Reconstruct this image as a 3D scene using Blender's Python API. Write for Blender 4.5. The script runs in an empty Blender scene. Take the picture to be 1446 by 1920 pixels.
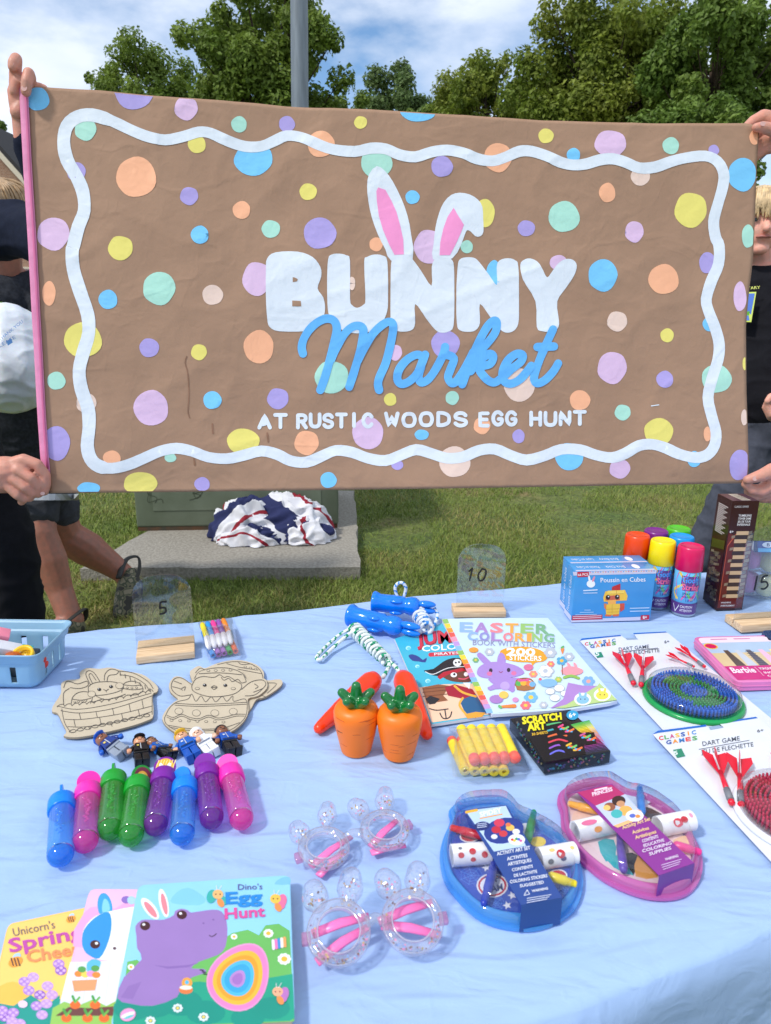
import bpy, bmesh, math, random
from mathutils import Vector as V, Matrix as Mx, noise
sc = bpy.context.scene
R = math.radians
# ---------------------------------------------------------------- camera
CAMZ, PITCH, ROLL, F, TZ = 1.29, 16.0, 0.7, 1333.0, 0.74
cd = bpy.data.cameras.new('camera'); cam = bpy.data.objects.new('camera', cd); sc.collection.objects.link(cam)
cam.location = (0, 0, CAMZ)
CM = Mx.Rotation(R(90 - PITCH), 3, 'X') @ Mx.Rotation(R(ROLL), 3, 'Z')
cam.rotation_euler = CM.to_euler()
cd.sensor_fit = 'HORIZONTAL'; cd.sensor_width = 36; cd.lens = 36 * F / 1446
cd.clip_start = 0.02; cd.clip_end = 600
cd.dof.use_dof = True; cd.dof.focus_distance = 1.42; cd.dof.aperture_fstop = 15
sc.camera = cam
# ---------------------------------------------------------------- sky, sun, exposure
SUN_EL, SUN_DIR = 51.0, V((-0.82, -0.57))
SUN_DIR.normalize()
SUNV = V((SUN_DIR.x * math.cos(R(SUN_EL)), SUN_DIR.y * math.cos(R(SUN_EL)), math.sin(R(SUN_EL))))
w = bpy.data.worlds.new('World'); sc.world = w; w.use_nodes = True
nt = w.node_tree; nt.nodes.clear()
N = nt.nodes.new
sky = N('ShaderNodeTexSky'); sky.sky_type = 'NISHITA'; sky.sun_disc = False
sky.sun_elevation = R(SUN_EL); sky.sun_rotation = math.atan2(SUN_DIR.x, SUN_DIR.y)
sky.air_density = 1.0; sky.dust_density = 0.15; sky.ozone_density = 2.5
tc = N('ShaderNodeTexCoord'); mp = N('ShaderNodeMapping'); mp.inputs['Scale'].default_value = (1, 1, 2.2); mp.inputs['Location'].default_value = (6.6, 4.1, 2.0)
n1 = N('ShaderNodeTexNoise'); n1.inputs['Scale'].default_value = 3.1; n1.inputs['Detail'].default_value = 9; n1.inputs['Roughness'].default_value = .55
rp = N('ShaderNodeValToRGB'); rp.color_ramp.elements[0].position = .34; rp.color_ramp.elements[1].position = .54
n2 = N('ShaderNodeTexNoise'); n2.inputs['Scale'].default_value = 5.0; n2.inputs['Detail'].default_value = 6
rp2 = N('ShaderNodeValToRGB'); rp2.color_ramp.elements[0].color = (5.6, 6.6, 8.4, 1); rp2.color_ramp.elements[1].color = (9.4, 9.8, 10.4, 1)
rp2.color_ramp.elements[0].position = .3; rp2.color_ramp.elements[1].position = .7
mixc = N('ShaderNodeMixRGB'); bg = N('ShaderNodeBackground'); out = N('ShaderNodeOutputWorld')
L = nt.links.new
L(tc.outputs['Generated'], mp.inputs['Vector']); L(mp.outputs['Vector'], n1.inputs['Vector']); L(n1.outputs['Fac'], rp.inputs['Fac'])
L(mp.outputs['Vector'], n2.inputs['Vector']); L(n2.outputs['Fac'], rp2.inputs['Fac'])
L(rp.outputs['Color'], mixc.inputs['Fac']); hs_ = N('ShaderNodeHueSaturation'); hs_.inputs['Saturation'].default_value = 1.12; hs_.inputs['Value'].default_value = 1.35; L(sky.outputs['Color'], hs_.inputs['Color']); L(hs_.outputs['Color'], mixc.inputs['Color1']); L(rp2.outputs['Color'], mixc.inputs['Color2'])
L(mixc.outputs['Color'], bg.inputs['Color']); L(bg.outputs['Background'], out.inputs['Surface'])
bg.inputs['Strength'].default_value = 0.13
sl = bpy.data.lights.new('sun', 'SUN'); sl.energy = 2.8; sl.angle = R(6); sl.color = (1, .955, .88)
so = bpy.data.objects.new('sun', sl); sc.collection.objects.link(so)
so.rotation_euler = SUNV.to_track_quat('Z', 'Y').to_euler(); so.location = (-6, -3, 9)
vs = sc.view_settings; vs.view_transform = 'Standard'; vs.look = 'None'; vs.exposure = -0.06; vs.gamma = 1; vs.use_curve_mapping = False
sc.cycles.transparent_max_bounces = 24; sc.cycles.max_bounces = 10
# ---------------------------------------------------------------- projection helpers (photo pixel -> place)
def ray(x, y):
    return CM @ V(((x - 723) / F, -(y - 960) / F, -1))
CP = V((0, 0, CAMZ))
def P(x, y, z=TZ):
    d = ray(x, y); return CP + d * ((z - CAMZ) / d.z)
def D(x, y, dep):
    return CP + ray(x, y) * dep
class Plane:
    def __init__(s, a, b, c):
        s.o = a; s.n = (b - a).cross(c - a).normalized()
        if s.n.dot(CP - a) < 0: s.n = -s.n
    def at(s, x, y, off=0.0):
        d = ray(x, y); o = s.o + s.n * off
        return CP + d * ((o - CP).dot(s.n) / d.dot(s.n))
def flat(z): return Plane(V((0, 0, z)), V((1, 0, z)), V((0, 1, z)))
def cr(x0, y0, x1, y1, W=1446):              # crop coordinates -> photo pixels
    k = (x1 - x0) / W
    return lambda *pts: [(x0 + u * k, y0 + v * k) for u, v in pts]
# ---------------------------------------------------------------- materials
def lin(c):
    if isinstance(c, str):
        c = [int(c[i:i + 2], 16) for i in (0, 2, 4)]
    if max(c) > 1.0: c = [x / 255 for x in c]
    return tuple((x / 12.92 if x <= .04045 else ((x + .055) / 1.055) ** 2.4) for x in c[:3])
MATS = {}
def mat(name, col, rough=.5, var=.06, vscale=30, bump=0.0, bscale=80, spec=.5, metal=0, sub=0, coat=0, sheen=0, trans=0, detail=3, bdist=.002, stretch=None, col2=None, ramp=(.35, .65)):
    if name in MATS: return MATS[name]
    m = bpy.data.materials.new(name); m.use_nodes = True; t = m.node_tree; b = t.nodes['Principled BSDF']
    c = lin(col)
    tcn = t.nodes.new('ShaderNodeTexCoord'); vec = tcn.outputs['Object']
    if stretch:
        mpn = t.nodes.new('ShaderNodeMapping'); mpn.inputs['Scale'].default_value = stretch; t.links.new(vec, mpn.inputs['Vector']); vec = mpn.outputs['Vector']
    nz = t.nodes.new('ShaderNodeTexNoise'); nz.inputs['Scale'].default_value = vscale; nz.inputs['Detail'].default_value = detail
    t.links.new(vec, nz.inputs['Vector'])
    r = t.nodes.new('ShaderNodeValToRGB'); r.color_ramp.elements[0].position = ramp[0]; r.color_ramp.elements[1].position = ramp[1]
    c2 = lin(col2) if col2 else tuple(min(1, x * (1 + var)) for x in c)
    c1 = c if col2 else tuple(x * (1 - var) for x in c)
    r.color_ramp.elements[0].color = (*c1, 1); r.color_ramp.elements[1].color = (*c2, 1)
    t.links.new(nz.outputs['Fac'], r.inputs['Fac']); t.links.new(r.outputs['Color'], b.inputs['Base Color'])
    b.inputs['Roughness'].default_value = rough; b.inputs['Metallic'].default_value = metal
    b.inputs['Specular IOR Level'].default_value = spec
    if sub: b.inputs['Subsurface Weight'].default_value = sub; b.inputs['Subsurface Radius'].default_value = (.01, .004, .002)
    if coat: b.inputs['Coat Weight'].default_value = coat; b.inputs['Coat Roughness'].default_value = .08
    if sheen: b.inputs['Sheen Weight'].default_value = sheen
    if bump:
        n_ = t.nodes.new('ShaderNodeTexNoise'); n_.inputs['Scale'].default_value = bscale; n_.inputs['Detail'].default_value = 4
        t.links.new(vec, n_.inputs['Vector'])
        bp = t.nodes.new('ShaderNodeBump'); bp.inputs['Strength'].default_value = bump; bp.inputs['Distance'].default_value = bdist
        t.links.new(n_.outputs['Fac'], bp.inputs['Height']); t.links.new(bp.outputs['Normal'], b.inputs['Normal'])
    MATS[name] = m
    return m
def ridges(m, specs):
    '''crease relief: ridged noise bumps chained before the shader's normal'''
    t = m.node_tree; b = t.nodes['Principled BSDF']; prev = b.inputs['Normal'].links[0].from_socket if b.inputs['Normal'].links else None; N_ = t.nodes.new
    for scale, st, dist, rot, wd, strength in specs:
        mpn = N_('ShaderNodeMapping'); mpn.inputs['Scale'].default_value = st; mpn.inputs['Rotation'].default_value = (R(rot[0]), R(rot[1]), R(rot[2])); tcn = N_('ShaderNodeTexCoord'); nz = N_('ShaderNodeTexNoise'); nz.inputs['Scale'].default_value = scale; nz.inputs['Detail'].default_value = 3; nz.inputs['Distortion'].default_value = .6
        ab = N_('ShaderNodeMath'); ab.operation = 'SUBTRACT'; ab.inputs[1].default_value = .5; a2 = N_('ShaderNodeMath'); a2.operation = 'ABSOLUTE'; rm = N_('ShaderNodeMapRange'); rm.inputs['From Max'].default_value = wd; rm.inputs['To Min'].default_value = 1; rm.inputs['To Max'].default_value = 0; rm.interpolation_type = 'SMOOTHSTEP'
        bp = N_('ShaderNodeBump'); bp.inputs['Strength'].default_value = strength; bp.inputs['Distance'].default_value = dist; L_ = t.links.new
        L_(tcn.outputs['Object'], mpn.inputs['Vector']); L_(mpn.outputs['Vector'], nz.inputs['Vector']); L_(nz.outputs['Fac'], ab.inputs[0]); L_(ab.outputs[0], a2.inputs[0]); L_(a2.outputs[0], rm.inputs['Value']); L_(rm.outputs['Result'], bp.inputs['Height'])
        if prev: L_(prev, bp.inputs['Normal'])
        prev = bp.outputs['Normal']
    t.links.new(prev, b.inputs['Normal'])
    return m
def printmat(name='print', rough=.45, coat=0.0, var=.05, bump=0, bscale=60, bdist=.002, spec=.5):
    """ink colours from the 'ink' attribute, with slight procedural mottling"""
    if name in MATS: return MATS[name]
    m = mat(name, (.5, .5, .5), rough=rough, var=0, coat=coat, bump=bump, bscale=bscale, bdist=bdist, spec=spec)
    t = m.node_tree; b = t.nodes['Principled BSDF']
    a = t.nodes.new('ShaderNodeAttribute'); a.attribute_name = 'ink'
    r = [x for x in t.nodes if x.type == 'VALTORGB'][0]
    r.color_ramp.elements[0].color = (1 - var,) * 3 + (1,); r.color_ramp.elements[1].color = (1, 1, 1, 1)
    mx = t.nodes.new('ShaderNodeMixRGB'); mx.blend_type = 'MULTIPLY'; mx.inputs['Fac'].default_value = 1
    t.links.new(a.outputs['Color'], mx.inputs['Color1']); t.links.new(r.outputs['Color'], mx.inputs['Color2'])
    t.links.new(mx.outputs['Color'], b.inputs['Base Color'])
    return m
def clear(name, tint=(1, 1, 1), gloss=.12, dif=0.0, difcol=(1, 1, 1), rough=.03, ior=1.45):
    """thin clear plastic: tinted transparency, fresnel gloss and a little body colour"""
    if name in MATS: return MATS[name]
    m = bpy.data.materials.new(name); m.use_nodes = True; t = m.node_tree; t.nodes.clear()
    o = t.nodes.new('ShaderNodeOutputMaterial'); tr = t.nodes.new('ShaderNodeBsdfTransparent'); g = t.nodes.new('ShaderNodeBsdfGlossy'); g.inputs['Roughness'].default_value = rough
    tcn = t.nodes.new('ShaderNodeTexCoord'); nz = t.nodes.new('ShaderNodeTexNoise'); nz.inputs['Scale'].default_value = 60; t.links.new(tcn.outputs['Object'], nz.inputs['Vector'])
    tint = lin(tint); r = t.nodes.new('ShaderNodeValToRGB'); r.color_ramp.elements[0].color = (*[x * .98 for x in tint], 1); r.color_ramp.elements[1].color = (*tint, 1)
    t.links.new(nz.outputs['Fac'], r.inputs['Fac']); t.links.new(r.outputs['Color'], tr.inputs['Color'])
    f = t.nodes.new('ShaderNodeLayerWeight'); pw = t.nodes.new('ShaderNodeMath'); pw.operation = 'POWER'; pw.inputs[1].default_value = 4.0; t.links.new(f.outputs['Facing'], pw.inputs[0])
    mth = t.nodes.new('ShaderNodeMath'); mth.operation = 'MULTIPLY_ADD'; mth.inputs[1].default_value = .7; mth.inputs[2].default_value = gloss * .2; t.links.new(pw.outputs[0], mth.inputs[0]); mth.use_clamp = True
    m2 = t.nodes.new('ShaderNodeMixShader'); t.links.new(mth.outputs[0], m2.inputs['Fac'])
    src = tr.outputs[0]
    if dif:
        d = t.nodes.new('ShaderNodeBsdfDiffuse'); d.inputs['Color'].default_value = (*lin(difcol), 1)
        tl = t.nodes.new('ShaderNodeBsdfTranslucent'); tl.inputs['Color'].default_value = (*lin(difcol), 1)
        ma = t.nodes.new('ShaderNodeMixShader'); ma.inputs['Fac'].default_value = .5; t.links.new(d.outputs[0], ma.inputs[1]); t.links.new(tl.outputs[0], ma.inputs[2])
        m1 = t.nodes.new('ShaderNodeMixShader'); m1.inputs['Fac'].default_value = dif; t.links.new(tr.outputs[0], m1.inputs[1]); t.links.new(ma.outputs[0], m1.inputs[2]); src = m1.outputs[0]
    t.links.new(src, m2.inputs[1]); t.links.new(g.outputs[0], m2.inputs[2]); t.links.new(m2.outputs[0], o.inputs['Surface'])
    MATS[name] = m
    return m
# ---------------------------------------------------------------- objects
COL = sc.collection
WM = {}
def link(name, data): o = bpy.data.objects.new(name, data); COL.objects.link(o); return o
def tag(o, label=None, cat=None, group=None, kind=None):
    if label: o['label'] = label
    if cat: o['category'] = cat
    if group: o['group'] = group
    if kind: o['kind'] = kind
    return o
def thing(name, label, cat, loc=(0, 0, 0), mtx=None, group=None):
    o = link(name, None); o.empty_display_size = .03
    M_ = mtx if mtx is not None else Mx.Translation(loc)
    o.matrix_world = M_; WM[o.name] = M_.copy()
    return tag(o, label, cat, group)
def copy_tree(o, parent=None, mtx=None):
    c = o.copy(); COL.objects.link(c)
    if parent: c.parent = parent
    if mtx is not None: c.matrix_world = mtx; WM[c.name] = mtx.copy()
    for ch in list(o.children): copy_tree(ch, c)
    return c
class MB:
    def __init__(s): s.v = []; s.f = []; s.c = []; s.sm = []
    def add(s, vs, fs, col=None, smooth=False):
        b = len(s.v); s.v += [tuple(p) for p in vs]
        for f in fs: s.f.append([b + i for i in f]); s.c.append(col); s.sm.append(smooth)
        return s
    def box(s, a, b, M_=None, col=None, bev=0.0):
        x0, y0, z0 = a; x1, y1, z1 = b
        if bev:
            bm = bmesh.new(); bmesh.ops.create_cube(bm, size=1)
            for v in bm.verts: v.co = V(((x0 + x1) / 2 + v.co.x * (x1 - x0), (y0 + y1) / 2 + v.co.y * (y1 - y0), (z0 + z1) / 2 + v.co.z * (z1 - z0)))
            bmesh.ops.bevel(bm, geom=bm.edges[:], offset=bev, segments=2, affect='EDGES', profile=.6)
            bm.verts.index_update(); vs = [v.co.copy() for v in bm.verts]; fs = [[v.index for v in f.verts] for f in bm.faces]; bm.free()
            return s.add([M_ @ v for v in vs] if M_ else vs, fs, col, True)
        vs = [V((x, y, z)) for z in (z0, z1) for x, y in ((x0, y0), (x1, y0), (x1, y1), (x0, y1))]
        if M_: vs = [M_ @ v for v in vs]
        return s.add(vs, [(3, 2, 1, 0), (4, 5, 6, 7), (0, 1, 5, 4), (1, 2, 6, 5), (2, 3, 7, 6), (3, 0, 4, 7)], col)
    def lathe(s, prof, M_=None, n=20, col=None, smooth=True, sy=1.0):
        vs = []; fs = []
        for r, z in prof:
            for i in range(n):
                a = 2 * math.pi * i / n; vs.append(V((r * math.cos(a), sy * r * math.sin(a), z)))
        for k in range(len(prof) - 1):
            for i in range(n):
                j = (i + 1) % n; fs.append((k * n + i, k * n + j, (k + 1) * n + j, (k + 1) * n + i))
        if prof[0][0] > 1e-5: fs.append(tuple(reversed(range(n))))
        if prof[-1][0] > 1e-5: fs.append(tuple((len(prof) - 1) * n + i for i in range(n)))
        if M_: vs = [M_ @ v for v in vs]
        return s.add(vs, fs, col, smooth)
    def tube(s, pts, rad, n=8, col=None, cap=True, flatten=None, closed=False, up=None):
        pts = [V(p) for p in pts]; m = len(pts)
        if not hasattr(rad, '__len__'): rad = [rad] * m
        vs = []; fs = []; prev = None
        for k in range(m):
            if closed: t = pts[(k + 1) % m] - pts[k - 1]
            else: t = pts[min(k + 1, m - 1)] - pts[max(k - 1, 0)]
            if t.length < 1e-9: t = V((0, 0, 1))
            t.normalize()
            if prev is None:
                prev = V(up) if up is not None else (V((0, 0, 1)) if abs(t.z) < .9 else V((1, 0, 0)))
            a = (prev - t * prev.dot(t))
            if a.length < 1e-6: a = t.orthogonal()
            a.normalize(); prev = a; b = t.cross(a)
            for i in range(n):
                an = 2 * math.pi * i / n; ca, sa = math.cos(an), math.sin(an)
                if flatten: ca *= flatten
                vs.append(pts[k] + (a * ca + b * sa) * rad[k])
        for k in range(m if closed else m - 1):
            for i in range(n):
                j = (i + 1) % n; k2 = (k + 1) % m
                fs.append((k * n + i, k * n + j, k2 * n + j, k2 * n + i))
        if cap and not closed:
            fs.append(tuple(reversed(range(n)))); fs.append(tuple((m - 1) * n + i for i in range(n)))
        return s.add(vs, fs, col, True)
    def cap(s, p0, p1, r0, r1, n=12, col=None):
        """tapered capsule"""
        p0, p1 = V(p0), V(p1); ax = p1 - p0; l = ax.length; q = ax.to_track_quat('Z', 'Y') if l > 1e-6 else V((0, 0, 1)).to_track_quat('Z', 'Y')
        M_ = Mx.Translation(p0) @ q.to_matrix().to_4x4(); k = 5
        prof = [(r0 * math.sin(R(90) * i / k), -r0 * math.cos(R(90) * i / k)) for i in range(k + 1)] + [(r1 * math.cos(R(90) * i / k), l + r1 * math.sin(R(90) * i / k)) for i in range(k + 1)]
        prof[0] = (1e-6, prof[0][1]); prof[-1] = (1e-6, prof[-1][1])
        return s.lathe(prof, M_, n, col)
    def ball(s, c, r, n=14, col=None, M_=None):
        k = 8; r = (r, r, r) if not hasattr(r, '__len__') else r
        T = Mx.Translation(V(c)) @ (M_ or Mx.Identity(4)) @ Mx.Diagonal((*r, 1))
        prof = [(max(1e-6, math.sin(math.pi * i / k)), -math.cos(math.pi * i / k)) for i in range(k + 1)]
        return s.lathe(prof, T, n, col)
    def prism(s, top, down, col=None, side=None):
        """outline top (world points), extruded by vector down"""
        n = len(top); bot = [V(p) + V(down) for p in top]
        s.add(list(top) + bot, [tuple(range(n))], col)
        b = len(s.v) - 2 * n
        s.f.append([b + 2 * n - 1 - i for i in range(n)]); s.c.append(side or col); s.sm.append(False)
        for i in range(n):
            j = (i + 1) % n; s.f.append([b + i, b + n + i, b + n + j, b + j]); s.c.append(side or col); s.sm.append(False)
        return s
    def mesh(s, name):
        me = bpy.data.meshes.new(name); me.from_pydata(s.v, [], s.f)
        me.polygons.foreach_set('use_smooth', s.sm)
        if any(c is not None for c in s.c):
            at = me.color_attributes.new('ink', 'FLOAT_COLOR', 'CORNER'); buf = []
            for f, c in zip(s.f, s.c):
                cc = (*c, 1.0) if c else (.8, .8, .8, 1.0)
                buf += list(cc) * len(f)
            at.data.foreach_set('color', buf)
        return me
    def build(s, name, material, parent=None, local=False, fixn=False, sharp=None, **tags):
        me = s.mesh(name)
        if fixn:
            bm = bmesh.new(); bm.from_mesh(me); bmesh.ops.recalc_face_normals(bm, faces=bm.faces); bm.to_mesh(me); bm.free()
        me.materials.append(material)
        if sharp: me.set_sharp_from_angle(angle=R(sharp))
        o = link(name, me)
        if parent is not None:
            o.parent = parent
            if not local:
                o.matrix_parent_inverse = WM[parent.name].inverted() if parent.name in WM else Mx.Identity(4)
                WM[o.name] = Mx.Identity(4)
            else: WM[o.name] = WM.get(parent.name, Mx.Identity(4))
        else: WM[o.name] = Mx.Identity(4)
        if tags: tag(o, **tags)
        return o
def spline(pts, n=6, closed=False):
    """Catmull-Rom through points (tuples of any size)"""
    pts = [V(p) for p in pts]; m = len(pts); out = []
    for i in range(m if closed else m - 1):
        g = (lambda k: pts[k % m]) if closed else (lambda k: pts[max(0, min(m - 1, k))])
        a, b, c, d = g(i - 1), g(i), g(i + 1), g(i + 2)
        for k in range(n):
            t = k / n; out.append(.5 * ((2 * b) + (c - a) * t + (2 * a - 5 * b + 4 * c - d) * t * t + (3 * b - a - 3 * c + d) * t ** 3))
    if not closed: out.append(pts[-1])
    return out
_tc = {}
def textmesh(s, bold=0.0):
    k = (s, bold)
    if k not in _tc:
        c = bpy.data.curves.new('t', 'FONT'); c.body = s; c.offset = bold; c.resolution_u = 2; o = bpy.data.objects.new('t', c); COL.objects.link(o)
        me = bpy.data.meshes.new_from_object(o.evaluated_get(bpy.context.evaluated_depsgraph_get()))
        vs = [v.co.copy() for v in me.vertices]; fs = [tuple(p.vertices) for p in me.polygons]
        bpy.data.objects.remove(o); bpy.data.curves.remove(c); bpy.data.meshes.remove(me)
        x0 = min(v.x for v in vs); x1 = max(v.x for v in vs); hh = .69
        _tc[k] = ([((v.x - x0) / (x1 - x0), v.y / hh) for v in vs], fs)
    return _tc[k]
class Print:
    """flat print: coloured shapes laid in thin layers on a plane; outlines in photo pixels (or any 2-D frame through fn)"""
    def __init__(s, fn, off=.0003, step=.000005): s.m = MB(); s.fn = fn; s.o = off; s.k = step
    def _nx(s): s.o += s.k; return s.o
    def poly(s, pts, col, smooth=0):
        if smooth: pts = [(p.x, p.y) for p in spline([V((*p, 0)) for p in pts], smooth, True)]
        o = s._nx(); s.m.add([s.fn(x, y, o) for x, y in pts], [tuple(range(len(pts)))], lin(col)); return s
    def ell(s, x, y, rx, ry, col, rot=0, n=18, wob=0):
        c, sn = math.cos(R(rot)), math.sin(R(rot)); ph = x * 1.7 + y
        pts = []
        for i in range(n):
            a = 2 * math.pi * i / n; q = 1 + wob * (math.sin(2 * a + ph) * .6 + math.sin(3 * a + ph * 2) * .5 + math.sin(5 * a + ph * 3) * .25)
            u, v = rx * q * math.cos(a), ry * q * math.sin(a); pts.append((x + u * c - v * sn, y + u * sn + v * c))
        return s.poly(pts, col)
    def stroke(s, pts, wd, col, sm=4, capn=5):
        """round-ended brush stroke"""
        p = [V((*q, 0)) for q in pts]
        if sm and len(p) > 2: p = spline(p, sm)
        m = len(p); wl = wd if hasattr(wd, '__len__') else (wd, wd)
        Lf, Rt = [], []
        for k in range(m):
            t = p[min(k + 1, m - 1)] - p[max(k - 1, 0)]; t.z = 0
            if t.length < 1e-9: t = V((1, 0, 0))
            t.normalize(); nn = V((-t.y, t.x, 0)); h = .5 * (wl[0] + (wl[1] - wl[0]) * k / (m - 1)); Lf.append(p[k] + nn * h); Rt.append(p[k] - nn * h)
        o = s._nx(); b = len(s.m.v); vs = Lf + Rt; fs = [(k, m + k, m + k + 1, k + 1) for k in range(m - 1)]
        for e, sg in ((0, -1), (m - 1, 1)):
            t = (p[min(e + 1, m - 1)] - p[max(e - 1, 0)]).normalized(); nn = V((-t.y, t.x, 0)); h = .5 * wl[0 if e == 0 else 1]; ring = []
            for i in range(capn + 1):
                a = math.pi * i / capn; vs.append(p[e] + nn * h * math.cos(a) + t * sg * h * math.sin(a)); ring.append(len(vs) - 1)
            fs.append(tuple(ring))
        s.m.add([s.fn(q.x, q.y, o) for q in vs], fs, lin(col)); return s
    def text(s, t, p0, p1, h, col, bold=.0, up=None):
        """baseline p0->p1, cap height h (pixels, or vector up)"""
        vs, fs = textmesh(t, min(bold, .016))
        dx, dy = p1[0] - p0[0], p1[1] - p0[1]; l = math.hypot(dx, dy)
        ux, uy = up if up else (dy / l * h, -dx / l * h)
        e = max(0, bold - .016) * 1.2
        for ex, ey in ([(0, 0)] if e <= 0 else [(-e, -e), (e, -e), (0, 0), (-e, e), (e, e)]):
            o = s._nx(); sx, sy = ex * math.hypot(ux, uy) / l, ey
            s.m.add([s.fn(p0[0] + (x + sx) * dx + (y + sy) * ux, p0[1] + (x + sx) * dy + (y + sy) * uy, o) for x, y in vs], fs, lin(col))
        return s
    def build(s, name, parent, material=None, **k):
        return s.m.build(name, material or printmat(), parent, **k)
def evalmesh(mb, name, mods):
    """build a mesh through modifiers and keep the result"""
    me = mb.mesh(name) if isinstance(mb, MB) else mb
    o = link(name, me)
    for ty, kw in mods:
        md = o.modifiers.new(ty, ty)
        for a, b in kw.items(): setattr(md, a, b)
    r = bpy.data.meshes.new_from_object(o.evaluated_get(bpy.context.evaluated_depsgraph_get()))
    bpy.data.objects.remove(o); r.name = name
    return r
def put(me, name, material, parent=None, **tags):
    for m_ in (material if isinstance(material, list) else [material]): me.materials.append(m_)
    o = link(name, me); WM[o.name] = Mx.Identity(4)
    if parent is not None: o.parent = parent; o.matrix_parent_inverse = WM[parent.name].inverted()
    if tags: tag(o, **tags)
    return o
def blob(mb, name, material, parent=None, voxel=.006, smooth=4, **tags):
    me = evalmesh(mb, name, [('REMESH', dict(mode='VOXEL', voxel_size=voxel, use_smooth_shade=True)), ('SMOOTH', dict(factor=.5, iterations=smooth))])
    me.polygons.foreach_set('use_smooth', [True] * len(me.polygons))
    return put(me, name, material, parent, **tags)
rnd = random.Random(7)
# ================================================================ banner
BD = [1.47, 1.64, 1.40]       # depth at bottom-left, bottom-right, top-left
bpl = Plane(D(88, 922, BD[0]), D(1402, 905, BD[1]), D(45, 165, BD[2]))
def seglerp(pts, t, ax):
    for a, b in zip(pts, pts[1:]):
        if a[ax] <= t <= b[ax]:
            k = (t - a[ax]) / (b[ax] - a[ax] + 1e-9); return a[1 - ax] + (b[1 - ax] - a[1 - ax]) * k
    return pts[0][1 - ax] if t < pts[0][ax] else pts[-1][1 - ax]
TOP = [(48, 160), (82, 162), (165, 168), (295, 180), (475, 192), (537, 198), (723, 208), (1018, 227), (1240, 231), (1398, 231), (1424, 236)]
BOT = [(92, 925), (200, 924), (320, 923), (723, 917), (1073, 912), (1403, 906)]
LFT = [(48, 160), (56, 300), (64, 440), (74, 640), (84, 820), (92, 925)]
RGT = [(1424, 236), (1420, 290), (1418, 360), (1413, 480), (1406, 540), (1399, 610), (1400, 740), (1404, 880), (1403, 906)]
def bdisp(x, y):
    a = noise.noise(V((x / 230, y / 300, 1.3))) * .007 + noise.noise(V((x / 90 + y / 200, y / 110, 4.1))) * .0022
    g = 1 - abs(noise.noise(V((x / 150 + y / 220, y / 160 - x / 500, 9.2))))
    a += (g ** 6) * .0022
    e = min(1, max(0, (x - 40) / 60)) * min(1, max(0, (1430 - x) / 60))
    a -= .008 * math.exp(-((y - 915) / 40) ** 2) * math.sin(x / 170)
    return a * (.35 + .65 * e)
def bat(x, y, off=0.0): return bpl.at(x, y, 0) + bpl.n * (bdisp(x, y) + off * 1.1)
ban = thing('paper_banner', 'brown paper banner painted with pastel dots, white wavy border and blue and white lettering', 'banner', D(740, 915, 1.55))
m_kraft = mat('kraft_paper', (167, 133, 109), rough=.72, var=.05, vscale=9, bump=.4, bscale=30, bdist=.005, spec=.25, detail=6)
CREASE = [(5.5, (1, 1, 1.5), .0022, (0, 35, 0), .07, .2), (12, (1.6, 1, 1), .0010, (0, -25, 0), .08, .2)]
ridges(m_kraft, CREASE)
NU, NV = 200, 116
vs, fs = [], []
for j in range(NV + 1):
    tv = j / NV
    for i in range(NU + 1):
        tu = i / NU
        xt = 48 + (1424 - 48) * tu; xb = 92 + (1403 - 92) * tu
        yt, yb = seglerp(TOP, xt, 0), seglerp(BOT, xb, 0)
        yl = 160 + (925 - 160) * tv; yr = 236 + (906 - 236) * tv
        xl, xr = seglerp(LFT, yl, 1), seglerp(RGT, yr, 1)
        x = (1 - tv) * xt + tv * xb + (1 - tu) * xl + tu * xr - ((1 - tu) * (1 - tv) * 48 + tu * (1 - tv) * 1424 + (1 - tu) * tv * 92 + tu * tv * 1403)
        y = (1 - tv) * yt + tv * yb + (1 - tu) * yl + tu * yr - ((1 - tu) * (1 - tv) * 160 + tu * (1 - tv) * 236 + (1 - tu) * tv * 925 + tu * tv * 906)
        vs.append(bat(x, y))
W_ = NU + 1
for j in range(NV):
    for i in range(NU): fs.append((j * W_ + i, (j + 1) * W_ + i, (j + 1) * W_ + i + 1, j * W_ + i + 1))
nb = len(vs); vs += [v - bpl.n * .0006 for v in vs]
fs += [tuple(nb + i for i in reversed(f)) for f in fs[:]]
ring = [i for i in range(NU)] + [j * W_ + NU for j in range(NV)] + [NV * W_ + NU - i for i in range(NU)] + [(NV - j) * W_ for j in range(NV)]
for a, b in zip(ring, ring[1:] + ring[:1]): fs.append((a, b, nb + b, nb + a))
sheet = MB().add(vs, fs, None, True).build('paper_sheet', m_kraft, ban)
m_paint = {}
def paint(k):
    cols = dict(p=(178, 163, 222), k=(226, 192, 224), m=(176, 226, 208), y=(238, 224, 120), o=(250, 183, 143), b=(124, 202, 246), f=(236, 208, 193), w=(226, 233, 241), B=(104, 184, 247), P=(249, 154, 205), n=(167, 133, 109))
    nm_ = 'paint_' + dict(p='lilac', k='pink', m='mint', y='yellow', o='peach', b='sky', f='beige', w='white', B='blue', P='rose', n='brown')[k]
    if nm_ in MATS: return MATS[nm_]
    return ridges(mat(nm_, cols[k], rough=.5, var=.025, vscale=14, bump=.4, bscale=30, bdist=.005, spec=.3, detail=5), CREASE)
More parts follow.
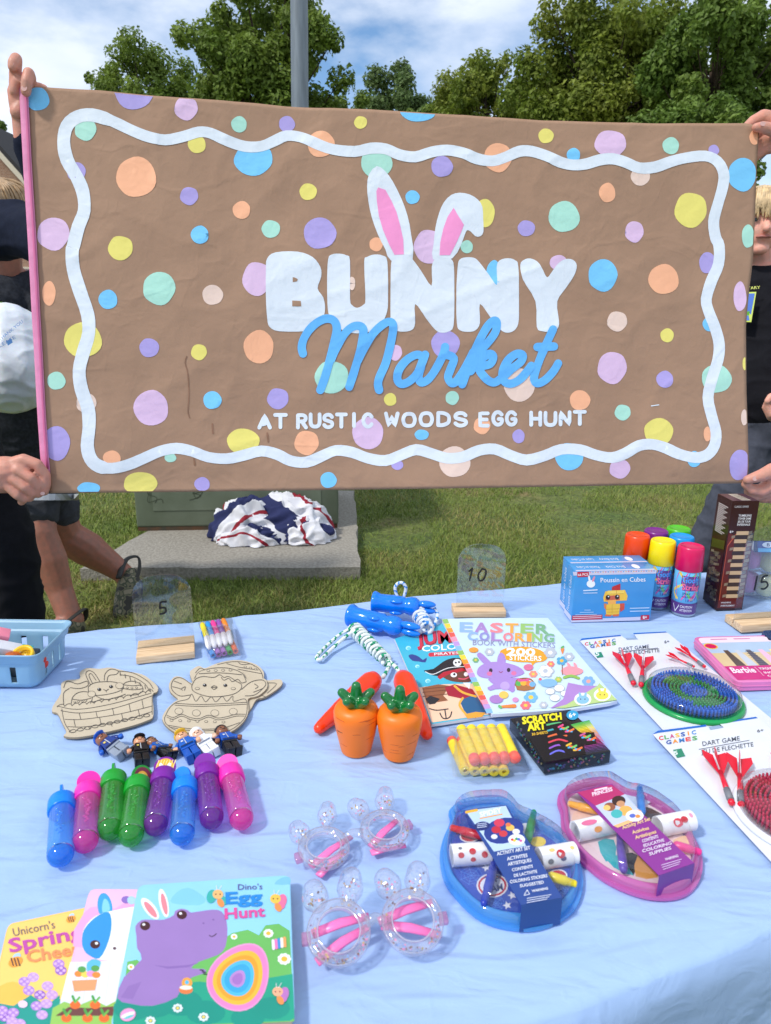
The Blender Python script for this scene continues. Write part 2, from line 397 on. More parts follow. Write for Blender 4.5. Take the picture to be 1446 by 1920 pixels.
def draped(polys, off, name, material, par, step=7.0, clampit=False):
    """2-D outlines (photo pixels on the sheet) cut into small facets so that they follow the paper"""
    bm = bmesh.new()
    for pts in polys:
        if clampit: pts = [(min(max(x, seglerp(LFT, y, 1) + 3), seglerp(RGT, y, 1) - 2), y) for x, y in pts]; pts = [(x, min(max(y, seglerp(TOP, x, 0) + 2), seglerp(BOT, x, 0) - 2)) for x, y in pts]
        q = [pts[0]]
        for p in pts[1:]:
            if math.hypot(p[0] - q[-1][0], p[1] - q[-1][1]) > .4: q.append(p)
        if len(q) < 3: continue
        f = bm.faces.new([bm.verts.new((x, y, 0)) for x, y in q]); f.normal_update()
    bmesh.ops.triangulate(bm, faces=bm.faces[:])
    xs = [v.co.x for v in bm.verts]; ys = [v.co.y for v in bm.verts]
    for ax, lo, hi in ((0, min(xs), max(xs)), (1, min(ys), max(ys))):
        t = math.ceil(lo / step) * step
        while t < hi:
            n_ = V((1, 0, 0)) if ax == 0 else V((0, 1, 0))
            bmesh.ops.bisect_plane(bm, geom=bm.verts[:] + bm.edges[:] + bm.faces[:], plane_co=n_ * t, plane_no=n_); t += step
    for v in bm.verts: v.co = bat(v.co.x, v.co.y, off)
    me = bpy.data.meshes.new(name); bm.to_mesh(me); bm.free()
    me.polygons.foreach_set('use_smooth', [True] * len(me.polygons))
    c = me.polygons[0]
    o = put(me, name, material, par); return o
def ribbon(pts, wd, sm=5):
    p = spline([V((*q, 0)) for q in pts], sm); m = len(p); out = []
    Lf, Rt = [], []
    for k in range(m):
        t = (p[min(k + 1, m - 1)] - p[max(k - 1, 0)]).normalized(); nn = V((-t.y, t.x, 0)); h = .5 * wd * (1 + .07 * noise.noise(p[k] / 23)); Lf.append(p[k] + nn * h); Rt.append(p[k] - nn * h)
    return Lf, Rt, p
def stroke_polys(pts, wd, sm=5, caps=True):
    Lf, Rt, p = ribbon(pts, wd, sm); ol = []
    t0 = (p[1] - p[0]).normalized(); t1 = (p[-1] - p[-2]).normalized()
    a = [(q.x, q.y) for q in Lf]
    if caps: a += [((p[-1] + V((-t1.y, t1.x, 0)) * wd * .5 * math.cos(x) + t1 * wd * .5 * math.sin(x)).x, (p[-1] + V((-t1.y, t1.x, 0)) * wd * .5 * math.cos(x) + t1 * wd * .5 * math.sin(x)).y) for x in (R(30), R(60), R(90), R(120), R(150))]
    a += [(q.x, q.y) for q in reversed(Rt)]
    if caps: a += [((p[0] - V((-t0.y, t0.x, 0)) * wd * .5 * math.cos(x) - t0 * wd * .5 * math.sin(x)).x, (p[0] - V((-t0.y, t0.x, 0)) * wd * .5 * math.cos(x) - t0 * wd * .5 * math.sin(x)).y) for x in (R(30), R(60), R(90), R(120), R(150))]
    return a
DOTS = '''b70,185,22 p252,170,36 k349,203,22 m448,232,15 p538,231,15 y676,231,12 m160,242,21 y369,270,17 o602,270,25 b475,297,36,31 p143,322,18 o256,333,38 y578,359,16 p355,368,17 o453,394,17 m706,306,29 m508,429,17
k100,438,31 b375,441,17 p600,438,30 y227,466,23 o705,459,13 b783,210,33,20 y1023,256,14 k1144,270,30,26 m1258,273,16 p1339,281,10 o1415,258,10,14 o933,296,27 b1074,292,13 p828,314,20 f1201,330,18 b1392,327,27,31 o1138,362,16,18 b773,371,13
y1296,393,30,33 y908,400,20,26 m1057,407,29 p987,428,16,15 k1190,434,18,20 m875,463,12 m1403,443,12,22 k805,463,29,32 m299,541,31 b203,562,18 f399,553,19 k482,523,27,32 o92,550,13,23 y156,638,36,33 p280,652,18 y373,660,15 o485,650,29,31
m106,714,17 m622,707,31 f162,756,19 k283,765,33 b398,750,17 p521,747,20 p105,831,27,32 o210,858,17,13 y456,827,30,24 o575,830,23 k690,812,30 m319,858,11,9 b165,916,21,12 y262,907,32,22 p378,908,15,13 b616,900,15 f660,532,6,13
b1130,516,28,30 o1246,523,29,28 p1328,492,15,20 f1158,602,19 y1253,628,13 k1388,556,12,28 b1333,607,14 k1149,689,28,30 p1248,711,16 m1344,710,27 f975,721,29,32 m848,746,13 y732,749,12 o1089,750,19 m1169,773,15 y1235,809,28,25 o1326,814,7,14
b791,815,13,10 o904,798,16 p973,818,12,13 f852,866,29 b1069,856,26 k1163,879,20,18 b1300,861,13,15 p1388,872,20,29 p745,872,11,9 y1396,682,4,12 f1395,783,6,15 p835,645,26 k741,661,13,15 b926,512,14,24 k1047,493,17,14'''
for i, d in enumerate(DOTS.split()):
    q = [float(x) for x in d[1:].split(',')]; rx, ry = q[2], q[3] if len(q) > 3 else q[2]
    n_ = 26; ph = i * 1.7
    pts = [(q[0] + rx * (1 + .03 * math.sin(2 * a + ph) + .022 * math.sin(5 * a + ph * 2)) * math.cos(a), q[1] + ry * (1 + .03 * math.sin(3 * a + ph) + .02 * math.sin(4 * a - ph)) * math.sin(a)) for a in [2 * math.pi * k / n_ for k in range(n_)]]
    draped([pts], .00055 if i % 2 else .00062, 'painted_dot', paint(d[0]), ban, clampit=True)
c1, c2, c3, c4 = cr(0, 0, 723, 480), cr(723, 0, 1446, 480), cr(0, 440, 723, 960), cr(723, 440, 1446, 960)
wave = c1((238, 530), (250, 470), (290, 437), (345, 431), (420, 454), (500, 492), (560, 515), (620, 525), (690, 511), (745, 494), (790, 498), (850, 525), (920, 546), (980, 545), (1030, 525), (1075, 506), (1130, 513), (1190, 540), (1250, 561), (1330, 570), (1390, 559)) + \
    c2((0, 562), (50, 583), (110, 592), (170, 574), (230, 566), (290, 577), (340, 597), (400, 605), (450, 590), (500, 569), (545, 569), (600, 587), (650, 610), (700, 621), (750, 617), (800, 602), (850, 597), (900, 610), (950, 630), (1010, 627), (1070, 606), (1130, 591), (1200, 584), (1245, 605), (1268, 650), (1265, 700), (1245, 770), (1232, 830), (1240, 890)) + \
    c4((1252, 40), (1250, 110), (1225, 170), (1205, 240), (1215, 290), (1238, 350), (1253, 410), (1248, 470), (1225, 540), (1210, 610), (1223, 680), (1238, 740), (1232, 790), (1205, 825), (1160, 836), (1100, 823), (1050, 800), (1000, 786), (950, 791), (900, 820), (850, 836), (790, 826), (730, 806), (660, 805), (600, 828), (530, 845), (470, 828), (410, 804), (350, 809), (290, 833), (230, 838), (170, 820), (115, 806), (60, 825), (0, 847)) + \
    c3((1380, 838), (1320, 816), (1260, 809), (1210, 829), (1150, 853), (1090, 848), (1040, 824), (980, 811), (910, 828), (850, 840), (780, 834), (720, 812), (660, 801), (600, 812), (540, 838), (480, 863), (420, 876), (370, 868), (340, 840), (328, 790), (335, 720), (330, 650), (306, 580), (298, 510), (314, 440), (334, 370), (330, 300), (300, 210), (276, 130), (272, 60)) + c1((276, 925), (295, 850), (317, 790), (311, 720), (286, 660), (252, 600))
def closed_band(pts, wd):
    p = spline([V((*q, 0)) for q in pts], 3, True); m = len(p); qs = []
    for k in range(m):
        t = (p[(k + 1) % m] - p[k - 1]).normalized(); nn = V((-t.y, t.x, 0)); x = p[k].x
        h = .5 * wd * (1 + .06 * noise.noise(p[k] / 40)) * (1.22 if x < 200 else 1.0); qs.append((p[k] + nn * h, p[k] - nn * h))
    return [[(a[0].x, a[0].y), (b[0].x, b[0].y), (b[1].x, b[1].y), (a[1].x, a[1].y)] for a, b in zip(qs, qs[1:] + qs[:1])]
draped(closed_band(wave, 20.5), .0009, 'painted_border', paint('w'), ban, step=6)
cb = cr(460, 300, 1120, 830)
def sm2(pts, n=4): return [(p.x, p.y) for p in spline([V((*q, 0)) for q in pts], n, True)]
LET = dict(
 B=[(125, 380), (215, 378), (275, 400), (308, 440), (312, 480), (297, 528), (320, 565), (328, 610), (318, 655), (290, 690), (250, 703), (140, 703), (100, 685), (90, 650), (85, 560), (85, 450), (90, 405)],
 U=[(340, 410), (355, 390), (385, 386), (415, 393), (430, 415), (430, 570), (440, 598), (460, 608), (485, 595), (493, 570), (488, 420), (500, 400), (530, 390), (565, 395), (583, 420), (586, 560), (583, 620), (565, 665), (540, 695), (500, 708), (455, 713), (400, 700), (360, 665), (345, 640), (338, 600), (336, 500)],
 N=[(598, 430), (612, 400), (650, 392), (680, 404), (720, 455), (764, 518), (765, 440), (780, 407), (815, 396), (845, 408), (857, 440), (858, 560), (855, 680), (835, 705), (805, 710), (780, 698), (740, 650), (697, 593), (697, 670), (685, 698), (650, 706), (615, 700), (598, 680), (596, 560)],
 N2=[(872, 440), (880, 410), (905, 400), (940, 402), (962, 420), (1000, 470), (1033, 515), (1033, 440), (1045, 412), (1080, 403), (1110, 412), (1122, 440), (1125, 600), (1122, 670), (1105, 700), (1075, 710), (1045, 695), (1005, 645), (963, 592), (963, 670), (945, 700), (915, 707), (880, 700), (868, 670), (866, 550)],
 Y=[(1130, 430), (1145, 410), (1170, 404), (1200, 418), (1222, 452), (1240, 482), (1262, 455), (1285, 425), (1315, 408), (1345, 412), (1360, 435), (1350, 475), (1318, 525), (1283, 580), (1290, 660), (1285, 690), (1260, 705), (1220, 703), (1198, 685), (1193, 580), (1140, 490)])
for k, q in LET.items(): draped([sm2(cb(*q), 3)], .00078, 'painted_letter', paint('w'), ban)
for q in ([(195, 483), (205, 485), (216, 491), (213, 500), (195, 503)], [(193, 578), (228, 580), (230, 602), (193, 602)]): draped([cb(*q)], .0012, 'letter_counter', paint('n'), ban)
EARS = ([(540, 27), (575, 50), (605, 90), (640, 160), (665, 230), (680, 310), (686, 415), (598, 415), (575, 370), (545, 310), (520, 240), (505, 170), (500, 110), (508, 60)],
        [(545, 115), (575, 125), (600, 170), (620, 215), (635, 270), (648, 330), (650, 390), (612, 392), (590, 350), (565, 290), (548, 230), (540, 170), (538, 130)],
        [(770, 410), (772, 350), (780, 280), (795, 220), (815, 175), (845, 145), (880, 136), (920, 143), (955, 165), (973, 195), (976, 240), (978, 295), (965, 314), (945, 314), (925, 295), (910, 290), (900, 310), (885, 350), (850, 405)],
        [(855, 198), (870, 225), (897, 268), (885, 300), (865, 345), (840, 392), (797, 393), (800, 340), (812, 285), (830, 235)])
for i, q in enumerate(EARS): draped([sm2(cb(*q), 2) if i in (0, 2) else cb(*q)], .0007 + .0003 * (i % 2) + .00003 * i, 'painted_ear' if i % 2 == 0 else 'ear_lining', paint('w' if i % 2 == 0 else 'P'), ban)
MK = dict(
 M=[[(237, 795), (232, 770), (240, 735), (265, 695), (300, 665), (335, 652), (365, 662), (376, 695), (365, 750), (345, 830), (325, 900), (308, 945)],
    [(352, 820), (375, 770), (410, 712), (445, 684), (475, 685), (485, 708), (475, 770), (450, 860), (427, 932)],
    [(462, 825), (485, 780), (520, 720), (560, 680), (592, 665), (607, 683), (600, 740), (578, 830), (552, 890), (545, 920), (550, 945)]],
 a=[[(733, 812), (705, 800), (665, 820), (632, 860), (624, 900), (642, 920), (675, 908), (708, 872), (738, 800)], [(722, 850), (712, 890), (722, 914), (750, 902), (780, 862), (812, 800), (820, 768)]],
 r=[[(822, 800), (856, 815), (842, 860), (832, 893), (848, 918), (872, 903), (905, 850), (935, 790)]],
 k=[[(890, 922), (920, 840), (952, 760), (990, 690), (1018, 662), (1032, 668), (1025, 710), (985, 762), (945, 800)], [(925, 868), (960, 825), (1000, 797), (1018, 808), (1005, 838), (960, 853), (985, 895), (1020, 914), (1052, 896), (1090, 862)]],
 e=[[(1085, 864), (1130, 830), (1140, 802), (1115, 796), (1080, 822), (1056, 870), (1064, 908), (1095, 918), (1135, 895), (1175, 845)]],
 t=[[(1265, 695), (1240, 750), (1210, 820), (1187, 888), (1198, 917), (1230, 905), (1265, 870), (1287, 835)], [(1200, 768), (1270, 765)]])
kk = 0
for ch, ss in MK.items():
    for q in ss:
        kk += 1; draped([stroke_polys(cb(*q), 15.6, 5)], .0011 + .00011 * (kk % 5), 'painted_script_stroke', paint('B'), ban)
GL = dict(A=[[(0, 0), (.5, 1), (1, 0)], [(.22, .36), (.78, .36)]], T=[[(0, 1), (1, 1)], [(.5, 1), (.5, 0)]], R=[[(.05, 0), (.05, 1)], [(.05, 1), (.6, 1), (.88, .88), (.88, .64), (.6, .5), (.05, .5)], [(.5, .48), (.95, 0)]],
          U=[[(0, 1), (0, .35), (.15, .08), (.5, 0), (.85, .08), (1, .35), (1, 1)]], S=[[(.92, .82), (.7, .98), (.35, 1), (.08, .85), (.1, .62), (.5, .5), (.9, .38), (.93, .15), (.65, 0), (.3, .01), (.05, .17)]],
          I=[[(.5, 0), (.5, 1)]], C=[[(.95, .8), (.7, .98), (.35, .97), (.06, .7), (.06, .3), (.35, .03), (.7, .02), (.95, .2)]], W=[[(0, 1), (.25, 0), (.5, .75), (.75, 0), (1, 1)]],
          O=[[(.5, 1), (.15, .9), (0, .5), (.15, .1), (.5, 0), (.85, .1), (1, .5), (.85, .9), (.56, 1)]], D=[[(.05, 0), (.05, 1)], [(.05, 1), (.5, .98), (.93, .75), (.93, .25), (.5, .02), (.05, 0)]],
          E=[[(.9, 1), (.08, 1), (.08, 0), (.9, 0)], [(.08, .5), (.78, .5)]], G=[[(.93, .82), (.65, 1), (.3, .97), (.04, .68), (.06, .28), (.35, .02), (.7, .02), (.94, .2), (.94, .45), (.6, .45)]],
          H=[[(.05, 0), (.05, 1)], [(.95, 0), (.95, 1)], [(.05, .5), (.95, .5)]], N=[[(.05, 0), (.05, 1), (.95, 0), (.95, 1)]])
for word, x0, x1 in (('AT', 486, 536), ('RUSTIC', 558, 698), ('WOODS', 724, 875), ('EGG', 899, 968), ('HUNT', 996, 1098)):
    n_ = len(word); cw = (x1 - x0) / (n_ - .32)
    for i, ch in enumerate(word):
        lx = x0 + i * cw; wd = cw * .68 * (.3 if ch == 'I' else 1); lx += cw * .2 if ch == 'I' else 0
        by = 802 - (lx - 486) / 612 * 7 + rnd.uniform(-1.2, 1.2); hh = 23
        for si, s_ in enumerate(GL[ch]):
            pts = [(lx + u * wd, by - v * hh) for u, v in s_]
            hard = ch in 'ATHNWEI' and len(pts) > 2
            if hard: pts = [q for a, b in zip(pts, pts[1:]) for q in ((a[0] + (b[0] - a[0]) * k / 4, a[1] + (b[1] - a[1]) * k / 4) for k in range(4))] + [pts[-1]]
            draped([stroke_polys(pts, 7.2, 1 if hard else 4)], .0009 + .00012 * si, 'painted_letter', paint('w'), ban)
# rusty drips and the pink taped edge
for q in ([(350, 668), (347, 680), (352, 700), (354, 740), (352, 770), (355, 783)], [(398, 795), (399, 812)], [(501, 812), (503, 828)], [(362, 850), (365, 872)], [(710, 622), (709, 630)]):
    draped([stroke_polys(q, 3.4 if len(q) < 3 else 2.2, 3)], .0007, 'glue_drip', mat('dried_glue', (144, 104, 78), rough=.3, var=.2), ban)
draped([stroke_polys([(1222, 761), (1236, 759)], 2.0, 1)], .0007, 'paint_smear', paint('w'), ban)
tp = MB()
le = spline([V((44, 138, 0)), V((46, 200, 0)), V((53, 330, 0)), V((60, 440, 0)), V((69, 600, 0)), V((78, 760, 0)), V((86, 890, 0))], 5)
for side, wx, col in ((0, 0, 0),):
    tp.tube([bat(p.x + 1, p.y, .004) for p in le], (.0086), n=10, flatten=.3, up=bpl.n)
tape = tp.build('edge_tape', mat('pink_tape', (226, 138, 178), rough=.4, var=.08, vscale=40, bump=.3, bscale=90), ban)
tp2 = MB(); tp2.tube([bat(p.x + 6, p.y + 6, .0062) for p in le[:-1]], .0026, n=6, flatten=.6, up=bpl.n); tp2.build('tape_fold', mat('pink_tape_fold', (206, 104, 148), rough=.4), tape)
# ================================================================ table and cloth
FAR = [(-420, 1243), (-150, 1214), (120, 1187), (250, 1173), (360, 1165), (460, 1152), (575, 1140), (650, 1131), (778, 1116), (868, 1108), (973, 1100), (1053, 1092), (1200, 1082), (1446, 1062), (1800, 1036)]
NEAR = [(1446, 1733), (920, 1926)]
fw = [P(*q) for q in FAR]
a_, b_ = P(*NEAR[0]), P(*NEAR[1]); dn = (a_ - b_).normalized()
def far_at(s):      # point on the far edge for parameter s in 0..1
    t = s * (len(fw) - 1); i = min(int(t), len(fw) - 2); return fw[i].lerp(fw[i + 1], t - i)
fdir = (fw[-1] - fw[0]).normalized()
def near_at(s):
    f = far_at(s); n_ = V((fdir.y, -fdir.x, 0)); 
    # intersect perpendicular from the far edge with the near line
    det = n_.x * -dn.y + n_.y * dn.x; q = b_ - f
    k = (q.x * -dn.y + q.y * dn.x) / det; return f + n_ * k
def cdisp(p):
    r = 1 - abs(noise.noise(V((p.x * 5 + p.y * 4.5, p.y * 9 - p.x * 5, 2.2))))
    r2 = 1 - abs(noise.noise(V((p.x * 3.1 - p.y * 5, p.y * 3.4 + 5, 7.7))))
    big = noise.noise(V((p.x * 3, p.y * 3, .3))) * .5 + .5
    return -.0042 + .0022 * r ** 5 + .0014 * r2 ** 4 + .0006 * big
m_cloth = mat('blue_tablecloth', (162, 190, 232), rough=.85, var=.02, vscale=6, bump=.18, bscale=420, bdist=.0006, sheen=.1, spec=.2)
ridges(m_cloth, [(3.2, (1, 3.2, 1), .004, (0, 0, 32), .10, .4), (7, (1, 2.4, 1), .0016, (0, 0, -25), .10, .4), (1.6, (1, 4, 1), .005, (0, 0, -8), .10, .4), (16, (1, 1.6, 1), .0008, (0, 0, 60), .08, .3)])
vs, fs = [], []; NS, NT, ND = 220, 120, 26
for i in range(NS + 1):
    s_ = i / NS; f, n_ = far_at(s_), near_at(s_); out_ = (n_ - f).normalized()
    x_ = (f - fw[0]).length
    col = []
    rr = .014
    for k in range(ND, 0, -1):      # far drape
        h = .62 * k / ND; sw = math.sin(x_ * 19 + 1.3 * math.sin(x_ * 5)) * .022 * min(1, h / .25)
        col.append(f - out_ * (.010 + .03 * h + sw) - V((0, 0, rr + h)))
    col.append(f - out_ * .006 - V((0, 0, .006)))
    for k in range(NT + 1):
        p = f.lerp(n_, k / NT); col.append(p + V((0, 0, cdisp(p))))
    col.append(n_ + out_ * .008 - V((0, 0, .007)))
    for k in range(1, ND + 1):      # near drape
        h = .66 * k / ND; sw = (math.sin(x_ * 17 + 1.5 * math.sin(x_ * 4.1)) * .026 + math.sin(x_ * 41) * .006) * min(1, h / .2)
        col.append(n_ + out_ * (.014 - .06 * h + sw * .8) - V((0, 0, .016 + h)))
    vs += col
m_ = len(vs) // (NS + 1)
for i in range(NS):
    for k in range(m_ - 1): a = i * m_ + k; fs.append((a, a + 1, a + m_ + 1, a + m_))
cloth = MB().add(vs, fs, None, True).build('tablecloth', m_cloth, label='pale blue cloth spread over the whole prize table', cat='tablecloth')
tab = thing('folding_table', 'long folding table hidden under the pale blue cloth', 'table', P(600, 1400, 0))
n0, n1, f0, f1 = near_at(.02), near_at(.98), far_at(.02), far_at(.98)
m_tab = mat('grey_plastic', (200, 200, 195), rough=.6)
cen = (n0 + n1 + f0 + f1) / 4
ins = lambda p, k=.985: cen + (p - cen) * k
MB().prism([ins(p) - V((0, 0, .012)) for p in (n0, n1, f1, f0)], (0, 0, -.04)).build('table_top', m_tab, tab, fixn=True)
for p in (n0, n1, f0, f1):
    q = ins(p, .88); MB().tube([V((q.x, q.y, .69)), V((q.x, q.y, 0))], .014).build('leg', mat('grey_steel', (120, 120, 120), rough=.4, metal=.6), tab)
# ================================================================ setting
def nodes_mat(name, fn):
    m = bpy.data.materials.new(name); m.use_nodes = True; t = m.node_tree; fn(t, t.nodes['Principled BSDF'], t.nodes.new, t.links.new); MATS[name] = m; return m
def lawn_nodes(t, b, N, L):
    tc = N('ShaderNodeTexCoord'); a = N('ShaderNodeTexNoise'); a.inputs['Scale'].default_value = 1.1; a.inputs['Detail'].default_value = 8; a.inputs['Roughness'].default_value = .65
    c = N('ShaderNodeTexNoise'); c.inputs['Scale'].default_value = 45; c.inputs['Detail'].default_value = 5
    L(tc.outputs['Object'], a.inputs['Vector']); L(tc.outputs['Object'], c.inputs['Vector'])
    r = N('ShaderNodeValToRGB'); e = r.color_ramp.elements; e[0].position = .40; e[0].color = (.10, .15, .028, 1); e[1].position = .68; e[1].color = (.26, .19, .08, 1)
    e2 = e.new(.55); e2.color = (.16, .185, .042, 1)
    L(a.outputs['Fac'], r.inputs['Fac'])
    mx = N('ShaderNodeMixRGB'); mx.blend_type = 'MULTIPLY'; mx.inputs['Fac'].default_value = .8; r2 = N('ShaderNodeValToRGB'); r2.color_ramp.elements[0].color = (.35, .35, .3, 1); r2.color_ramp.elements[1].color = (1.3, 1.3, 1.2, 1); r2.color_ramp.elements[0].position = .3; r2.color_ramp.elements[1].position = .7
    L(c.outputs['Fac'], r2.inputs['Fac']); L(r.outputs['Color'], mx.inputs['Color1']); L(r2.outputs['Color'], mx.inputs['Color2']); L(mx.outputs['Color'], b.inputs['Base Color'])
    bp = N('ShaderNodeBump'); bp.inputs['Strength'].default_value = .9; bp.inputs['Distance'].default_value = .03; L(c.outputs['Fac'], bp.inputs['Height']); L(bp.outputs['Normal'], b.inputs['Normal']); b.inputs['Roughness'].default_value = .9
m_lawn = nodes_mat('lawn_turf', lawn_nodes)
vs, fs = [], []; G = 60
for j in range(G + 1):
    for i in range(G + 1):
        u, v = i / G * 2 - 1, j / G * 2 - 1; x, y = (abs(u) ** 2.5) * math.copysign(220, u), (abs(v) ** 2.5) * math.copysign(220, v)
        vs.append((x, y + 8, .04 * noise.noise(V((x * .2, y * .2, 0))) * (1 if abs(x) > 6 or y > 4 else .2) - .01))
for j in range(G):
    for i in range(G): a = j * (G + 1) + i; fs.append((a, a + 1, a + G + 2, a + G + 1))
MB().add(vs, fs, None, True).build('lawn', m_lawn, kind='structure')
# pad: corners of its top in the photo, top at 0.10 m
PZ = .055
pad_px = [(146, 1066), (676, 1064), (664, 930), (262, 945)]
padw = [P(x, y, PZ) for x, y in pad_px]
padw[2] = padw[1] + (padw[2] - padw[1]).normalized() * 1.55; padw[3] = padw[0] + V((.33, 1.5, 0))
tp = []
for a, b in zip(padw, padw[1:] + padw[:1]):
    for k in range(14): q = a.lerp(b, k / 14); tp.append(q + V((noise.noise(q * 7), noise.noise(q * 7 + V((5, 0, 0))), 0)) * .022)
m_conc = mat('aggregate_concrete', (134, 128, 118), rough=.9, vscale=70, bump=.8, bscale=120, bdist=.006, detail=6, col2=(166, 160, 148), ramp=(.32, .68))
MB().prism([p for p in tp], (0, 0, -.10)).build('concrete_pad', m_conc, fixn=True, kind='structure')
# utility cabinet on the pad
ub = thing('utility_box', 'olive green steel utility cabinet on the concrete pad', 'utility box', P(445, 990, PZ))
A_, B_ = P(257, 996, PZ), P(635, 990, PZ); ux = (B_ - A_).normalized(); uy = V((-ux.y, ux.x, 0)); wb = (B_ - A_).length
UM = Mx((( ux.x, uy.x, 0, A_.x), (ux.y, uy.y, 0, A_.y), (0, 0, 1, PZ), (0, 0, 0, 1)))
m_ub = mat('olive_paint', (96, 106, 86), rough=.55, vscale=5, bump=.1, bscale=40, col2=(112, 122, 103))
MB().box((0, 0, .022), (wb, .78, .90), UM, bev=.012).build('cabinet', m_ub, ub)
MB().box((-.02, -.03, .90), (wb + .02, .82, .96), UM, bev=.012).build('lid', m_ub, ub)
MB().box((.006, .004, .0), (wb - .006, .77, .022), UM).build('rusty_base', mat('rust', (96, 66, 42), rough=.9, vscale=14, col2=(66, 62, 50)), ub)
MB().box((.10, -.004, .12), (wb - .10, .0, .82), UM).build('door_panel', mat('olive_door', (100, 110, 90), rough=.55, vscale=6, col2=(112, 122, 103)), ub)
MB().box((.16, -.03, .50), (.20, -.004, .62), UM, bev=.006).build('door_handle', mat('dark_steel', (60, 62, 60), rough=.4, metal=.5), ub)
gr_ = Print(lambda x, y, o: UM @ V((x, -.0045 - o, y)), step=.0003)
for x0, x1 in ((.06, .20), (.30, .42)):
    gr_.stroke([(x0 + rnd.uniform(0, .1), .2 + rnd.uniform(-.04, .06)) for k in range(7)], .004, (70, 79, 62), sm=5)
gr_.build('scrawl', ub, kind='stuff')
# bunting heap: folded striped cloth
bz = PZ
hc = P(508, 1008, PZ)
ht = thing('striped_bunting_heap', 'crumpled red, white and navy striped cloth heaped against the green cabinet', 'bunting', hc)
def heap_mat(t, b, N, L):
    tc = N('ShaderNodeUVMap'); s = N('ShaderNodeSeparateXYZ'); L(tc.outputs['UV'], s.inputs['Vector'])
    nz = N('ShaderNodeTexNoise'); nz.inputs['Scale'].default_value = 3; L(tc.outputs['UV'], nz.inputs['Vector'])
    ad = N('ShaderNodeMath'); ad.operation = 'MULTIPLY_ADD'; ad.inputs[1].default_value = .12; L(nz.outputs['Fac'], ad.inputs[0]); L(s.outputs['X'], ad.inputs[2])
    ml = N('ShaderNodeMath'); ml.operation = 'MULTIPLY'; ml.inputs[1].default_value = 1.15; L(ad.outputs[0], ml.inputs[0]); fr = N('ShaderNodeMath'); fr.operation = 'FRACT'; L(ml.outputs[0], fr.inputs[0])
    r = N('ShaderNodeValToRGB'); r.color_ramp.interpolation = 'CONSTANT'; e = r.color_ramp.elements; wh = (.74, .74, .78, 1)
    e[0].position = 0; e[0].color = (.018, .025, .10, 1); e[1].position = .36; e[1].color = wh
    q = e.new(.66); q.color = (.30, .014, .03, 1); q = e.new(.74); q.color = wh
    L(fr.outputs[0], r.inputs['Fac']); L(r.outputs['Color'], b.inputs['Base Color']); b.inputs['Roughness'].default_value = .9
    w_ = N('ShaderNodeTexNoise'); w_.inputs['Scale'].default_value = 160; L(tc.outputs['UV'], w_.inputs['Vector']); bp = N('ShaderNodeBump'); bp.inputs['Strength'].default_value = .2; bp.inputs['Distance'].default_value = .002; L(w_.outputs['Fac'], bp.inputs['Height']); L(bp.outputs['Normal'], b.inputs['Normal'])
m_heap = nodes_mat('striped_cotton', heap_mat)
def heap_layer(cx, cy, rx, ry, hh, seed, name, rot=0.0):
    n_, m = 110, 40; vs = []; uv = []; fs = []
    for j in range(m + 1):
        t = j / m
        for i in range(n_):
            a = 2 * math.pi * i / n_; ph = t * math.pi / 2 * 1.02; d = V((math.cos(a) * math.sin(ph), math.sin(a) * math.sin(ph), math.cos(ph)))
            q = d * 1.25 + V((seed, seed * .7, 0)); wv = V((noise.noise(q * 1.3), noise.noise(q * 1.3 + V((9, 0, 0))), noise.noise(q * 1.3 + V((0, 9, 0))))) * .6
            r1 = 1 - abs(noise.noise((q + wv) * 1.5)) * 1.9; r2 = 1 - abs(noise.noise((q + wv) * 3.1 + V((3, 3, 3)))) * 1.9; r3 = noise.noise(q * 7)
            s_ = 1 + .26 * r1 + .05 * r2 - .10
            x, y, z = cx + rx * d.x * s_, cy + ry * d.y * s_, max(.004, hh * d.z * s_ * (1 + .25 * noise.noise(q * .8)))
            vs.append(hc + ux * x + uy * y + V((0, 0, z)))
            c_, s2 = math.cos(rot), math.sin(rot); uv.append(((d.x * c_ + d.y * s2) * .55 + .30 * d.z + .06 * r1 + .15 * wv.x + seed, (d.y * c_ - d.x * s2) * .5 + .1 * r2))
    for j in range(m):
        for i in range(n_): k = (i + 1) % n_; fs.append((j * n_ + i, (j + 1) * n_ + i, (j + 1) * n_ + k, j * n_ + k))
    me = bpy.data.meshes.new(name); me.from_pydata(vs, [], fs); u_ = me.uv_layers.new(name='UVMap')
    for lp in me.loops: u_.data[lp.index].uv = uv[lp.vertex_index]
    me.polygons.foreach_set('use_smooth', [True] * len(me.polygons)); return put(me, name, m_heap, ht)
heap_layer(.03, .05, .28, .17, .19, 1.7, 'cloth_fold', .5)
heap_layer(-.15, .02, .17, .14, .21, 4.2, 'cloth_fold', 2.2)
heap_layer(.19, -.03, .15, .12, .12, 8.9, 'cloth_fold', -.4)
heap_layer(-.10, -.09, .16, .08, .10, 12.1, 'cloth_fold', 1.1)
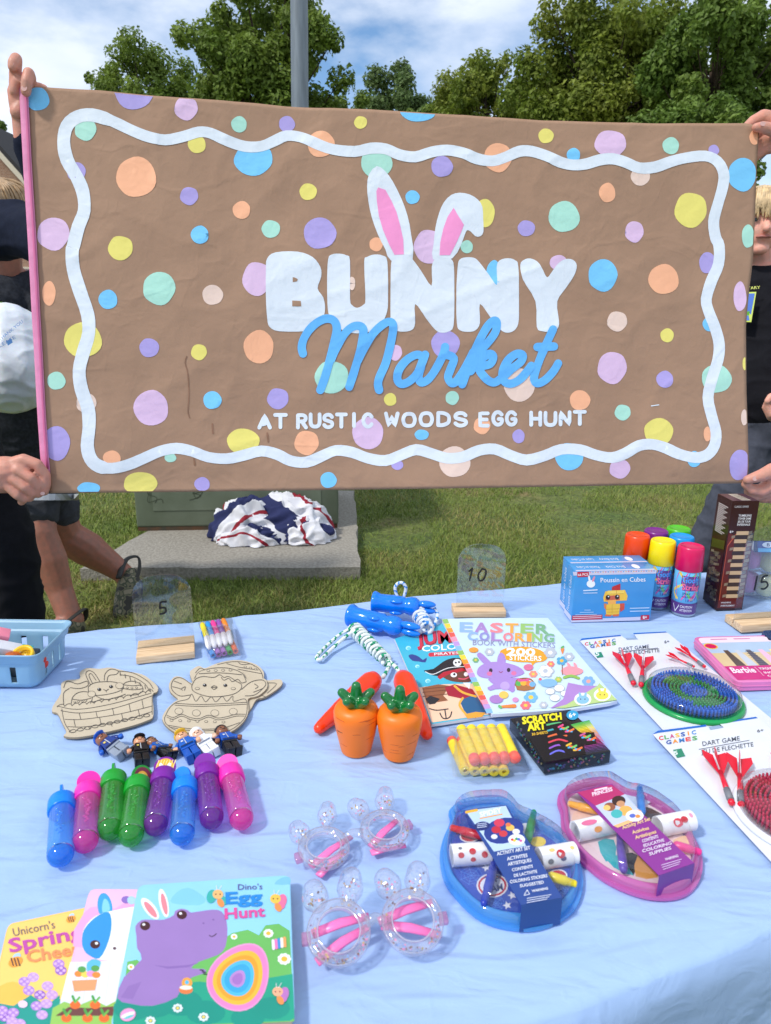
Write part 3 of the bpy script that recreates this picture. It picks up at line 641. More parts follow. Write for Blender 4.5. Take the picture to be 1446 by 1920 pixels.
# pole
pb = P(548, 890, 0); pb = CP + (D(553, 100, 6.2) - CP); pb = V((pb.x, pb.y, 0))
pole = thing('light_pole', 'grey galvanised steel pole rising behind the banner', 'pole', pb)
m_galv = mat('galvanised_steel', (122, 130, 138), rough=.5, vscale=4, metal=.35, var=.12, bump=.1, bscale=30, stretch=(8, 8, 1))
lean = V((.012, 0, 1))
MB().tube([pb + lean * z for z in (0, 1, 3, 5, 7)], [.082, .08, .077, .073, .07], n=24).build('shaft', m_galv, pole)
MB().box((pb.x - .17, pb.y - .17, 0), (pb.x + .17, pb.y + .17, .03), bev=.005).build('base_plate', m_galv, pole)
MB().tube([pb + lean * 6.9, pb + V((.15, -.2, 7.15)), pb + V((.2, -1.2, 7.3))], [.05, .04, .035], n=10).build('arm', m_galv, pole)
MB().box((pb.x + .08, pb.y - 1.7, 7.26), (pb.x + .34, pb.y - 1.15, 7.36), bev=.03).build('lamp_head', m_galv, pole)
# sidewalk far behind, seen beside the boy on the right
sa, sb = P(1380, 820, 0), P(1470, 806, 0)
MB().prism([V((2.5, 11.2, .03)), V((30, 13.5, .03)), V((30, 15.2, .03)), V((2.5, 12.6, .03))], (0, 0, -.12)).build('sidewalk', mat('pale_concrete', (196, 184, 172), rough=.9, vscale=5, bump=.2, bscale=60), fixn=True, kind='structure')
# brick house on the left
hs = thing('brick_house', 'red brick house with pale gable trim far behind the left holder', 'house', (-13.5, 24, 0))
def brick_nodes(t, b, N, L):
    tc = N('ShaderNodeTexCoord'); mp = N('ShaderNodeMapping'); mp.inputs['Rotation'].default_value = (R(90), 0, 0); br = N('ShaderNodeTexBrick'); br.inputs['Scale'].default_value = 4.5
    br.inputs['Color1'].default_value = (.30, .14, .085, 1); br.inputs['Color2'].default_value = (.40, .22, .14, 1); br.inputs['Mortar'].default_value = (.45, .38, .32, 1)
    L(tc.outputs['Object'], mp.inputs['Vector']); L(mp.outputs['Vector'], br.inputs['Vector']); L(br.outputs['Color'], b.inputs['Base Color']); b.inputs['Roughness'].default_value = .9
m_brick = nodes_mat('brick', brick_nodes)
hy, hd = 32.0, 8.0; _tx = lambda px, py: (lambda d: (d.x / d.y * hy, CAMZ + d.z / d.y * hy))(ray(px, py)); hx, hr = _tx(-40, 238); e_x, he = _tx(46, 338); hw = 2 * (e_x - hx)
MB().add([(hx - hw / 2, hy, 0), (hx + hw / 2, hy, 0), (hx + hw / 2, hy, he), (hx, hy, hr), (hx - hw / 2, hy, he), (hx - hw / 2, hy + hd, 0), (hx + hw / 2, hy + hd, 0), (hx + hw / 2, hy + hd, he), (hx, hy + hd, hr), (hx - hw / 2, hy + hd, he)],
         [(0, 1, 2, 3, 4), (9, 8, 7, 6, 5), (1, 6, 7, 2), (0, 4, 9, 5)]).build('wall', m_brick, hs)
m_trim = mat('cream_trim', (214, 200, 180), rough=.7); m_roof = mat('dark_shingle', (52, 50, 52), rough=.9, vscale=9, bump=.5, bscale=30)
for sg in (-1, 1):
    e0 = V((hx, 0, hr + .18)); e1 = V((hx + sg * (hw / 2 + .5), 0, he - .32))
    n_ = V((sg * .7, 0, 1)).normalized() * .14
    q = [V((p.x, yy, p.z)) for p, yy in ((e0, hy - .4), (e1, hy - .4), (e1, hy + hd + .4), (e0, hy + hd + .4))]
    MB().prism([p + n_ for p in q], -n_).build('roof_slope', m_roof, hs, fixn=True)
    MB().prism([V((e0.x, hy - .43, e0.z - .02)), V((e1.x, hy - .43, e1.z - .02)), V((e1.x, hy - .43, e1.z - .30)), V((e0.x, hy - .43, e0.z - .34))], (0, .06, 0)).build('gable_trim', m_trim, hs, fixn=True)
for wx in (-1.1, 1.1):
    wn = MB().box((hx + wx - .5, hy - .05, 1.2), (hx + wx + .5, hy - .005, 2.8)).build('window', m_trim, hs)
    MB().box((hx + wx - .42, hy - .07, 1.28), (hx + wx + .42, hy - .052, 2.72)).build('pane', mat('window_glass', (40, 50, 62), rough=.08), wn)
# second roof between the right trees
h2 = thing('grey_roofed_house', 'small grey shingled house glimpsed between the right trees', 'house', (8.4, 34, 0))
MB().box((5.4, 32, 0), (11.4, 38, 4.4)).build('wall', mat('stucco', (190, 178, 165), rough=.9), h2)
for sg in (-1, 1):
    q = [V((8.4, 31.6, 7.0)), V((8.4 + sg * 3.5, 31.6, 4.2)), V((8.4 + sg * 3.5, 38.4, 4.2)), V((8.4, 38.4, 7.0))]; MB().prism(q, (0, 0, -.15)).build('roof_slope', mat('weathered_shingle', (120, 108, 100), rough=.9, vscale=8), h2, fixn=True)
MB().add([(5.4, 31.98, 4.39), (11.4, 31.98, 4.39), (8.4, 31.98, 6.75)], [(0, 1, 2)]).build('gable', MATS['stucco'], h2)
# ---------------------------------------------------------------- trees
def leaf_mat(name, base, tipc):
    def fn(t, b, N, L):
        tc = N('ShaderNodeTexCoord'); a = N('ShaderNodeTexNoise'); a.inputs['Scale'].default_value = .9; a.inputs['Detail'].default_value = 5
        L(tc.outputs['Object'], a.inputs['Vector']); r = N('ShaderNodeValToRGB'); r.color_ramp.elements[0].position = .38; r.color_ramp.elements[1].position = .62
        r.color_ramp.elements[0].color = (*base, 1); r.color_ramp.elements[1].color = (*tipc, 1)
        ge = N('ShaderNodeNewGeometry'); h = N('ShaderNodeHueSaturation'); mr = N('ShaderNodeMapRange'); mr.inputs['To Min'].default_value = .7; mr.inputs['To Max'].default_value = 1.35
        L(ge.outputs['Random Per Island'], mr.inputs['Value']); L(mr.outputs['Result'], h.inputs['Value']); L(a.outputs['Fac'], r.inputs['Fac']); L(r.outputs['Color'], h.inputs['Color'])
        b.inputs['Roughness'].default_value = .55; b.inputs['Specular IOR Level'].default_value = .3; L(h.outputs['Color'], b.inputs['Base Color'])
        tl = N('ShaderNodeBsdfTranslucent'); L(h.outputs['Color'], tl.inputs['Color']); mx = N('ShaderNodeMixShader'); mx.inputs['Fac'].default_value = .4
        o = [n for n in t.nodes if n.type == 'OUTPUT_MATERIAL'][0]; L(b.outputs[0], mx.inputs[1]); L(tl.outputs[0], mx.inputs[2]); L(mx.outputs[0], o.inputs['Surface'])
    return nodes_mat(name, fn)
LM = [leaf_mat('oak_leaf', (.135, .205, .030), (.21, .285, .05)), leaf_mat('yellowing_leaf', (.165, .225, .03), (.265, .305, .048)), leaf_mat('dark_leaf', (.125, .205, .034), (.185, .265, .048)), leaf_mat('blue_green_leaf', (.115, .18, .055), (.15, .215, .07))]
m_bark = mat('bark', (66, 54, 44), rough=.95, vscale=12, bump=.8, bscale=20, bdist=.03, var=.25)
def tree(x, y, h, rad, z0, lm, label, seed, nclump=46, leaf=.085, per=420, name='leafy_tree', ext=1.0, hook=None):
    r_ = random.Random(seed); t = thing(name, label, 'tree', (x, y, 0), group='trees behind the banner')
    br = MB(); top = V((x + r_.uniform(-.3, .3), y, h * .8))
    tr = h * .022 + .05
    tk = [V((x, y, 0)), V((x + r_.uniform(-.1, .1), y, h * .25)), V((x + r_.uniform(-.25, .25), y, h * .5)), top]
    MB().tube(spline(tk, 4), [tr * (1.25 - 1.05 * i / 12) for i in range(13)], n=10).build('trunk', m_bark, t)
    lv = MB(); cz = (z0 + h) / 2; hz = (h - z0) / 2; cl = []
    for k in range(nclump):
        u = r_.uniform(-.9, 1); a = r_.uniform(0, 2 * math.pi); q = math.sqrt(max(0, 1 - u * u)); f = r_.uniform(.25, 1.0) ** .6 * (1 + .25 * math.sin(a * 3 + seed) * q)
        c = V((x + rad * ext * f * q * math.cos(a), y + rad * f * q * math.sin(a), cz + hz * .93 * f * u)); cl.append(c)
        s = V((x, y, min(max(c.z - rad * .7, h * .2), h * .72))); mid = s.lerp(c, .5) + V((0, 0, -.12 * rad))
        br.tube(spline([s, mid, c], 4), [tr * .15 * (1 - .9 * i / 8) + .004 for i in range(9)], n=5)
    br.build('branches', m_bark, t)
    vs, fs = [], []
    for c in cl:
        cr_ = r_.uniform(.5, 1.15) * rad * .235
        for k in range(int(per * 1.35 * (cr_ / (rad * .235)) ** 2)):
            d = V((r_.gauss(0, 1), r_.gauss(0, 1), r_.gauss(0, 1))).normalized(); p = c + d * cr_ * (r_.random() ** .38) * (1 + .3 * noise.noise(d * 2 + c)); p.z += -.05 * cr_
            nn = (d * .7 + V((r_.uniform(-1, 1), r_.uniform(-1, 1), r_.uniform(-.2, 1.2)))).normalized(); a_ = nn.orthogonal().normalized(); b_ = nn.cross(a_); an = r_.uniform(0, 6.28)
            a2 = a_ * math.cos(an) + b_ * math.sin(an); b2 = nn.cross(a2); s_ = leaf * r_.uniform(.6, 1.3)
            i = len(vs); vs += [p - a2 * s_ * .75, p + b2 * s_ * .42 + nn * s_ * .12, p + a2 * s_ * .75, p - b2 * s_ * .42 + nn * s_ * .12]; fs.append((i, i + 1, i + 2, i + 3))
    lv.add(vs, fs); lv.build('crown', LM[lm], t); return t
def tx(px, y): d = ray(px, 150); return d.x / d.y * y
def tz(py, y, px=723): d = ray(px, py); return CAMZ + d.z / d.y * y
def tr_(px, pyt, y, wpx, pyb, lm, label, seed, **k):
    rad = wpx / 2 * y / F * .88; tree(tx(px, y), y, tz(pyt, y, px) - rad * .12, rad, max(1.0, tz(pyb, y, px)), lm, label, seed, **k)
tr_(505, -75, 19, 300, 330, 0, 'tall full oak directly behind the grey pole', 3, nclump=95, per=480)
tr_(272, 55, 24, 235, 330, 0, 'smaller lobed green tree left of the tall oak', 5, nclump=56, per=330)
tr_(190, 112, 27, 110, 330, 0, 'low young tree at the left end of the tree row', 8, nclump=22, per=260)
tr_(742, 104, 34, 215, 330, 3, 'distant dull green round tree right of the pole', 11, nclump=36, per=420, leaf=.13)
tr_(645, 150, 30, 130, 330, 0, 'low bushy tree tucked right beside the pole', 12, nclump=24, per=320)
tr_(925, 80, 23, 265, 330, 1, 'mid sized yellow green tree right of the open sky', 14, nclump=74, per=360)
tr_(1135, -60, 20, 330, 330, 1, 'big yellowing tree reaching the top edge on the right', 17, nclump=120, per=440)
tr_(1350, -45, 17.5, 300, 330, 2, 'dark green tree at the top right corner', 21, nclump=95, per=460)
tr_(1290, 160, 15, 260, 420, 2, 'low dark leafy tree right above the banner corner', 23, nclump=56, per=380, leaf=.075)
tr_(1450, 235, 13, 170, 620, 2, 'dark shrubby tree behind the blond boy', 25, nclump=34, per=380, leaf=.075)
tr_(1010, 170, 27, 150, 330, 0, 'low green tree between the two yellowing trees', 29, nclump=26, per=320)
tr_(-20, 205, 40, 110, 420, 2, 'dark green tree at the left edge above the brick house', 31, nclump=28, per=360)
tr_(842, 158, 29, 150, 330, 0, 'low green tree left of the yellow green one', 37, nclump=30, per=340)
tr_(360, 150, 28, 160, 330, 0, 'low green tree filling the gap left of the oak', 35, nclump=26, per=320)
# ---------------------------------------------------------------- grass blades
def grass(n, name, region, seed, hmin, hmax, wd):
    r_ = random.Random(seed); vs, fs = [], []
    padp = [(p.x, p.y) for p in padw]
    def inpad(x, y):
        s = False; j = 3
        for i in range(4):
            xi, yi = padp[i]; xj, yj = padp[j]
            if (yi > y) != (yj > y) and x < (xj - xi) * (y - yi) / (yj - yi) + xi: s = not s
            j = i
        return s
    cnt = 0
    while cnt < n:
        x, y = region(r_)
        if inpad(x, y): continue
        cnt += 1
        dn_ = noise.noise(V((x * 1.1, y * 1.1, 5))) + .5 * noise.noise(V((x * 3, y * 3, 1)))
        if dn_ < -.25 and r_.random() < .75: continue
        h = r_.uniform(hmin, hmax) * (1 + .5 * dn_); a = r_.uniform(0, 6.28); wv = V((math.cos(a), math.sin(a), 0)) * wd * r_.uniform(.6, 1.3)
        ln = V((r_.gauss(0, .6), r_.gauss(0, .6), 0)) * h; b = V((x, y, -.012)); i = len(vs)
        vs += [b - wv, b + wv, b + wv * .7 + ln * .4 + V((0, 0, h * .62)), b - wv * .7 + ln * .4 + V((0, 0, h * .62)), b + ln + V((0, 0, h * .95))]; fs += [(i, i + 1, i + 2, i + 3), (i + 3, i + 2, i + 4)]
    return MB().add(vs, fs)
def blade_nodes(t, b, N, L):
    tc = N('ShaderNodeTexCoord'); a = N('ShaderNodeTexNoise'); a.inputs['Scale'].default_value = 1.3; a.inputs['Detail'].default_value = 6; L(tc.outputs['Object'], a.inputs['Vector'])
    ge = N('ShaderNodeNewGeometry'); ad = N('ShaderNodeMath'); ad.operation = 'MULTIPLY_ADD'; ad.inputs[1].default_value = .32; L(ge.outputs['Random Per Island'], ad.inputs[0]); L(a.outputs['Fac'], ad.inputs[2])
    r = N('ShaderNodeValToRGB'); e = r.color_ramp.elements; e[0].position = .42; e[0].color = (.13, .205, .03, 1); e[1].position = .93; e[1].color = (.40, .31, .13, 1); q = e.new(.70); q.color = (.235, .295, .06, 1)
    L(ad.outputs[0], r.inputs['Fac']); L(r.outputs['Color'], b.inputs['Base Color']); b.inputs['Roughness'].default_value = .6; b.inputs['Specular IOR Level'].default_value = .25
m_blade = nodes_mat('grass_blade', blade_nodes)
def reg(r_):
    y = 2.2 + 7.5 * r_.random() ** 1.5; return r_.uniform(-.62, .66) * (y + .3), y
grass(230000, 'g', reg, 3, .014, .038, .0021).build('grass', m_blade, label='short patchy green lawn grass with dry straw spots', cat='grass', kind='stuff')
# ================================================================ things on the table
def hz(A, x, y):
    """height at which the vertical through A meets the photo row y"""
    d = ray(x, y); h = V((A.x, A.y, 0)).length; return CAMZ + d.z / V((d.x, d.y, 0)).length * h
def boxat(fl, fr, back, ztop, z0=TZ, backz=None):
    A, B = P(*fl, z0), P(*fr, z0); x = (B - A).normalized(); y = V((-x.y, x.x, 0))
    d = (P(*back, ztop if backz is None else backz) - A).dot(y)
    M_ = Mx(((x.x, y.x, 0, A.x), (x.y, y.y, 0, A.y), (0, 0, 1, z0), (0, 0, 0, 1)))
    return M_, (B - A).length, d, ztop - z0
def pl(M_, a, b, c): return Plane(M_ @ V(a), M_ @ V(b), M_ @ V(c))
WHITE = (238, 240, 242)
m_print = printmat('print', rough=.4)
m_gloss = printmat('gloss_print', rough=.22, spec=.5)
def slab(name, px, plane, th, edge, parent, top=None):
    """sheet or board: outline in photo pixels on plane, extruded away from the viewer's side"""
    return MB().prism([plane.at(*p) for p in px], -plane.n * th, lin(top or WHITE), lin(edge)).build(name, m_print, parent, fixn=True)
def rpoly(px, r=.12, n=4):
    """round the corners of a polygon"""
    out = []; m = len(px)
    for i in range(m):
        p, a, b = V((*px[i], 0)), V((*px[i - 1], 0)), V((*px[(i + 1) % m], 0))
        s, e = p.lerp(a, r), p.lerp(b, r)
        for k in range(n + 1): t = k / n; q = s.lerp(p, t).lerp(p.lerp(e, t), t); out.append((q.x, q.y))
    return out
# ---------------------------------------------------------------- board books
k8 = cr(0, 1600, 600, 1920)
def pl3(*q): return Plane(*[P(x, y, z) for x, y, z in q])
# bottom: yellow
spl = flat(TZ + .011)
bk = thing('board_book', 'yellow board book with purple lilacs, lowest of the three overlapping books', 'book', P(70, 1830), group='board books')
o_ = rpoly(k8((35, 320), (470, 228), (330, 960), (-110, 980)), .06)
slab('pages', o_, spl, .0105, (236, 214, 190), bk, (249, 205, 110))
p = Print(spl.at)
p.poly(k8((40, 330), (440, 245), (310, 925), (-90, 940)), (250, 208, 112))
p.poly(k8((-80, 650), (0, 600), (60, 580), (120, 610), (110, 690), (-80, 720)), (252, 192, 84), 2)
p.poly(k8((-90, 720), (-20, 675), (60, 690), (140, 640), (210, 690), (270, 640), (300, 930), (-90, 940)), (34, 154, 140))
for x, y in ((110, 580), (150, 560), (130, 620), (180, 640), (215, 600), (165, 690), (210, 680), (235, 640), (190, 730), (265, 500), (275, 530), (20, 740), (60, 720), (90, 770), (30, 790), (10, 710), (55, 760)):
    q = k8((x, y))[0]; p.ell(q[0], q[1], 11, 9, ((176, 130, 210), (150, 104, 190), (196, 156, 224))[(x + y) % 3])
    for a in range(4): p.ell(q[0] + 6 * math.cos(a * 1.6), q[1] + 5 * math.sin(a * 1.6), 3.2, 2.6, (214, 178, 232))
p.ell(*k8((103, 682))[0], 9, 7, (240, 210, 236))
for x, y in ((70, 490), (320, 297)):
    q = k8((x, y))[0]; s_ = 1 if x < 100 else .65
    p.ell(q[0] + 2 * s_, q[1] - 9 * s_, 9 * s_, 6 * s_, (176, 214, 240), -40); p.ell(*q, 14 * s_, 9 * s_, (240, 160, 60), -25)
    for k in (-1, 0, 1): p.stroke([(q[0] + (k * 6 - 2) * s_, q[1] - 6 * s_), (q[0] + (k * 6 + 2) * s_, q[1] + 7 * s_)], 2.6 * s_, (60, 40, 50), 0)
q0, q1 = k8((62, 375), (250, 338)); p.text("Unicorn's", q0, q1, 15, (112, 92, 110))
q0, q1 = k8((45, 448), (352, 388)); p.text('Spring', q0, (q1[0] + 12, q1[1] - 3), 25, (196, 78, 168), .028)
q0, q1 = k8((125, 495), (345, 455)); p.text('Cheer', q0, (q1[0] + 8, q1[1]), 22, (238, 146, 92), .028)
p.build('cover_print', bk, m_gloss)
# middle: pink
mpl = flat(TZ + .0225)
bk = thing('board_book', 'pink board book with a blue and white bunny, middle of the three overlapping books', 'book', P(190, 1800, TZ + .011), group='board books')
o_ = rpoly(k8((405, 162), (930, 165), (800, 960), (200, 965)), .05)
slab('pages', o_, mpl, .0112, (232, 210, 180), bk, (244, 188, 222))
p = Print(mpl.at)
p.poly(k8((410, 168), (900, 170), (780, 930), (218, 930)), (246, 190, 224))
p.poly(k8((380, 270), (440, 240), (520, 250), (560, 225), (620, 240), (600, 420), (330, 420)), (238, 168, 212), 2)
p.poly(k8((318, 492), (800, 480), (760, 800), (240, 800)), (226, 230, 240))
for x in (350, 400, 450, 500, 550): a, b = k8((x, 495), (x - 40, 780)); p.stroke([a, b], 1.2, (206, 212, 226), 0)
p.poly(k8((238, 700), (290, 670), (350, 690), (420, 660), (480, 690), (560, 650), (640, 700), (600, 940), (200, 940)), (150, 198, 92))
p.poly(k8((250, 735), (310, 695), (400, 700), (540, 690), (540, 735)), (112, 66, 60))
p.poly(k8((440, 230), (450, 190), (475, 180), (500, 210), (508, 260), (480, 275), (450, 275)), (64, 160, 226), 3)
p.poly(k8((462, 235), (472, 205), (490, 220), (496, 258), (465, 270)), (132, 206, 236), 3)
p.poly(k8((370, 400), (380, 340), (430, 285), (520, 258), (640, 260), (650, 480), (500, 485), (420, 470), (380, 440)), (246, 248, 252), 3)
p.poly(k8((370, 400), (380, 345), (430, 290), (490, 265), (505, 320), (490, 400), (450, 475), (400, 460), (378, 435)), (52, 150, 236), 3)
p.poly(k8((392, 500), (420, 478), (456, 490), (440, 530), (400, 545)), (96, 186, 240), 3)
for x, y, r_, c in ((430, 412, 9.5, (70, 30, 30)), (436, 407, 3, (250, 250, 250)), (518, 430, 3.4, (90, 60, 70))): q = k8((x, y))[0]; p.ell(q[0], q[1], r_, r_ * .85, c)
p.poly(k8((325, 575), (440, 570), (430, 620), (335, 625)), (222, 158, 108), 0)
for x, y, c in ((355, 545, (245, 140, 60)), (385, 548, (240, 210, 90)), (410, 545, (230, 150, 200)), (435, 550, (245, 140, 60)), (370, 525, (90, 160, 80)), (430, 520, (90, 160, 80))): q = k8((x, y))[0]; p.ell(q[0], q[1], 8, 6, c)
for x in (340, 430, 300, 395, 470):
    y = 685 if x in (340, 430) else 745; q = k8((x, y))[0]; p.ell(q[0], q[1], 10, 8, (240, 112, 46)); p.stroke([(q[0], q[1] - 5), (q[0] - 5, q[1] - 16)], 5, (80, 160, 70), 0); p.stroke([(q[0], q[1] - 5), (q[0] + 8, q[1] - 14)], 4, (110, 180, 80), 0)
q = k8((570, 210))[0]; p.ell(q[0], q[1], 9, 7, (140, 110, 190)); p.ell(q[0] + 10, q[1] + 1, 8, 8, (170, 210, 240))
p.build('cover_print', bk, m_gloss)
# top: dino, resting on the other books at its left and on the cloth at its right
dpl = pl3((207, 1927, TZ + .034), (259, 1660, TZ + .034), (548, 1770, TZ + .0135))
bk = thing('board_book', 'blue and green board book with a purple dinosaur, topmost of the three overlapping books', 'book', P(400, 1850), group='board books')
o_ = rpoly([(259, 1660), (544, 1641), (553, 1904), (207, 1929)], .05)
slab('pages', o_, dpl, .0122, (214, 190, 150), bk, (150, 214, 246))
p = Print(dpl.at)
inner = rpoly([(260.5, 1661.5), (543, 1642.5), (551.5, 1902.5), (209, 1927)], .05)
p.poly(inner, (152, 216, 248))
p.poly(k8((770, 215), (800, 175), (850, 155), (900, 180), (930, 210), (900, 235), (800, 230)), (134, 204, 238), 2)
p.poly(k8((1240, 140), (1270, 112), (1308, 108), (1310, 140)), (128, 196, 240), 2)
p.poly(k8((535, 800), (555, 640), (575, 490), (620, 480), (660, 520), (800, 500), (900, 470), (960, 420), (1050, 360), (1120, 345), (1170, 370), (1200, 325), (1260, 318), (1310, 350), (1322, 600), (1330, 760)), (112, 190, 96))
p.poly(k8((512, 720), (530, 640), (545, 590), (700, 600), (900, 580), (1000, 590), (1150, 575), (1322, 545), (1331, 745), (1310, 757), (510, 790)), (40, 166, 134))
for x, y, r_ in ((700, 690, 44), (820, 675, 50), (930, 720, 46), (1230, 700, 42), (600, 700, 46), (1120, 745, 40)): q = k8((x, y))[0]; p.ell(q[0], q[1], r_ * .8, r_ * .5, ((30, 150, 130), (24, 140, 124))[x % 2])
p.poly(k8((530, 655), (560, 560), (640, 480), (620, 430), (616, 370), (612, 330), (640, 302), (680, 300), (740, 300), (785, 280), (790, 262), (820, 250), (850, 258), (865, 268), (930, 258), (985, 256), (1015, 280), (1028, 340), (1020, 420), (985, 460), (900, 490), (865, 520), (920, 522), (930, 540), (870, 560), (820, 600), (800, 650), (690, 690), (590, 680)), (160, 126, 190), 2)
p.poly(k8((545, 652), (580, 600), (640, 580), (600, 660)), (150, 116, 182))
p.poly(k8((690, 505), (760, 522), (850, 515), (900, 495), (850, 505), (760, 512)), (142, 108, 176))
for q, rx, ry, rt in (((678, 250), 20, 52, -38), ((740, 225), 17, 58, -12)):
    c_ = k8(q)[0]; p.ell(c_[0], c_[1], rx * .5, ry * .47, (250, 250, 252), rt); p.ell(c_[0] + 1, c_[1] + 2, rx * .3, ry * .36, (238, 140, 150), rt)
for q, rt in (((656, 328), 0), ((822, 278), 0)):
    c_ = k8(q)[0]; p.ell(*c_, 9.6, 8.4, (72, 30, 36)); p.ell(c_[0] - 2.5, c_[1] - 2.5, 2.8, 2.4, (250, 250, 250))
p.stroke(k8((946, 372), (960, 376), (978, 364)), 1.8, (74, 46, 70)); 
for q in ((920, 316), (964, 300)): p.ell(*k8(q)[0], 2, 1.6, (134, 100, 164))
for q in ((905, 527), (915, 536), (920, 545)): a = k8(q)[0]; p.stroke([a, (a[0] + 6, a[1] + 1)], 2.4, (50, 40, 50), 0)
q = k8((845, 600))[0]; p.ell(q[0] - 2, q[1] + 7, 13, 8, (244, 130, 70)); p.ell(q[0], q[1] - 6, 10, 10, (248, 168, 66)); p.ell(q[0] - 2, q[1] + 3, 12, 4, (250, 244, 220)); p.ell(q[0], q[1] - 7, 4, 4, (90, 190, 230))
eg = k8((1085, 555))[0]
ax_, ay_ = math.cos(R(-58)), math.sin(R(-58))
for sc_, c_ in ((1, (240, 156, 206)), (.95, (234, 138, 196)), (.80, (252, 190, 62)), (.67, (246, 166, 50)), (.53, (84, 190, 226)), (.42, (62, 170, 216)), (.25, (190, 140, 206)), (.17, (170, 118, 194))):
    pts = []
    for i in range(32):
        a = 2 * math.pi * i / 32; u = 67 * sc_ * math.cos(a); v = 55 * sc_ * math.sin(a) * (1 - .20 * math.cos(a)); ox, oy = -5 * (1 - sc_), 6 * (1 - sc_)
        pts.append((eg[0] + ox + u * ax_ - v * ay_, eg[1] + oy + u * ay_ + v * ax_))
    p.poly(pts, c_)
for x, y, r_ in ((1285, 478, 12), (1213, 362, 9), (1058, 377, 6), (592, 514, 6)):
    q = k8((x, y))[0]
    for a in range(9): p.ell(q[0] + r_ * .75 * math.cos(a * .7), q[1] + r_ * .65 * math.sin(a * .7), r_ * .34, r_ * .3, (250, 250, 246), n=8)
    p.ell(q[0], q[1], r_ * .5, r_ * .42, (250, 190, 60))
for x, y in ((803, 700), (920, 740), (680, 757)):
    q = k8((x, y))[0]
    for a in range(8): p.ell(q[0] + 7 * math.cos(a * .785), q[1] + 6 * math.sin(a * .785), 3, 2.6, (232, 246, 250), n=8)
    p.ell(q[0], q[1], 3, 2.6, (250, 220, 110))
q = k8((578, 730))[0]; p.ell(*q, 15, 12, (240, 160, 206), -20); p.ell(q[0], q[1], 14, 4, (250, 240, 246), -20); p.ell(q[0] + 2, q[1] + 4, 10, 2.5, (110, 200, 200), -20)
for k in range(5): q = k8((1234 + k * 13, 412 - k * 3))[0]; p.stroke([(q[0], q[1] - 7), (q[0] + 1, q[1] + 8)], 5.4, ((240, 240, 246), (240, 130, 190), (60, 150, 220), (250, 240, 220), (246, 170, 100))[k], 0)
for q, c1_, c2_, sg in (((985, 195), (246, 190, 120), (60, 180, 170), 1), ((1245, 215), (252, 200, 80), (240, 120, 160), 1), ((1255, 635), (250, 180, 140), (190, 120, 190), 1)):
    c_ = k8(q)[0]; p.ell(c_[0] + (12 if q[0] > 1000 else -12), c_[1], 9, 13, c2_, 15); p.ell(c_[0] + (10 if q[0] > 1000 else 12), c_[1] + 8, 8, 8, c2_); p.ell(c_[0] + 5, c_[1] + 12, 6, 9, (246, 150, 80), -30); p.ell(c_[0], c_[1] - 4, 10, 9, c1_)
    for k in (-1, 1): p.ell(c_[0] + k * 4, c_[1] - 4, 1.5, 1.5, (70, 40, 40), n=8); p.stroke([(c_[0] + k * 2, c_[1] - 12), (c_[0] + k * 5 + 2, c_[1] - 20)], 1, (240, 240, 240), 0)
q0, q1 = k8((1076, 165), (1186, 162)); p.text("Dino's", q0, q1, 10.5, (92, 84, 150), .004)
q0, q1 = k8((1022, 228), (1186, 220)); p.text('Egg', q0, q1, 21, (34, 140, 220), .035)
q0, q1 = k8((1018, 296), (1198, 284)); p.text('Hunt', q0, q1, 19, (226, 82, 158), .035)
p.build('cover_print', bk, m_gloss)
# ---------------------------------------------------------------- colouring books
k6 = cr(740, 1140, 1180, 1480)
ppl = flat(TZ + .005)
bk = thing('colouring_book', 'turquoise colouring book with a cartoon pirate, half under the easter book', 'book', P(850, 1300), group='colouring books')
o_ = k6((0, 190), (285, 95), (640, 95), (860, 620), (228, 716))
slab('pages', o_, ppl, .0045, (228, 226, 226), bk, (74, 190, 216))
p = Print(ppl.at)
p.poly(k6((4, 190), (285, 98), (640, 98), (855, 618), (230, 706)), (66, 186, 214))
p.poly(k6((150, 490), (300, 470), (500, 465), (855, 618), (230, 706)), (248, 208, 174))
p.text('JUMBO', *k6((145, 232), (520, 190)), 22, (150, 24, 50), .06); p.text('JUMBO', *k6((140, 228), (515, 186)), 22, (214, 40, 66), .03)
p.text('COLORING', *k6((170, 268), (560, 240)), 10.5, (250, 252, 252), .02)
p.stroke(k6((220, 288), (470, 272)), 7.5, (214, 40, 66), 0); p.text('PIRATES, MERMAIDS', *k6((245, 292), (620, 270)), 4.6, (250, 250, 250), .01)
p.poly(k6((85, 295), (110, 285), (150, 300), (175, 320), (198, 305), (190, 335), (150, 330), (110, 325)), (44, 64, 140), 2)
for x, y, r_ in ((85, 247, 5), (205, 450, 5), (140, 360, 4)): q = k6((x, y))[0]; p.ell(q[0], q[1], r_, r_ * .8, (180, 236, 246)); p.ell(q[0] + 1, q[1] + 1, r_ * .7, r_ * .55, (110, 210, 230))
p.poly(k6((290, 400), (420, 360), (480, 400), (478, 450), (400, 458), (320, 440)), (110, 62, 46), 3)
p.poly(k6((180, 385), (240, 375), (300, 330), (360, 308), (430, 318), (470, 380), (440, 385), (330, 390), (270, 420), (210, 405)), (24, 22, 30), 2)
p.stroke(k6((190, 393), (240, 408), (330, 370), (440, 360)), 1.4, (240, 240, 240))
p.poly(k6((262, 425), (300, 395), (420, 368), (440, 385), (330, 410), (280, 440)), (188, 26, 46), 0)
q = k6((387, 337))[0]; p.ell(q[0], q[1], 8, 7, (244, 244, 244)); p.ell(q[0] - 3, q[1], 2, 2, (20, 20, 24), n=8); p.ell(q[0] + 3, q[1] - 1, 2, 2, (20, 20, 24), n=8)
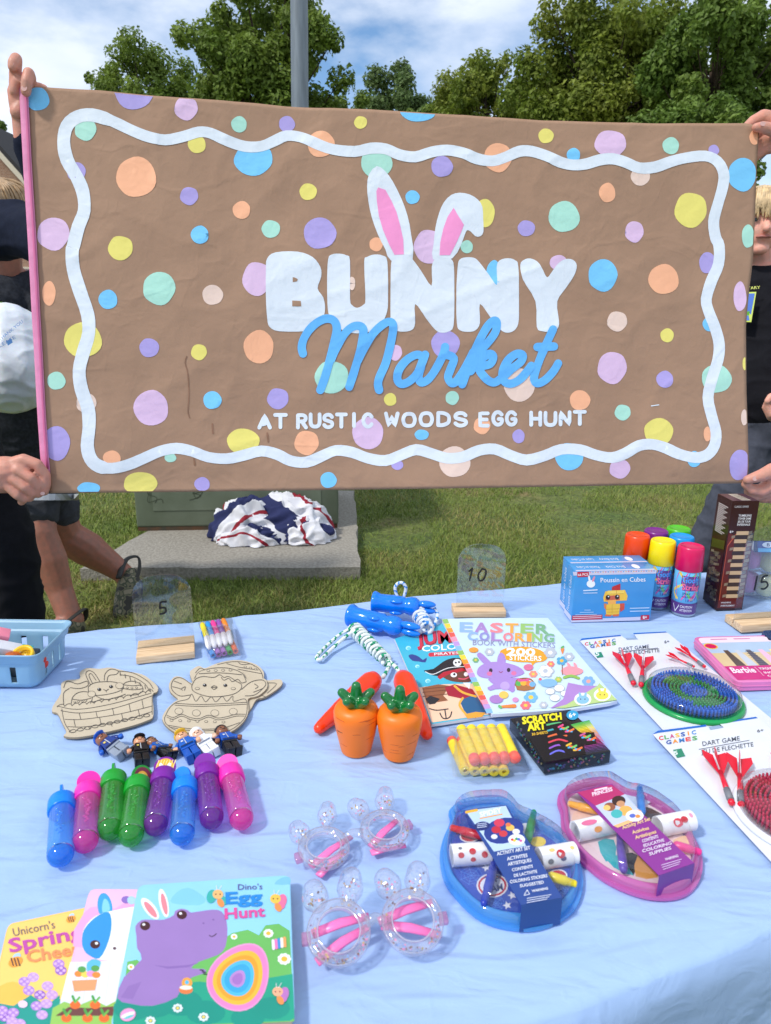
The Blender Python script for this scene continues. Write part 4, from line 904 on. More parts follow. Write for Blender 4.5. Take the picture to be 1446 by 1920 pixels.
q = k6((365, 412))[0]; p.ell(q[0], q[1], 6, 4.5, (248, 248, 248)); p.ell(q[0] + 1, q[1] - 1, 2.4, 2.4, (20, 16, 20), n=8); q = k6((440, 408))[0]; p.ell(q[0], q[1], 4, 4, (248, 248, 248))
p.stroke(k6((395, 435), (430, 438), (455, 428)), 2.4, (230, 90, 110))
p.poly(k6((170, 490), (270, 470), (340, 480), (300, 540), (330, 570), (200, 590)), (150, 92, 56)); p.poly(k6((190, 560), (220, 540), (280, 560), (250, 590), (215, 595)), (40, 36, 38))
for y in (500, 520, 545): p.stroke(k6((175, y), (330, y - 15)), 1.4, (112, 62, 36), 0)
p.poly(k6((310, 490), (370, 470), (480, 500), (560, 620), (500, 680), (420, 560), (330, 540)), (170, 26, 50))
p.poly(k6((400, 570), (500, 530), (570, 650), (440, 660)), (46, 96, 140)); p.poly(k6((430, 655), (500, 640), (560, 645), (540, 672), (450, 682)), (236, 168, 52))
p.stroke(k6((370, 480), (420, 520), (500, 545)), 4, (238, 178, 60)); p.stroke(k6((420, 555), (400, 600), (440, 655)), 4, (238, 178, 60)); p.poly(k6((420, 460), (470, 460), (460, 500)), (244, 244, 244))
p.stroke(k6((215, 620), (260, 630), (330, 622)), 2, (50, 46, 50)); p.stroke(k6((310, 625), (318, 680)), 2.2, (50, 46, 50), 0); p.stroke(k6((280, 648), (295, 676), (318, 682), (342, 670), (352, 640)), 2.2, (50, 46, 50))
p.build('cover_print', bk, m_gloss)
# easter book: lies tilted on the pirate book
epl = pl3((828, 1161, TZ + .0105), (923, 1339, TZ + .0115), (1158, 1313, TZ + .006))
bk = thing('colouring_book', 'pale easter colouring book with a purple bunny, lying on the pirate book', 'book', P(990, 1290), group='colouring books')
o_ = k6((290, 68), (500, 62), (945, 62), (1240, 410), (1375, 570), (1330, 585), (1100, 622), (850, 640), (600, 655))
pgs = slab('pages', o_, epl, .005, (222, 224, 236), bk, (214, 234, 248))
p = Print(epl.at, step=.000004)
p.poly(k6((292, 70), (944, 65), (1372, 568), (602, 650)), (212, 234, 250))
rb_ = [(150, 196, 96), (250, 218, 60), (250, 160, 40), (240, 92, 80), (244, 152, 180), (196, 156, 220), (140, 190, 240)]
for k in range(21):
    t0 = k / 21; a = V((292, 70, 0)).lerp(V((568, 650, 0)), t0); b = V((292, 70, 0)).lerp(V((568, 650, 0)), (k + 1) / 21); w_ = 34 + 8 * t0
    p.poly(k6((a.x, a.y), (a.x + w_, a.y - 3), (a.x + w_ + 6, (a.y + b.y) / 2 - 3), (b.x + w_ - 2, b.y - 5), (b.x, b.y)), rb_[k % 7])
def rainbow(t, p0, p1, h, cols, bold, shadow=None):
    n_ = len(t); adv = {'I': .45}; ws = [adv.get(c, 1) for c in t]; tot = sum(ws); x = 0
    for i, c in enumerate(t):
        a, b = x / tot, (x + ws[i] * .82) / tot; x += ws[i]
        A = (p0[0] + (p1[0] - p0[0]) * a, p0[1] + (p1[1] - p0[1]) * a); B = (p0[0] + (p1[0] - p0[0]) * b, p0[1] + (p1[1] - p0[1]) * b)
        if shadow: p.text(c, (A[0] + 1.5, A[1] + 1.2), (B[0] + 1.5, B[1] + 1.2), h, shadow, bold)
        p.text(c, A, B, h, cols[i % len(cols)], bold)
ec = [(150, 186, 236), (176, 138, 204), (242, 142, 150), (248, 176, 84), (160, 204, 120), (130, 184, 140)]
rainbow('EASTER', *k6((402, 145), (965, 158)), 17, ec, .045, (180, 196, 214))
rainbow('COLORING', *k6((450, 198), (995, 210)), 15, [(150, 186, 236), (150, 150, 214), (176, 138, 204), (242, 142, 150), (248, 176, 84), (248, 176, 84), (160, 204, 120), (130, 184, 140)], .04, (180, 196, 214))
p.text('BOOK WITH STICKERS', *k6((482, 228), (990, 246)), 10, (150, 150, 190), .004)
p.poly(k6((655, 262), (720, 240), (820, 240), (900, 260), (942, 300), (920, 328), (870, 336), (848, 358), (838, 336), (760, 332), (690, 318), (655, 290)), (246, 168, 34), 3)
p.text('200', *k6((690, 290), (865, 294)), 13, (252, 252, 250), .05); p.text('STICKERS', *k6((708, 320), (905, 326)), 9, (252, 252, 250), .02)
pu = (176, 142, 214)
p.poly(k6((508, 285), (530, 275), (570, 310), (600, 345), (560, 350), (520, 310)), pu, 3); p.poly(k6((632, 330), (640, 290), (660, 275), (682, 300), (680, 350), (640, 350)), pu, 3)
p.poly(k6((510, 410), (520, 365), (580, 335), (670, 335), (760, 360), (800, 400), (740, 425), (660, 432), (560, 432)), pu, 3)
p.poly(k6((575, 440), (640, 425), (720, 430), (770, 432), (740, 470), (742, 505), (725, 520), (690, 500), (620, 500), (590, 510), (572, 490), (610, 470)), pu, 2)
p.ell(*k6((680, 480))[0], 9, 8, (196, 168, 228)); 
for x, y in ((593, 385), (703, 382)): p.ell(*k6((x, y))[0], 3.4, 4, (52, 36, 60))
for x, y in ((585, 405), (735, 402)): p.ell(*k6((x, y))[0], 5, 4, (226, 120, 170))
p.stroke(k6((645, 392), (655, 398), (665, 392)), 1.4, (150, 50, 90))
p.poly(k6((742, 470), (872, 470), (860, 500), (800, 512), (755, 505)), (176, 116, 66), 0); p.stroke(k6((745, 475), (760, 440), (830, 435), (868, 470)), 2.4, (160, 100, 56))
for x, y, c in ((765, 465, (90, 180, 90)), (795, 462, (250, 180, 60)), (830, 465, (246, 130, 70)), (850, 470, (120, 180, 220))): p.ell(*k6((x, y))[0], 6, 5, c)
p.poly(k6((755, 435), (795, 440), (835, 432), (825, 450), (765, 455)), (230, 90, 150))
def flower(x, y, r_, c, cc=(252, 210, 80), n_=6):
    q = k6((x, y))[0]
    for a in range(n_): p.ell(q[0] + r_ * .62 * math.cos(a * 6.283 / n_), q[1] + r_ * .5 * math.sin(a * 6.283 / n_), r_ * .42, r_ * .36, c, n=9)
    p.ell(*q, r_ * .36, r_ * .3, cc, n=9)
ol = (190, 196, 206)
for a in ((840, 550, 13, (120, 188, 226)), (808, 600, 10, (240, 120, 130)), (855, 407, 8, (246, 150, 130)), (1010, 440, 7, (170, 200, 110)), (1195, 452, 12, (130, 180, 228), (240, 170, 160)), (500, 320, 6, (130, 186, 120)), (935, 388, 15, ol, (244, 246, 250)), (930, 388, 13, (246, 248, 252), ol), (585, 270, 9, ol, (250, 250, 252)), (918, 597, 8, ol, (248, 250, 252)), (963, 345, 7, (240, 130, 120)), (960, 275, 12, ol, (246, 248, 252)), (1075, 300, 10, ol, (246, 248, 252))): flower(*a)
q = k6((950, 462))[0]; p.ell(q[0], q[1], 16, 8, (138, 190, 230)); p.ell(q[0] - 15, q[1] - 3, 5, 4, (138, 190, 230)); p.ell(q[0] - 16, q[1] - 7, 3, 2.6, (232, 100, 120))
p.poly(k6((1025, 385), (1060, 360), (1110, 362), (1160, 380), (1150, 405), (1080, 418), (1040, 405)), (246, 160, 170), 2)
for x in (1070, 1110): p.poly(k6((x, 365), (x - 8, 335), (x + 10, 345), (x + 16, 365)), (246, 160, 170), 2)
p.stroke(k6((1033, 345), (1035, 410)), 1.6, (150, 100, 60), 0); flower(1030, 325, 10, (90, 170, 210), (240, 190, 60), 5); p.stroke(k6((1045, 428), (1090, 418), (1135, 432)), 5, (150, 196, 90))
p.stroke(k6((1035, 255), (1035, 280)), (7, 2), (246, 140, 60), 0); p.stroke(k6((1030, 245), (1040, 238)), 4, (110, 180, 90), 0)
p.ell(*k6((825, 365))[0], 9, 6, (226, 120, 160)); p.ell(*k6((487, 258))[0], 9, 5, (244, 160, 60))
q = k6((640, 555))[0]; p.ell(q[0] - 4, q[1] + 2, 13, 8, (176, 130, 200)); p.ell(q[0] + 10, q[1] - 6, 9, 7, (250, 204, 96)); p.ell(q[0] + 32, q[1] + 3, 6, 4.5, (220, 150, 200)); p.stroke(k6((650, 608), (740, 603)), (4, 7), (246, 140, 60), 0); p.stroke(k6((645, 605), (655, 612)), 5, (110, 190, 110), 0)
q = k6((975, 540))[0]
for dx, dy, r_ in ((-5, -8, 9), (12, -14, 10), (4, 4, 10), (22, -4, 8)): p.ell(q[0] + dx, q[1] + dy, r_, r_ * .7, (186, 192, 200)); p.ell(q[0] + dx, q[1] + dy, r_ - 1, r_ * .7 - 1, (246, 249, 252))
p.poly(k6((960, 618), (1040, 560), (1070, 460), (1160, 478), (1250, 480), (1150, 540), (1050, 600)), (180, 140, 208))
p.poly(k6((985, 616), (1060, 595), (1150, 540), (1252, 478), (1262, 462), (1372, 566), (1200, 592), (1050, 616)), (190, 216, 140))
for x, y, c in ((1160, 562, (140, 196, 226)), (1280, 535, (250, 226, 90))):
    q = k6((x, y))[0]; p.ell(*q, 16, 12, (246, 248, 246)); p.ell(q[0], q[1] + 1, 12, 8, c); p.ell(q[0] - 5, q[1] - 8, 2.4, 5, c, -15); p.ell(q[0] + 5, q[1] - 8, 2.4, 5, c, 15)
    for k in (-1, 1): p.ell(q[0] + k * 4, q[1], 1.2, 1.2, (60, 40, 50), n=7)
p.build('cover_print', bk, m_gloss)
# ---------------------------------------------------------------- scratch art box
A = P(1020, 1452)
SZ = hz(A, 1021, 1429)
M_, w_, d_, h_ = boxat((1020, 1452), (1143, 1430.5), (966.5, 1345.5), SZ)
bx = thing('scratch_art_box', 'small black box with rainbow drawings and yellow scratch art title', 'box', mtx=M_)
MB().box((0, 0, 0), (w_, d_, h_), None, lin((18, 17, 20)), bev=.0008).build('carton', m_gloss, bx, local=True)
tp_ = pl(M_, (0, 0, h_), (w_, 0, h_), (0, d_, h_)); p = Print(tp_.at)
g_ = [(70, 170, 80), (240, 220, 60), (244, 150, 50), (232, 60, 120), (190, 90, 200), (120, 120, 220)]
for k in range(24):
    t = k / 23; i = min(int(t * 5), 4); f = t * 5 - i; c = [g_[i][j] * (1 - f) + g_[i + 1][j] * f for j in range(3)]
    a, b, c2, d2 = (V((u, v, 0)) for u, v in ((1080, 720), (1200, 690), (1330, 880), (985, 935)))
    L0, L1 = a.lerp(d2, t), a.lerp(d2, (k + 1) / 24); R0, R1 = b.lerp(c2, t), b.lerp(c2, (k + 1) / 24)
    p.poly(k6((L0.x, L0.y), (R0.x, R0.y), (R1.x, R1.y), (L1.x, L1.y)), c)
p.poly(k6((930, 715), (1060, 700), (1150, 770), (1180, 900), (1000, 938), (925, 948), (830, 800)), (18, 17, 20))
for k, c in enumerate(((90, 190, 120), (60, 170, 180), (236, 110, 60), (230, 70, 90), (150, 90, 200), (110, 110, 220))): p.stroke(k6((940 + k * 4, 720 + k * 36), (1010, 708 + k * 34), (1050 + k * 5, 715 + k * 36)), 3.2, c)
for a, b, c, d2 in (((960, 720), (1060, 700), (1120, 770), (1010, 790)), ((1110, 770), (1230, 765), (1245, 840), (1150, 845)), ((1010, 830), (1110, 820), (1175, 890), (1060, 905))): p.poly(k6(a, b, c, d2), (20, 18, 22))
for cx_, cy_, cc in ((1045, 748, (230, 80, 140)), (1180, 800, (200, 90, 150)), (1095, 862, (240, 190, 60))):
    for k in range(7): q = k6((cx_ - 34 + k * 11, cy_ - 14 + 5 * k + 8 * math.sin(k * 2)))[0]; p.stroke([q, (q[0] + 8, q[1] - 4 + 3 * (k % 3))], 3.6, (cc, (70, 170, 220), (240, 120, 60), (110, 200, 110))[k % 4], 0)
for t, a, b, hh in (('SCRATCH', (790, 715), (1030, 686), 12.5), ('ART', (822, 757), (932, 745), 13)): p.text(t, *k6(a, b), hh, (246, 232, 40), .05)
p.text('50 SHEETS', *k6((848, 786), (945, 772)), 4.5, (250, 200, 60), .02)
q = k6((1097, 660))[0]; p.ell(*q, 11.5, 9, (46, 160, 206)); p.text('6+', (q[0] - 6, q[1] + 5), (q[0] + 7, q[1] + 2), 8, (250, 250, 250), .02)
p.build('lid_print', bx, m_gloss)
fr_, lf_ = pl(M_, (0, 0, 0), (w_, 0, 0), (0, 0, h_)), pl(M_, (0, 0, 0), (0, d_, 0), (0, 0, h_))
p = Print(fr_.at); r2 = random.Random(4)
for k in range(46): a = r2.uniform(.05, .95); b = r2.uniform(.15, .85); q = V((1022, 1450, 0)).lerp(V((1142, 1430, 0)), a); y = q.y - b * 21; p.ell(q.x, y, r2.uniform(1.5, 3), r2.uniform(1.2, 2.4), r2.choice([(70, 60, 110), (40, 110, 130), (130, 70, 90), (110, 100, 60), (60, 110, 80)]), r2.uniform(0, 90), 8)
p.build('side_print', bx, m_gloss)
p = Print(lf_.at)
for k in range(40): a = r2.uniform(.05, .95); b = r2.uniform(.15, .85); q = V((967, 1364, 0)).lerp(V((1018, 1448, 0)), a); y = q.y - b * 18; p.ell(q.x, y, r2.uniform(1.2, 2), r2.uniform(1.2, 2.4), r2.choice([(70, 60, 110), (40, 110, 130), (130, 70, 90), (110, 100, 60), (60, 110, 80)]), 0, 8)
p.build('side_print', bx, m_gloss)
# ---------------------------------------------------------------- foam darts in a bag
fd = thing('foam_dart_pack', 'clear bag of yellow foam darts with orange tips before the colouring books', 'toy darts', P(905, 1410))
m_foam = mat('yellow_foam', (242, 214, 52), rough=.75, var=.05, vscale=160, bump=.2, bscale=500, sub=.1); m_tip = mat('coral_tip', (246, 100, 84), rough=.5, sub=.1)
rD = .0066
def dart(a, b, za, zb, tip_at_b):
    A, B = P(*a, TZ + za), P(*b, TZ + zb); d = (B - A).normalized(); L_ = (B - A).length
    q = MB(); M2 = Mx.Translation(A) @ d.to_track_quat('Z', 'Y').to_matrix().to_4x4()
    if tip_at_b:
        st = q.lathe([(.002, .0), (rD * .5, 0), (rD, .0008), (rD, L_ * .86)], M2, 14).build('foam_dart', m_foam, fd, sharp=40)
        MB().lathe([(rD * 1.0, L_ * .86), (rD * 1.08, L_ * .9), (rD * 1.08, L_ * .97), (rD * .8, L_), (rD * .3, L_ * 1.01)], M2, 14).build('dart_tip', m_tip, st, sharp=40)
    else:
        st = q.lathe([(rD * .42, L_ - .012), (rD * .42, L_), (rD, L_ - .0005), (rD, L_ * .12)], M2, 14).build('foam_dart', m_foam, fd, sharp=40)
        MB().lathe([(rD * .3, 0), (rD, .001), (rD, L_ * .12)], M2, 14).build('dart_tip', m_tip, st, sharp=40)
for k in range(5):
    t = k / 4
    dart(k6((410 + 245 * t, 742 - 6 * t))[0], k6((500 + 248 * t, 950 - 14 * t))[0], .0205, .021, True)
    dart(k6((350 + 60 * t * 4, 812 - 14 * t))[0], k6((436 + 240 * t, 1006 + 6 * t))[0], .0072, .0072, False)
m_bag = clear('clear_film', (250, 250, 252), gloss=.5, dif=.10, difcol=(250, 250, 255), rough=.12)
vs, fs = [], []; n_ = 22
for j in range(n_ + 1):
    for i in range(n_ + 1):
        u, v = i / n_, j / n_
        q = V((335, 735, 0)).lerp(V((700, 715, 0)), u).lerp(V((360, 1045, 0)).lerp(V((835, 1000, 0)), u), v)
        z = .0295 if (.12 < u < .84 and .03 < v < .86) else .001
        z = .003 + .026 * min(1, u / .14) * min(1, (1 - u) / .2) * min(1, v / .05) * min(1, (1 - v) / .12)
        z += .0018 * noise.noise(V((u * 9, v * 9, 0))) + .0008 * noise.noise(V((u * 25, v * 25, 3)))
        vs.append(P(*k6((q.x, q.y))[0], TZ + z))
for j in range(n_):
    for i in range(n_): a = j * (n_ + 1) + i; fs.append((a, a + 1, a + n_ + 2, a + n_ + 1))
MB().add(vs, fs, None, True).build('bag', m_bag, fd)
# ---------------------------------------------------------------- carrots (squeeze toys)
k1 = cr(560, 1060, 1000, 1460)
m_car = mat('orange_vinyl', (246, 122, 18), rough=.42, var=.03, sub=.08); m_leafg = mat('green_vinyl', (8, 112, 44), rough=.14, var=.05, coat=.5); m_crease = mat('carrot_crease', (206, 88, 10), rough=.5)
def squeeze(base, top, wpx, label, mark):
    A = P(*base); wr = wpx / 2 * (A - CP).dot(CM @ V((0, 0, -1))) / F; H = hz(A, *top) - TZ
    t = thing('squeeze_carrot', label, 'toy carrot', A, group='squeeze carrots')
    pr = [(.001, .0), (.60, .0), (.68, .03), (.76, .18), (.88, .42), (.97, .64), (1.0, .78), (.94, .90), (.74, .975), (.4, 1.0), (.001, 1.0)]
    pr = [(q.x, q.y) for q in spline([V((a, b, 0)) for a, b in pr], 3)]
    bd = MB().lathe([(max(1e-5, a * wr), b * H) for a, b in pr], Mx.Translation(A), 32).build('body', m_car, t)
    r_ = random.Random(int(base[0]))
    for k in range(11):
        z = r_.uniform(.15, .85); a0 = r_.uniform(math.pi * 1.05, math.pi * 1.95); ln = r_.uniform(.35, .8)
        def rad(zz): return wr * (seglerp([(b, a) for a, b in pr[3:]], zz, 0))
        MB().tube([A + V(((rad(z) - .0002) * math.cos(a0 + ln * s), (rad(z) - .0002) * math.sin(a0 + ln * s), H * (z + .01 * math.sin(s * 3)))) for s in [i / 6 for i in range(7)]], [.0002, .0005, .0006, .0006, .0006, .0005, .0002], n=5).build('crease', m_crease, bd)
    lf = MB(); Tp = A + V((0, 0, H * .985))
    lf.ball(Tp + V((0, 0, .002)), (wr * .52, wr * .52, wr * .34), 18)
    for k in range(5):
        a = R(20 + 72 * k); o = V((math.cos(a), math.sin(a), 0)); lf.cap(Tp + o * wr * .28 + V((0, 0, .003)), Tp + o * wr * .66 + V((0, 0, wr * .42)), wr * .27, wr * .21, 12)
    lf.cap(Tp, Tp + V((0, 0, wr * .85)), wr * .34, wr * .22, 12)
    blob(lf, 'leaf_top', m_leafg, t, voxel=.0011, smooth=5)
    if mark: p = MB().tube([A + V((wr * .93 * math.cos(a), wr * .93 * math.sin(a), H * .56 + .004 * (a - 4))) for a in (3.6, 3.75, 3.9, 4.05, 4.2)], [.0002, .0007, .0006, .0005, .0002], n=5).build('scuff', mat('dark_scuff', (110, 50, 20)), bd)
squeeze((668, 1405), (668, 1318), 84, 'orange squeeze toy carrot with a dark scuff, left of the pair', True)
squeeze((748, 1413), (748, 1325), 85, 'clean orange squeeze toy carrot, right of the pair', False)
# ---------------------------------------------------------------- jump ropes
def rope_mesh(path, r, c1_, c2_, seed=0):
    q = MB(); pts = [V(p_) for p_ in path]; q.tube(pts, r, n=8)
    m = len(pts); r_ = random.Random(seed); i = 0
    for k in range(len(q.f)):
        seg, sd = k // 8, k % 8; q.c[k] = lin(c2_) if (seg * 3 + sd * 2) % 13 < 5 and (seg // 3) % 3 != 2 else lin(c1_ if (seg + sd) % 2 else tuple(x * .93 for x in c1_))
    return q
m_rope = printmat('rope_fibre', rough=.85, var=.12, bump=.6, bscale=700, bdist=.0006)
def resample(pts, step):
    out = [V(pts[0])]; acc = 0
    for a, b in zip(pts, pts[1:]):
        a, b = V(a), V(b); l = (b - a).length; n_ = max(1, int(l / step))
        for k in range(1, n_ + 1): out.append(a.lerp(b, k / n_))
    return out
def coil(a, b, turns, rc, rr, phase=0):
    ax = (b - a).normalized(); s = ax.cross(V((0, 0, 1))).normalized(); u = s.cross(ax); out = []
    N_ = int(turns * 14)
    for k in range(N_ + 1): t = k / N_; an = 2 * math.pi * turns * t + phase; out.append(a.lerp(b, t) + (s * math.cos(an) + u * math.sin(an)) * rc * (1 - .35 * t))
    return out
jr = thing('carrot_jump_rope', 'jump rope with green flecked white cord and two red orange carrot handles', 'jump rope', P(690, 1270))
m_rc = mat('neon_orange_plastic', (255, 62, 14), rough=.28, var=.03, sub=.1, bump=.25, bscale=18, stretch=(1, 1, 1))
for a, b in (((468, 700), (118, 1012)), ((640, 690), (795, 1050))):
    A, B = P(*k1(a)[0], TZ + .0165), P(*k1(b)[0], TZ + .0085); d = B - A; L_ = d.length; M2 = Mx.Translation(A) @ d.to_track_quat('Z', 'Y').to_matrix().to_4x4()
    pr = [(.001, -.006), (.007, -.0058), (.0125, -.001), (.0158, .010), (.0163, .02)] + [(.0163 - .0085 * (z ** 1.3), .02 + (L_ - .02) * z) for z in [i / 14 for i in range(1, 14)]] + [(.0068, L_), (.004, L_ + .003), (.0005, L_ + .004)]
    pr = [(r_ * (1 + (.022 if i % 3 == 0 else 0)), z) for i, (r_, z) in enumerate(pr)]
    MB().lathe(pr, M2, 20).build('carrot_handle', m_rc, jr)
a, b = P(*k1((345, 395))[0], TZ + .013), P(*k1((545, 590))[0], TZ + .011)
q = rope_mesh(resample(coil(a, b, 12, .0115, .0030), .0026), .0031, (236, 244, 240), (20, 150, 106)); q.build('cord_bundle', m_rope, jr)
lp = [P(*k1(c)[0], TZ + z) for c, z in (((330, 385), .022), ((250, 430), .010), ((170, 500), .005), ((112, 565), .005), ((135, 580), .005), ((200, 520), .006), ((290, 440), .014), ((350, 400), .02))]
rope_mesh(resample(spline(lp, 6), .0026), .0031, (236, 244, 240), (20, 150, 106)).build('cord_loop', m_rope, jr)
for c in (((540, 575), (560, 600), (545, 650), (520, 690)), ((548, 585), (580, 610), (610, 640), (635, 680))):
    rope_mesh(resample(spline([P(*k1(x)[0], TZ + .009) for x in c], 5), .0028), .0034, (236, 244, 240), (20, 150, 106)).build('cord', m_rope, jr)
jr2 = thing('bunny_jump_rope', 'jump rope with two shiny blue bunny shaped handles and blue flecked cord', 'jump rope', P(740, 1190))
m_bl = mat('blue_plastic', (0, 122, 232), rough=.16, var=.02, coat=.4)
for a, e, za, ze in (((455, 225), (838, 268), .032, .030), ((312, 305), (742, 408), .021, .018)):
    A, E = P(*k1(a)[0], TZ + za), P(*k1(e)[0], TZ + ze); d = E - A; L_ = d.length; M2 = Mx.Translation(A) @ d.to_track_quat('Z', 'Y').to_matrix().to_4x4()
    pr = [(.001, .001), (.014, .0), (.0195, .001), (.0208, .004), (.019, .009), (.0165, .014), (.0165, L_ * .30), (.0172, L_ * .34), (.0165, L_ * .38), (.0162, L_ * .50), (.0135, L_ * .53), (.0150, L_ * .56), (.0170, L_ * .62), (.0165, L_ * .69), (.013, L_ * .74), (.008, L_ * .77), (.001, L_ * .78)]
    hd = MB().lathe(pr, M2, 24).build('bunny_handle', m_bl, jr2)
    for sg in (-1, 1):
        MB().ball(M2 @ V((0, sg * .0062 + .001, L_ * .87)), (.0075, .0062, L_ * .15), 12, None, d.to_track_quat('Z', 'Y').to_matrix().to_4x4()).build('ear', m_bl, hd)
    for sg in (-1, 1): MB().ball(M2 @ V((-.012, sg * .011, L_ * .40)), (.006, .0045, .012), 10, None, d.to_track_quat('Z', 'Y').to_matrix().to_4x4()).build('paw', m_bl, hd)
wc, wb_ = (232, 240, 248), (56, 140, 220)
a, b = P(*k1((740, 300))[0], TZ + .018), P(*k1((800, 395))[0], TZ + .016)
rope_mesh(resample(coil(a, b, 6, .013, .003), .0028), .0034, wc, wb_).build('cord_bundle', m_rope, jr2)
lp = [P(*k1(c)[0], TZ + z) for c, z in (((835, 262), .03), ((855, 300), .02), ((845, 350), .012), ((800, 410), .006), ((740, 410), .012))]
rope_mesh(resample(spline(lp, 6), .0028), .0034, wc, wb_).build('cord', m_rope, jr2)
A = P(*k1((625, 190))[0], TZ + .045)
lp = [A + V((x, 0, z)) for x, z in ((.004, -.01), (.009, .006), (.010, .018), (.004, .026), (-.004, .025), (-.009, .017), (-.007, .005), (-.001, -.01))]
rope_mesh(resample(spline(lp, 5), .0028), .0030, wc, wb_).build('cord_loop', m_rope, jr2)
# ---------------------------------------------------------------- number signs
m_pine = mat('pale_pine', (206, 168, 126), rough=.6, vscale=5, var=.0, col2=(238, 208, 168), stretch=(3, 60, 60), bump=.15, bscale=20, detail=5)
m_acr = clear('acrylic', (250, 252, 253), gloss=.42, dif=.025, difcol=(220, 230, 240), rough=.02)
def sign(fl, fr, back, fltop, plate_l, plate_r, top, num, label, npx, nh):
    A = P(*fl); zt = hz(A, *fltop); M_, w_, d_, h_ = boxat(fl, fr, back, zt)
    t = thing('number_sign', label, 'table sign', mtx=M_, group='clear number signs')
    ys = d_ * .54
    MB().box((0, 0, 0), (w_, ys - .002, h_), None, bev=.0012).build('wood_base', m_pine, t, local=True)
    MB().box((0, ys + .002, 0), (w_, d_, h_ * 1.0), None, bev=.0012).build('wood_base', m_pine, t, local=True)
    MB().box((.001, ys - .0019, 0), (w_ - .001, ys + .0019, h_ * .45)).build('slot_floor', m_pine, t, local=True)
    # plate with a rounded head
    B0 = M_ @ V((0, ys, h_)); pp = pl(M_, (0, ys, 0), (w_, ys, 0), (0, ys, 1)); iv = M_.inverted()
    xl = (iv @ pp.at(*plate_l)).x; xr = (iv @ pp.at(*plate_r)).x; H = (iv @ pp.at(*top)).z
    rr = (xr - xl) * .42; ol_ = [(xl, h_ * .46), (xr, h_ * .46)]
    for k in range(19):
        a = math.pi * k / 18; ol_.append(((xl + xr) / 2 + (xr - xl) / 2 * math.copysign(abs(math.cos(a)) ** .8, math.cos(a)), H - rr + rr * math.sin(a) ** .8))
    MB().prism([V((x, ys - .0014, z)) for x, z in ol_], (0, .0028, 0)).build('acrylic_plate', m_acr, t, local=True, fixn=True)
    pn = pl(M_, (0, ys - .0014, 0), (w_, ys - .0014, 0), (0, ys - .0014, 1)); q = Print(pn.at, off=.0004)
    for st in num: q.stroke(st, nh, (16, 15, 18), 4)
    q.build('number', t, mat('marker_ink', (16, 15, 18), rough=.5))
k7 = cr(0, 1040, 480, 1320)
sign((256, 1246), (366, 1234), (258, 1201.5), (256, 1232), (250, 1150), (361, 1146), (305, 1077), [k7((938, 266), (908, 270), (903, 300)), k7((903, 302), (930, 300), (938, 318), (925, 332), (904, 335))], 'clear arched sign reading five in black, beside the marker packet', None, 3.6)
sign((851, 1158.5), (949, 1158), (849, 1130), (851, 1146), (857, 1100), (946, 1100), (902, 1020), [[(886, 1067), (881, 1088)], [(880, 1071), (886, 1066)], [(904, 1067), (897, 1078), (899, 1088), (906, 1087), (911, 1077), (911, 1069), (905, 1067)]], 'clear arched sign reading ten in black, behind the easter book', None, 3.2)
sign((1390, 1187), (1500, 1180), (1357, 1151.5), (1388.5, 1172), (1378, 1150), (1478, 1145), (1440, 985), [[(1420, 1081), (1415, 1106)], [(1439, 1079), (1431, 1082), (1428, 1091)], [(1428, 1092), (1437, 1091), (1440, 1098), (1434, 1104), (1428, 1104)]], 'clear sign reading fifteen in black, before the brown tower carton', None, 3.4)
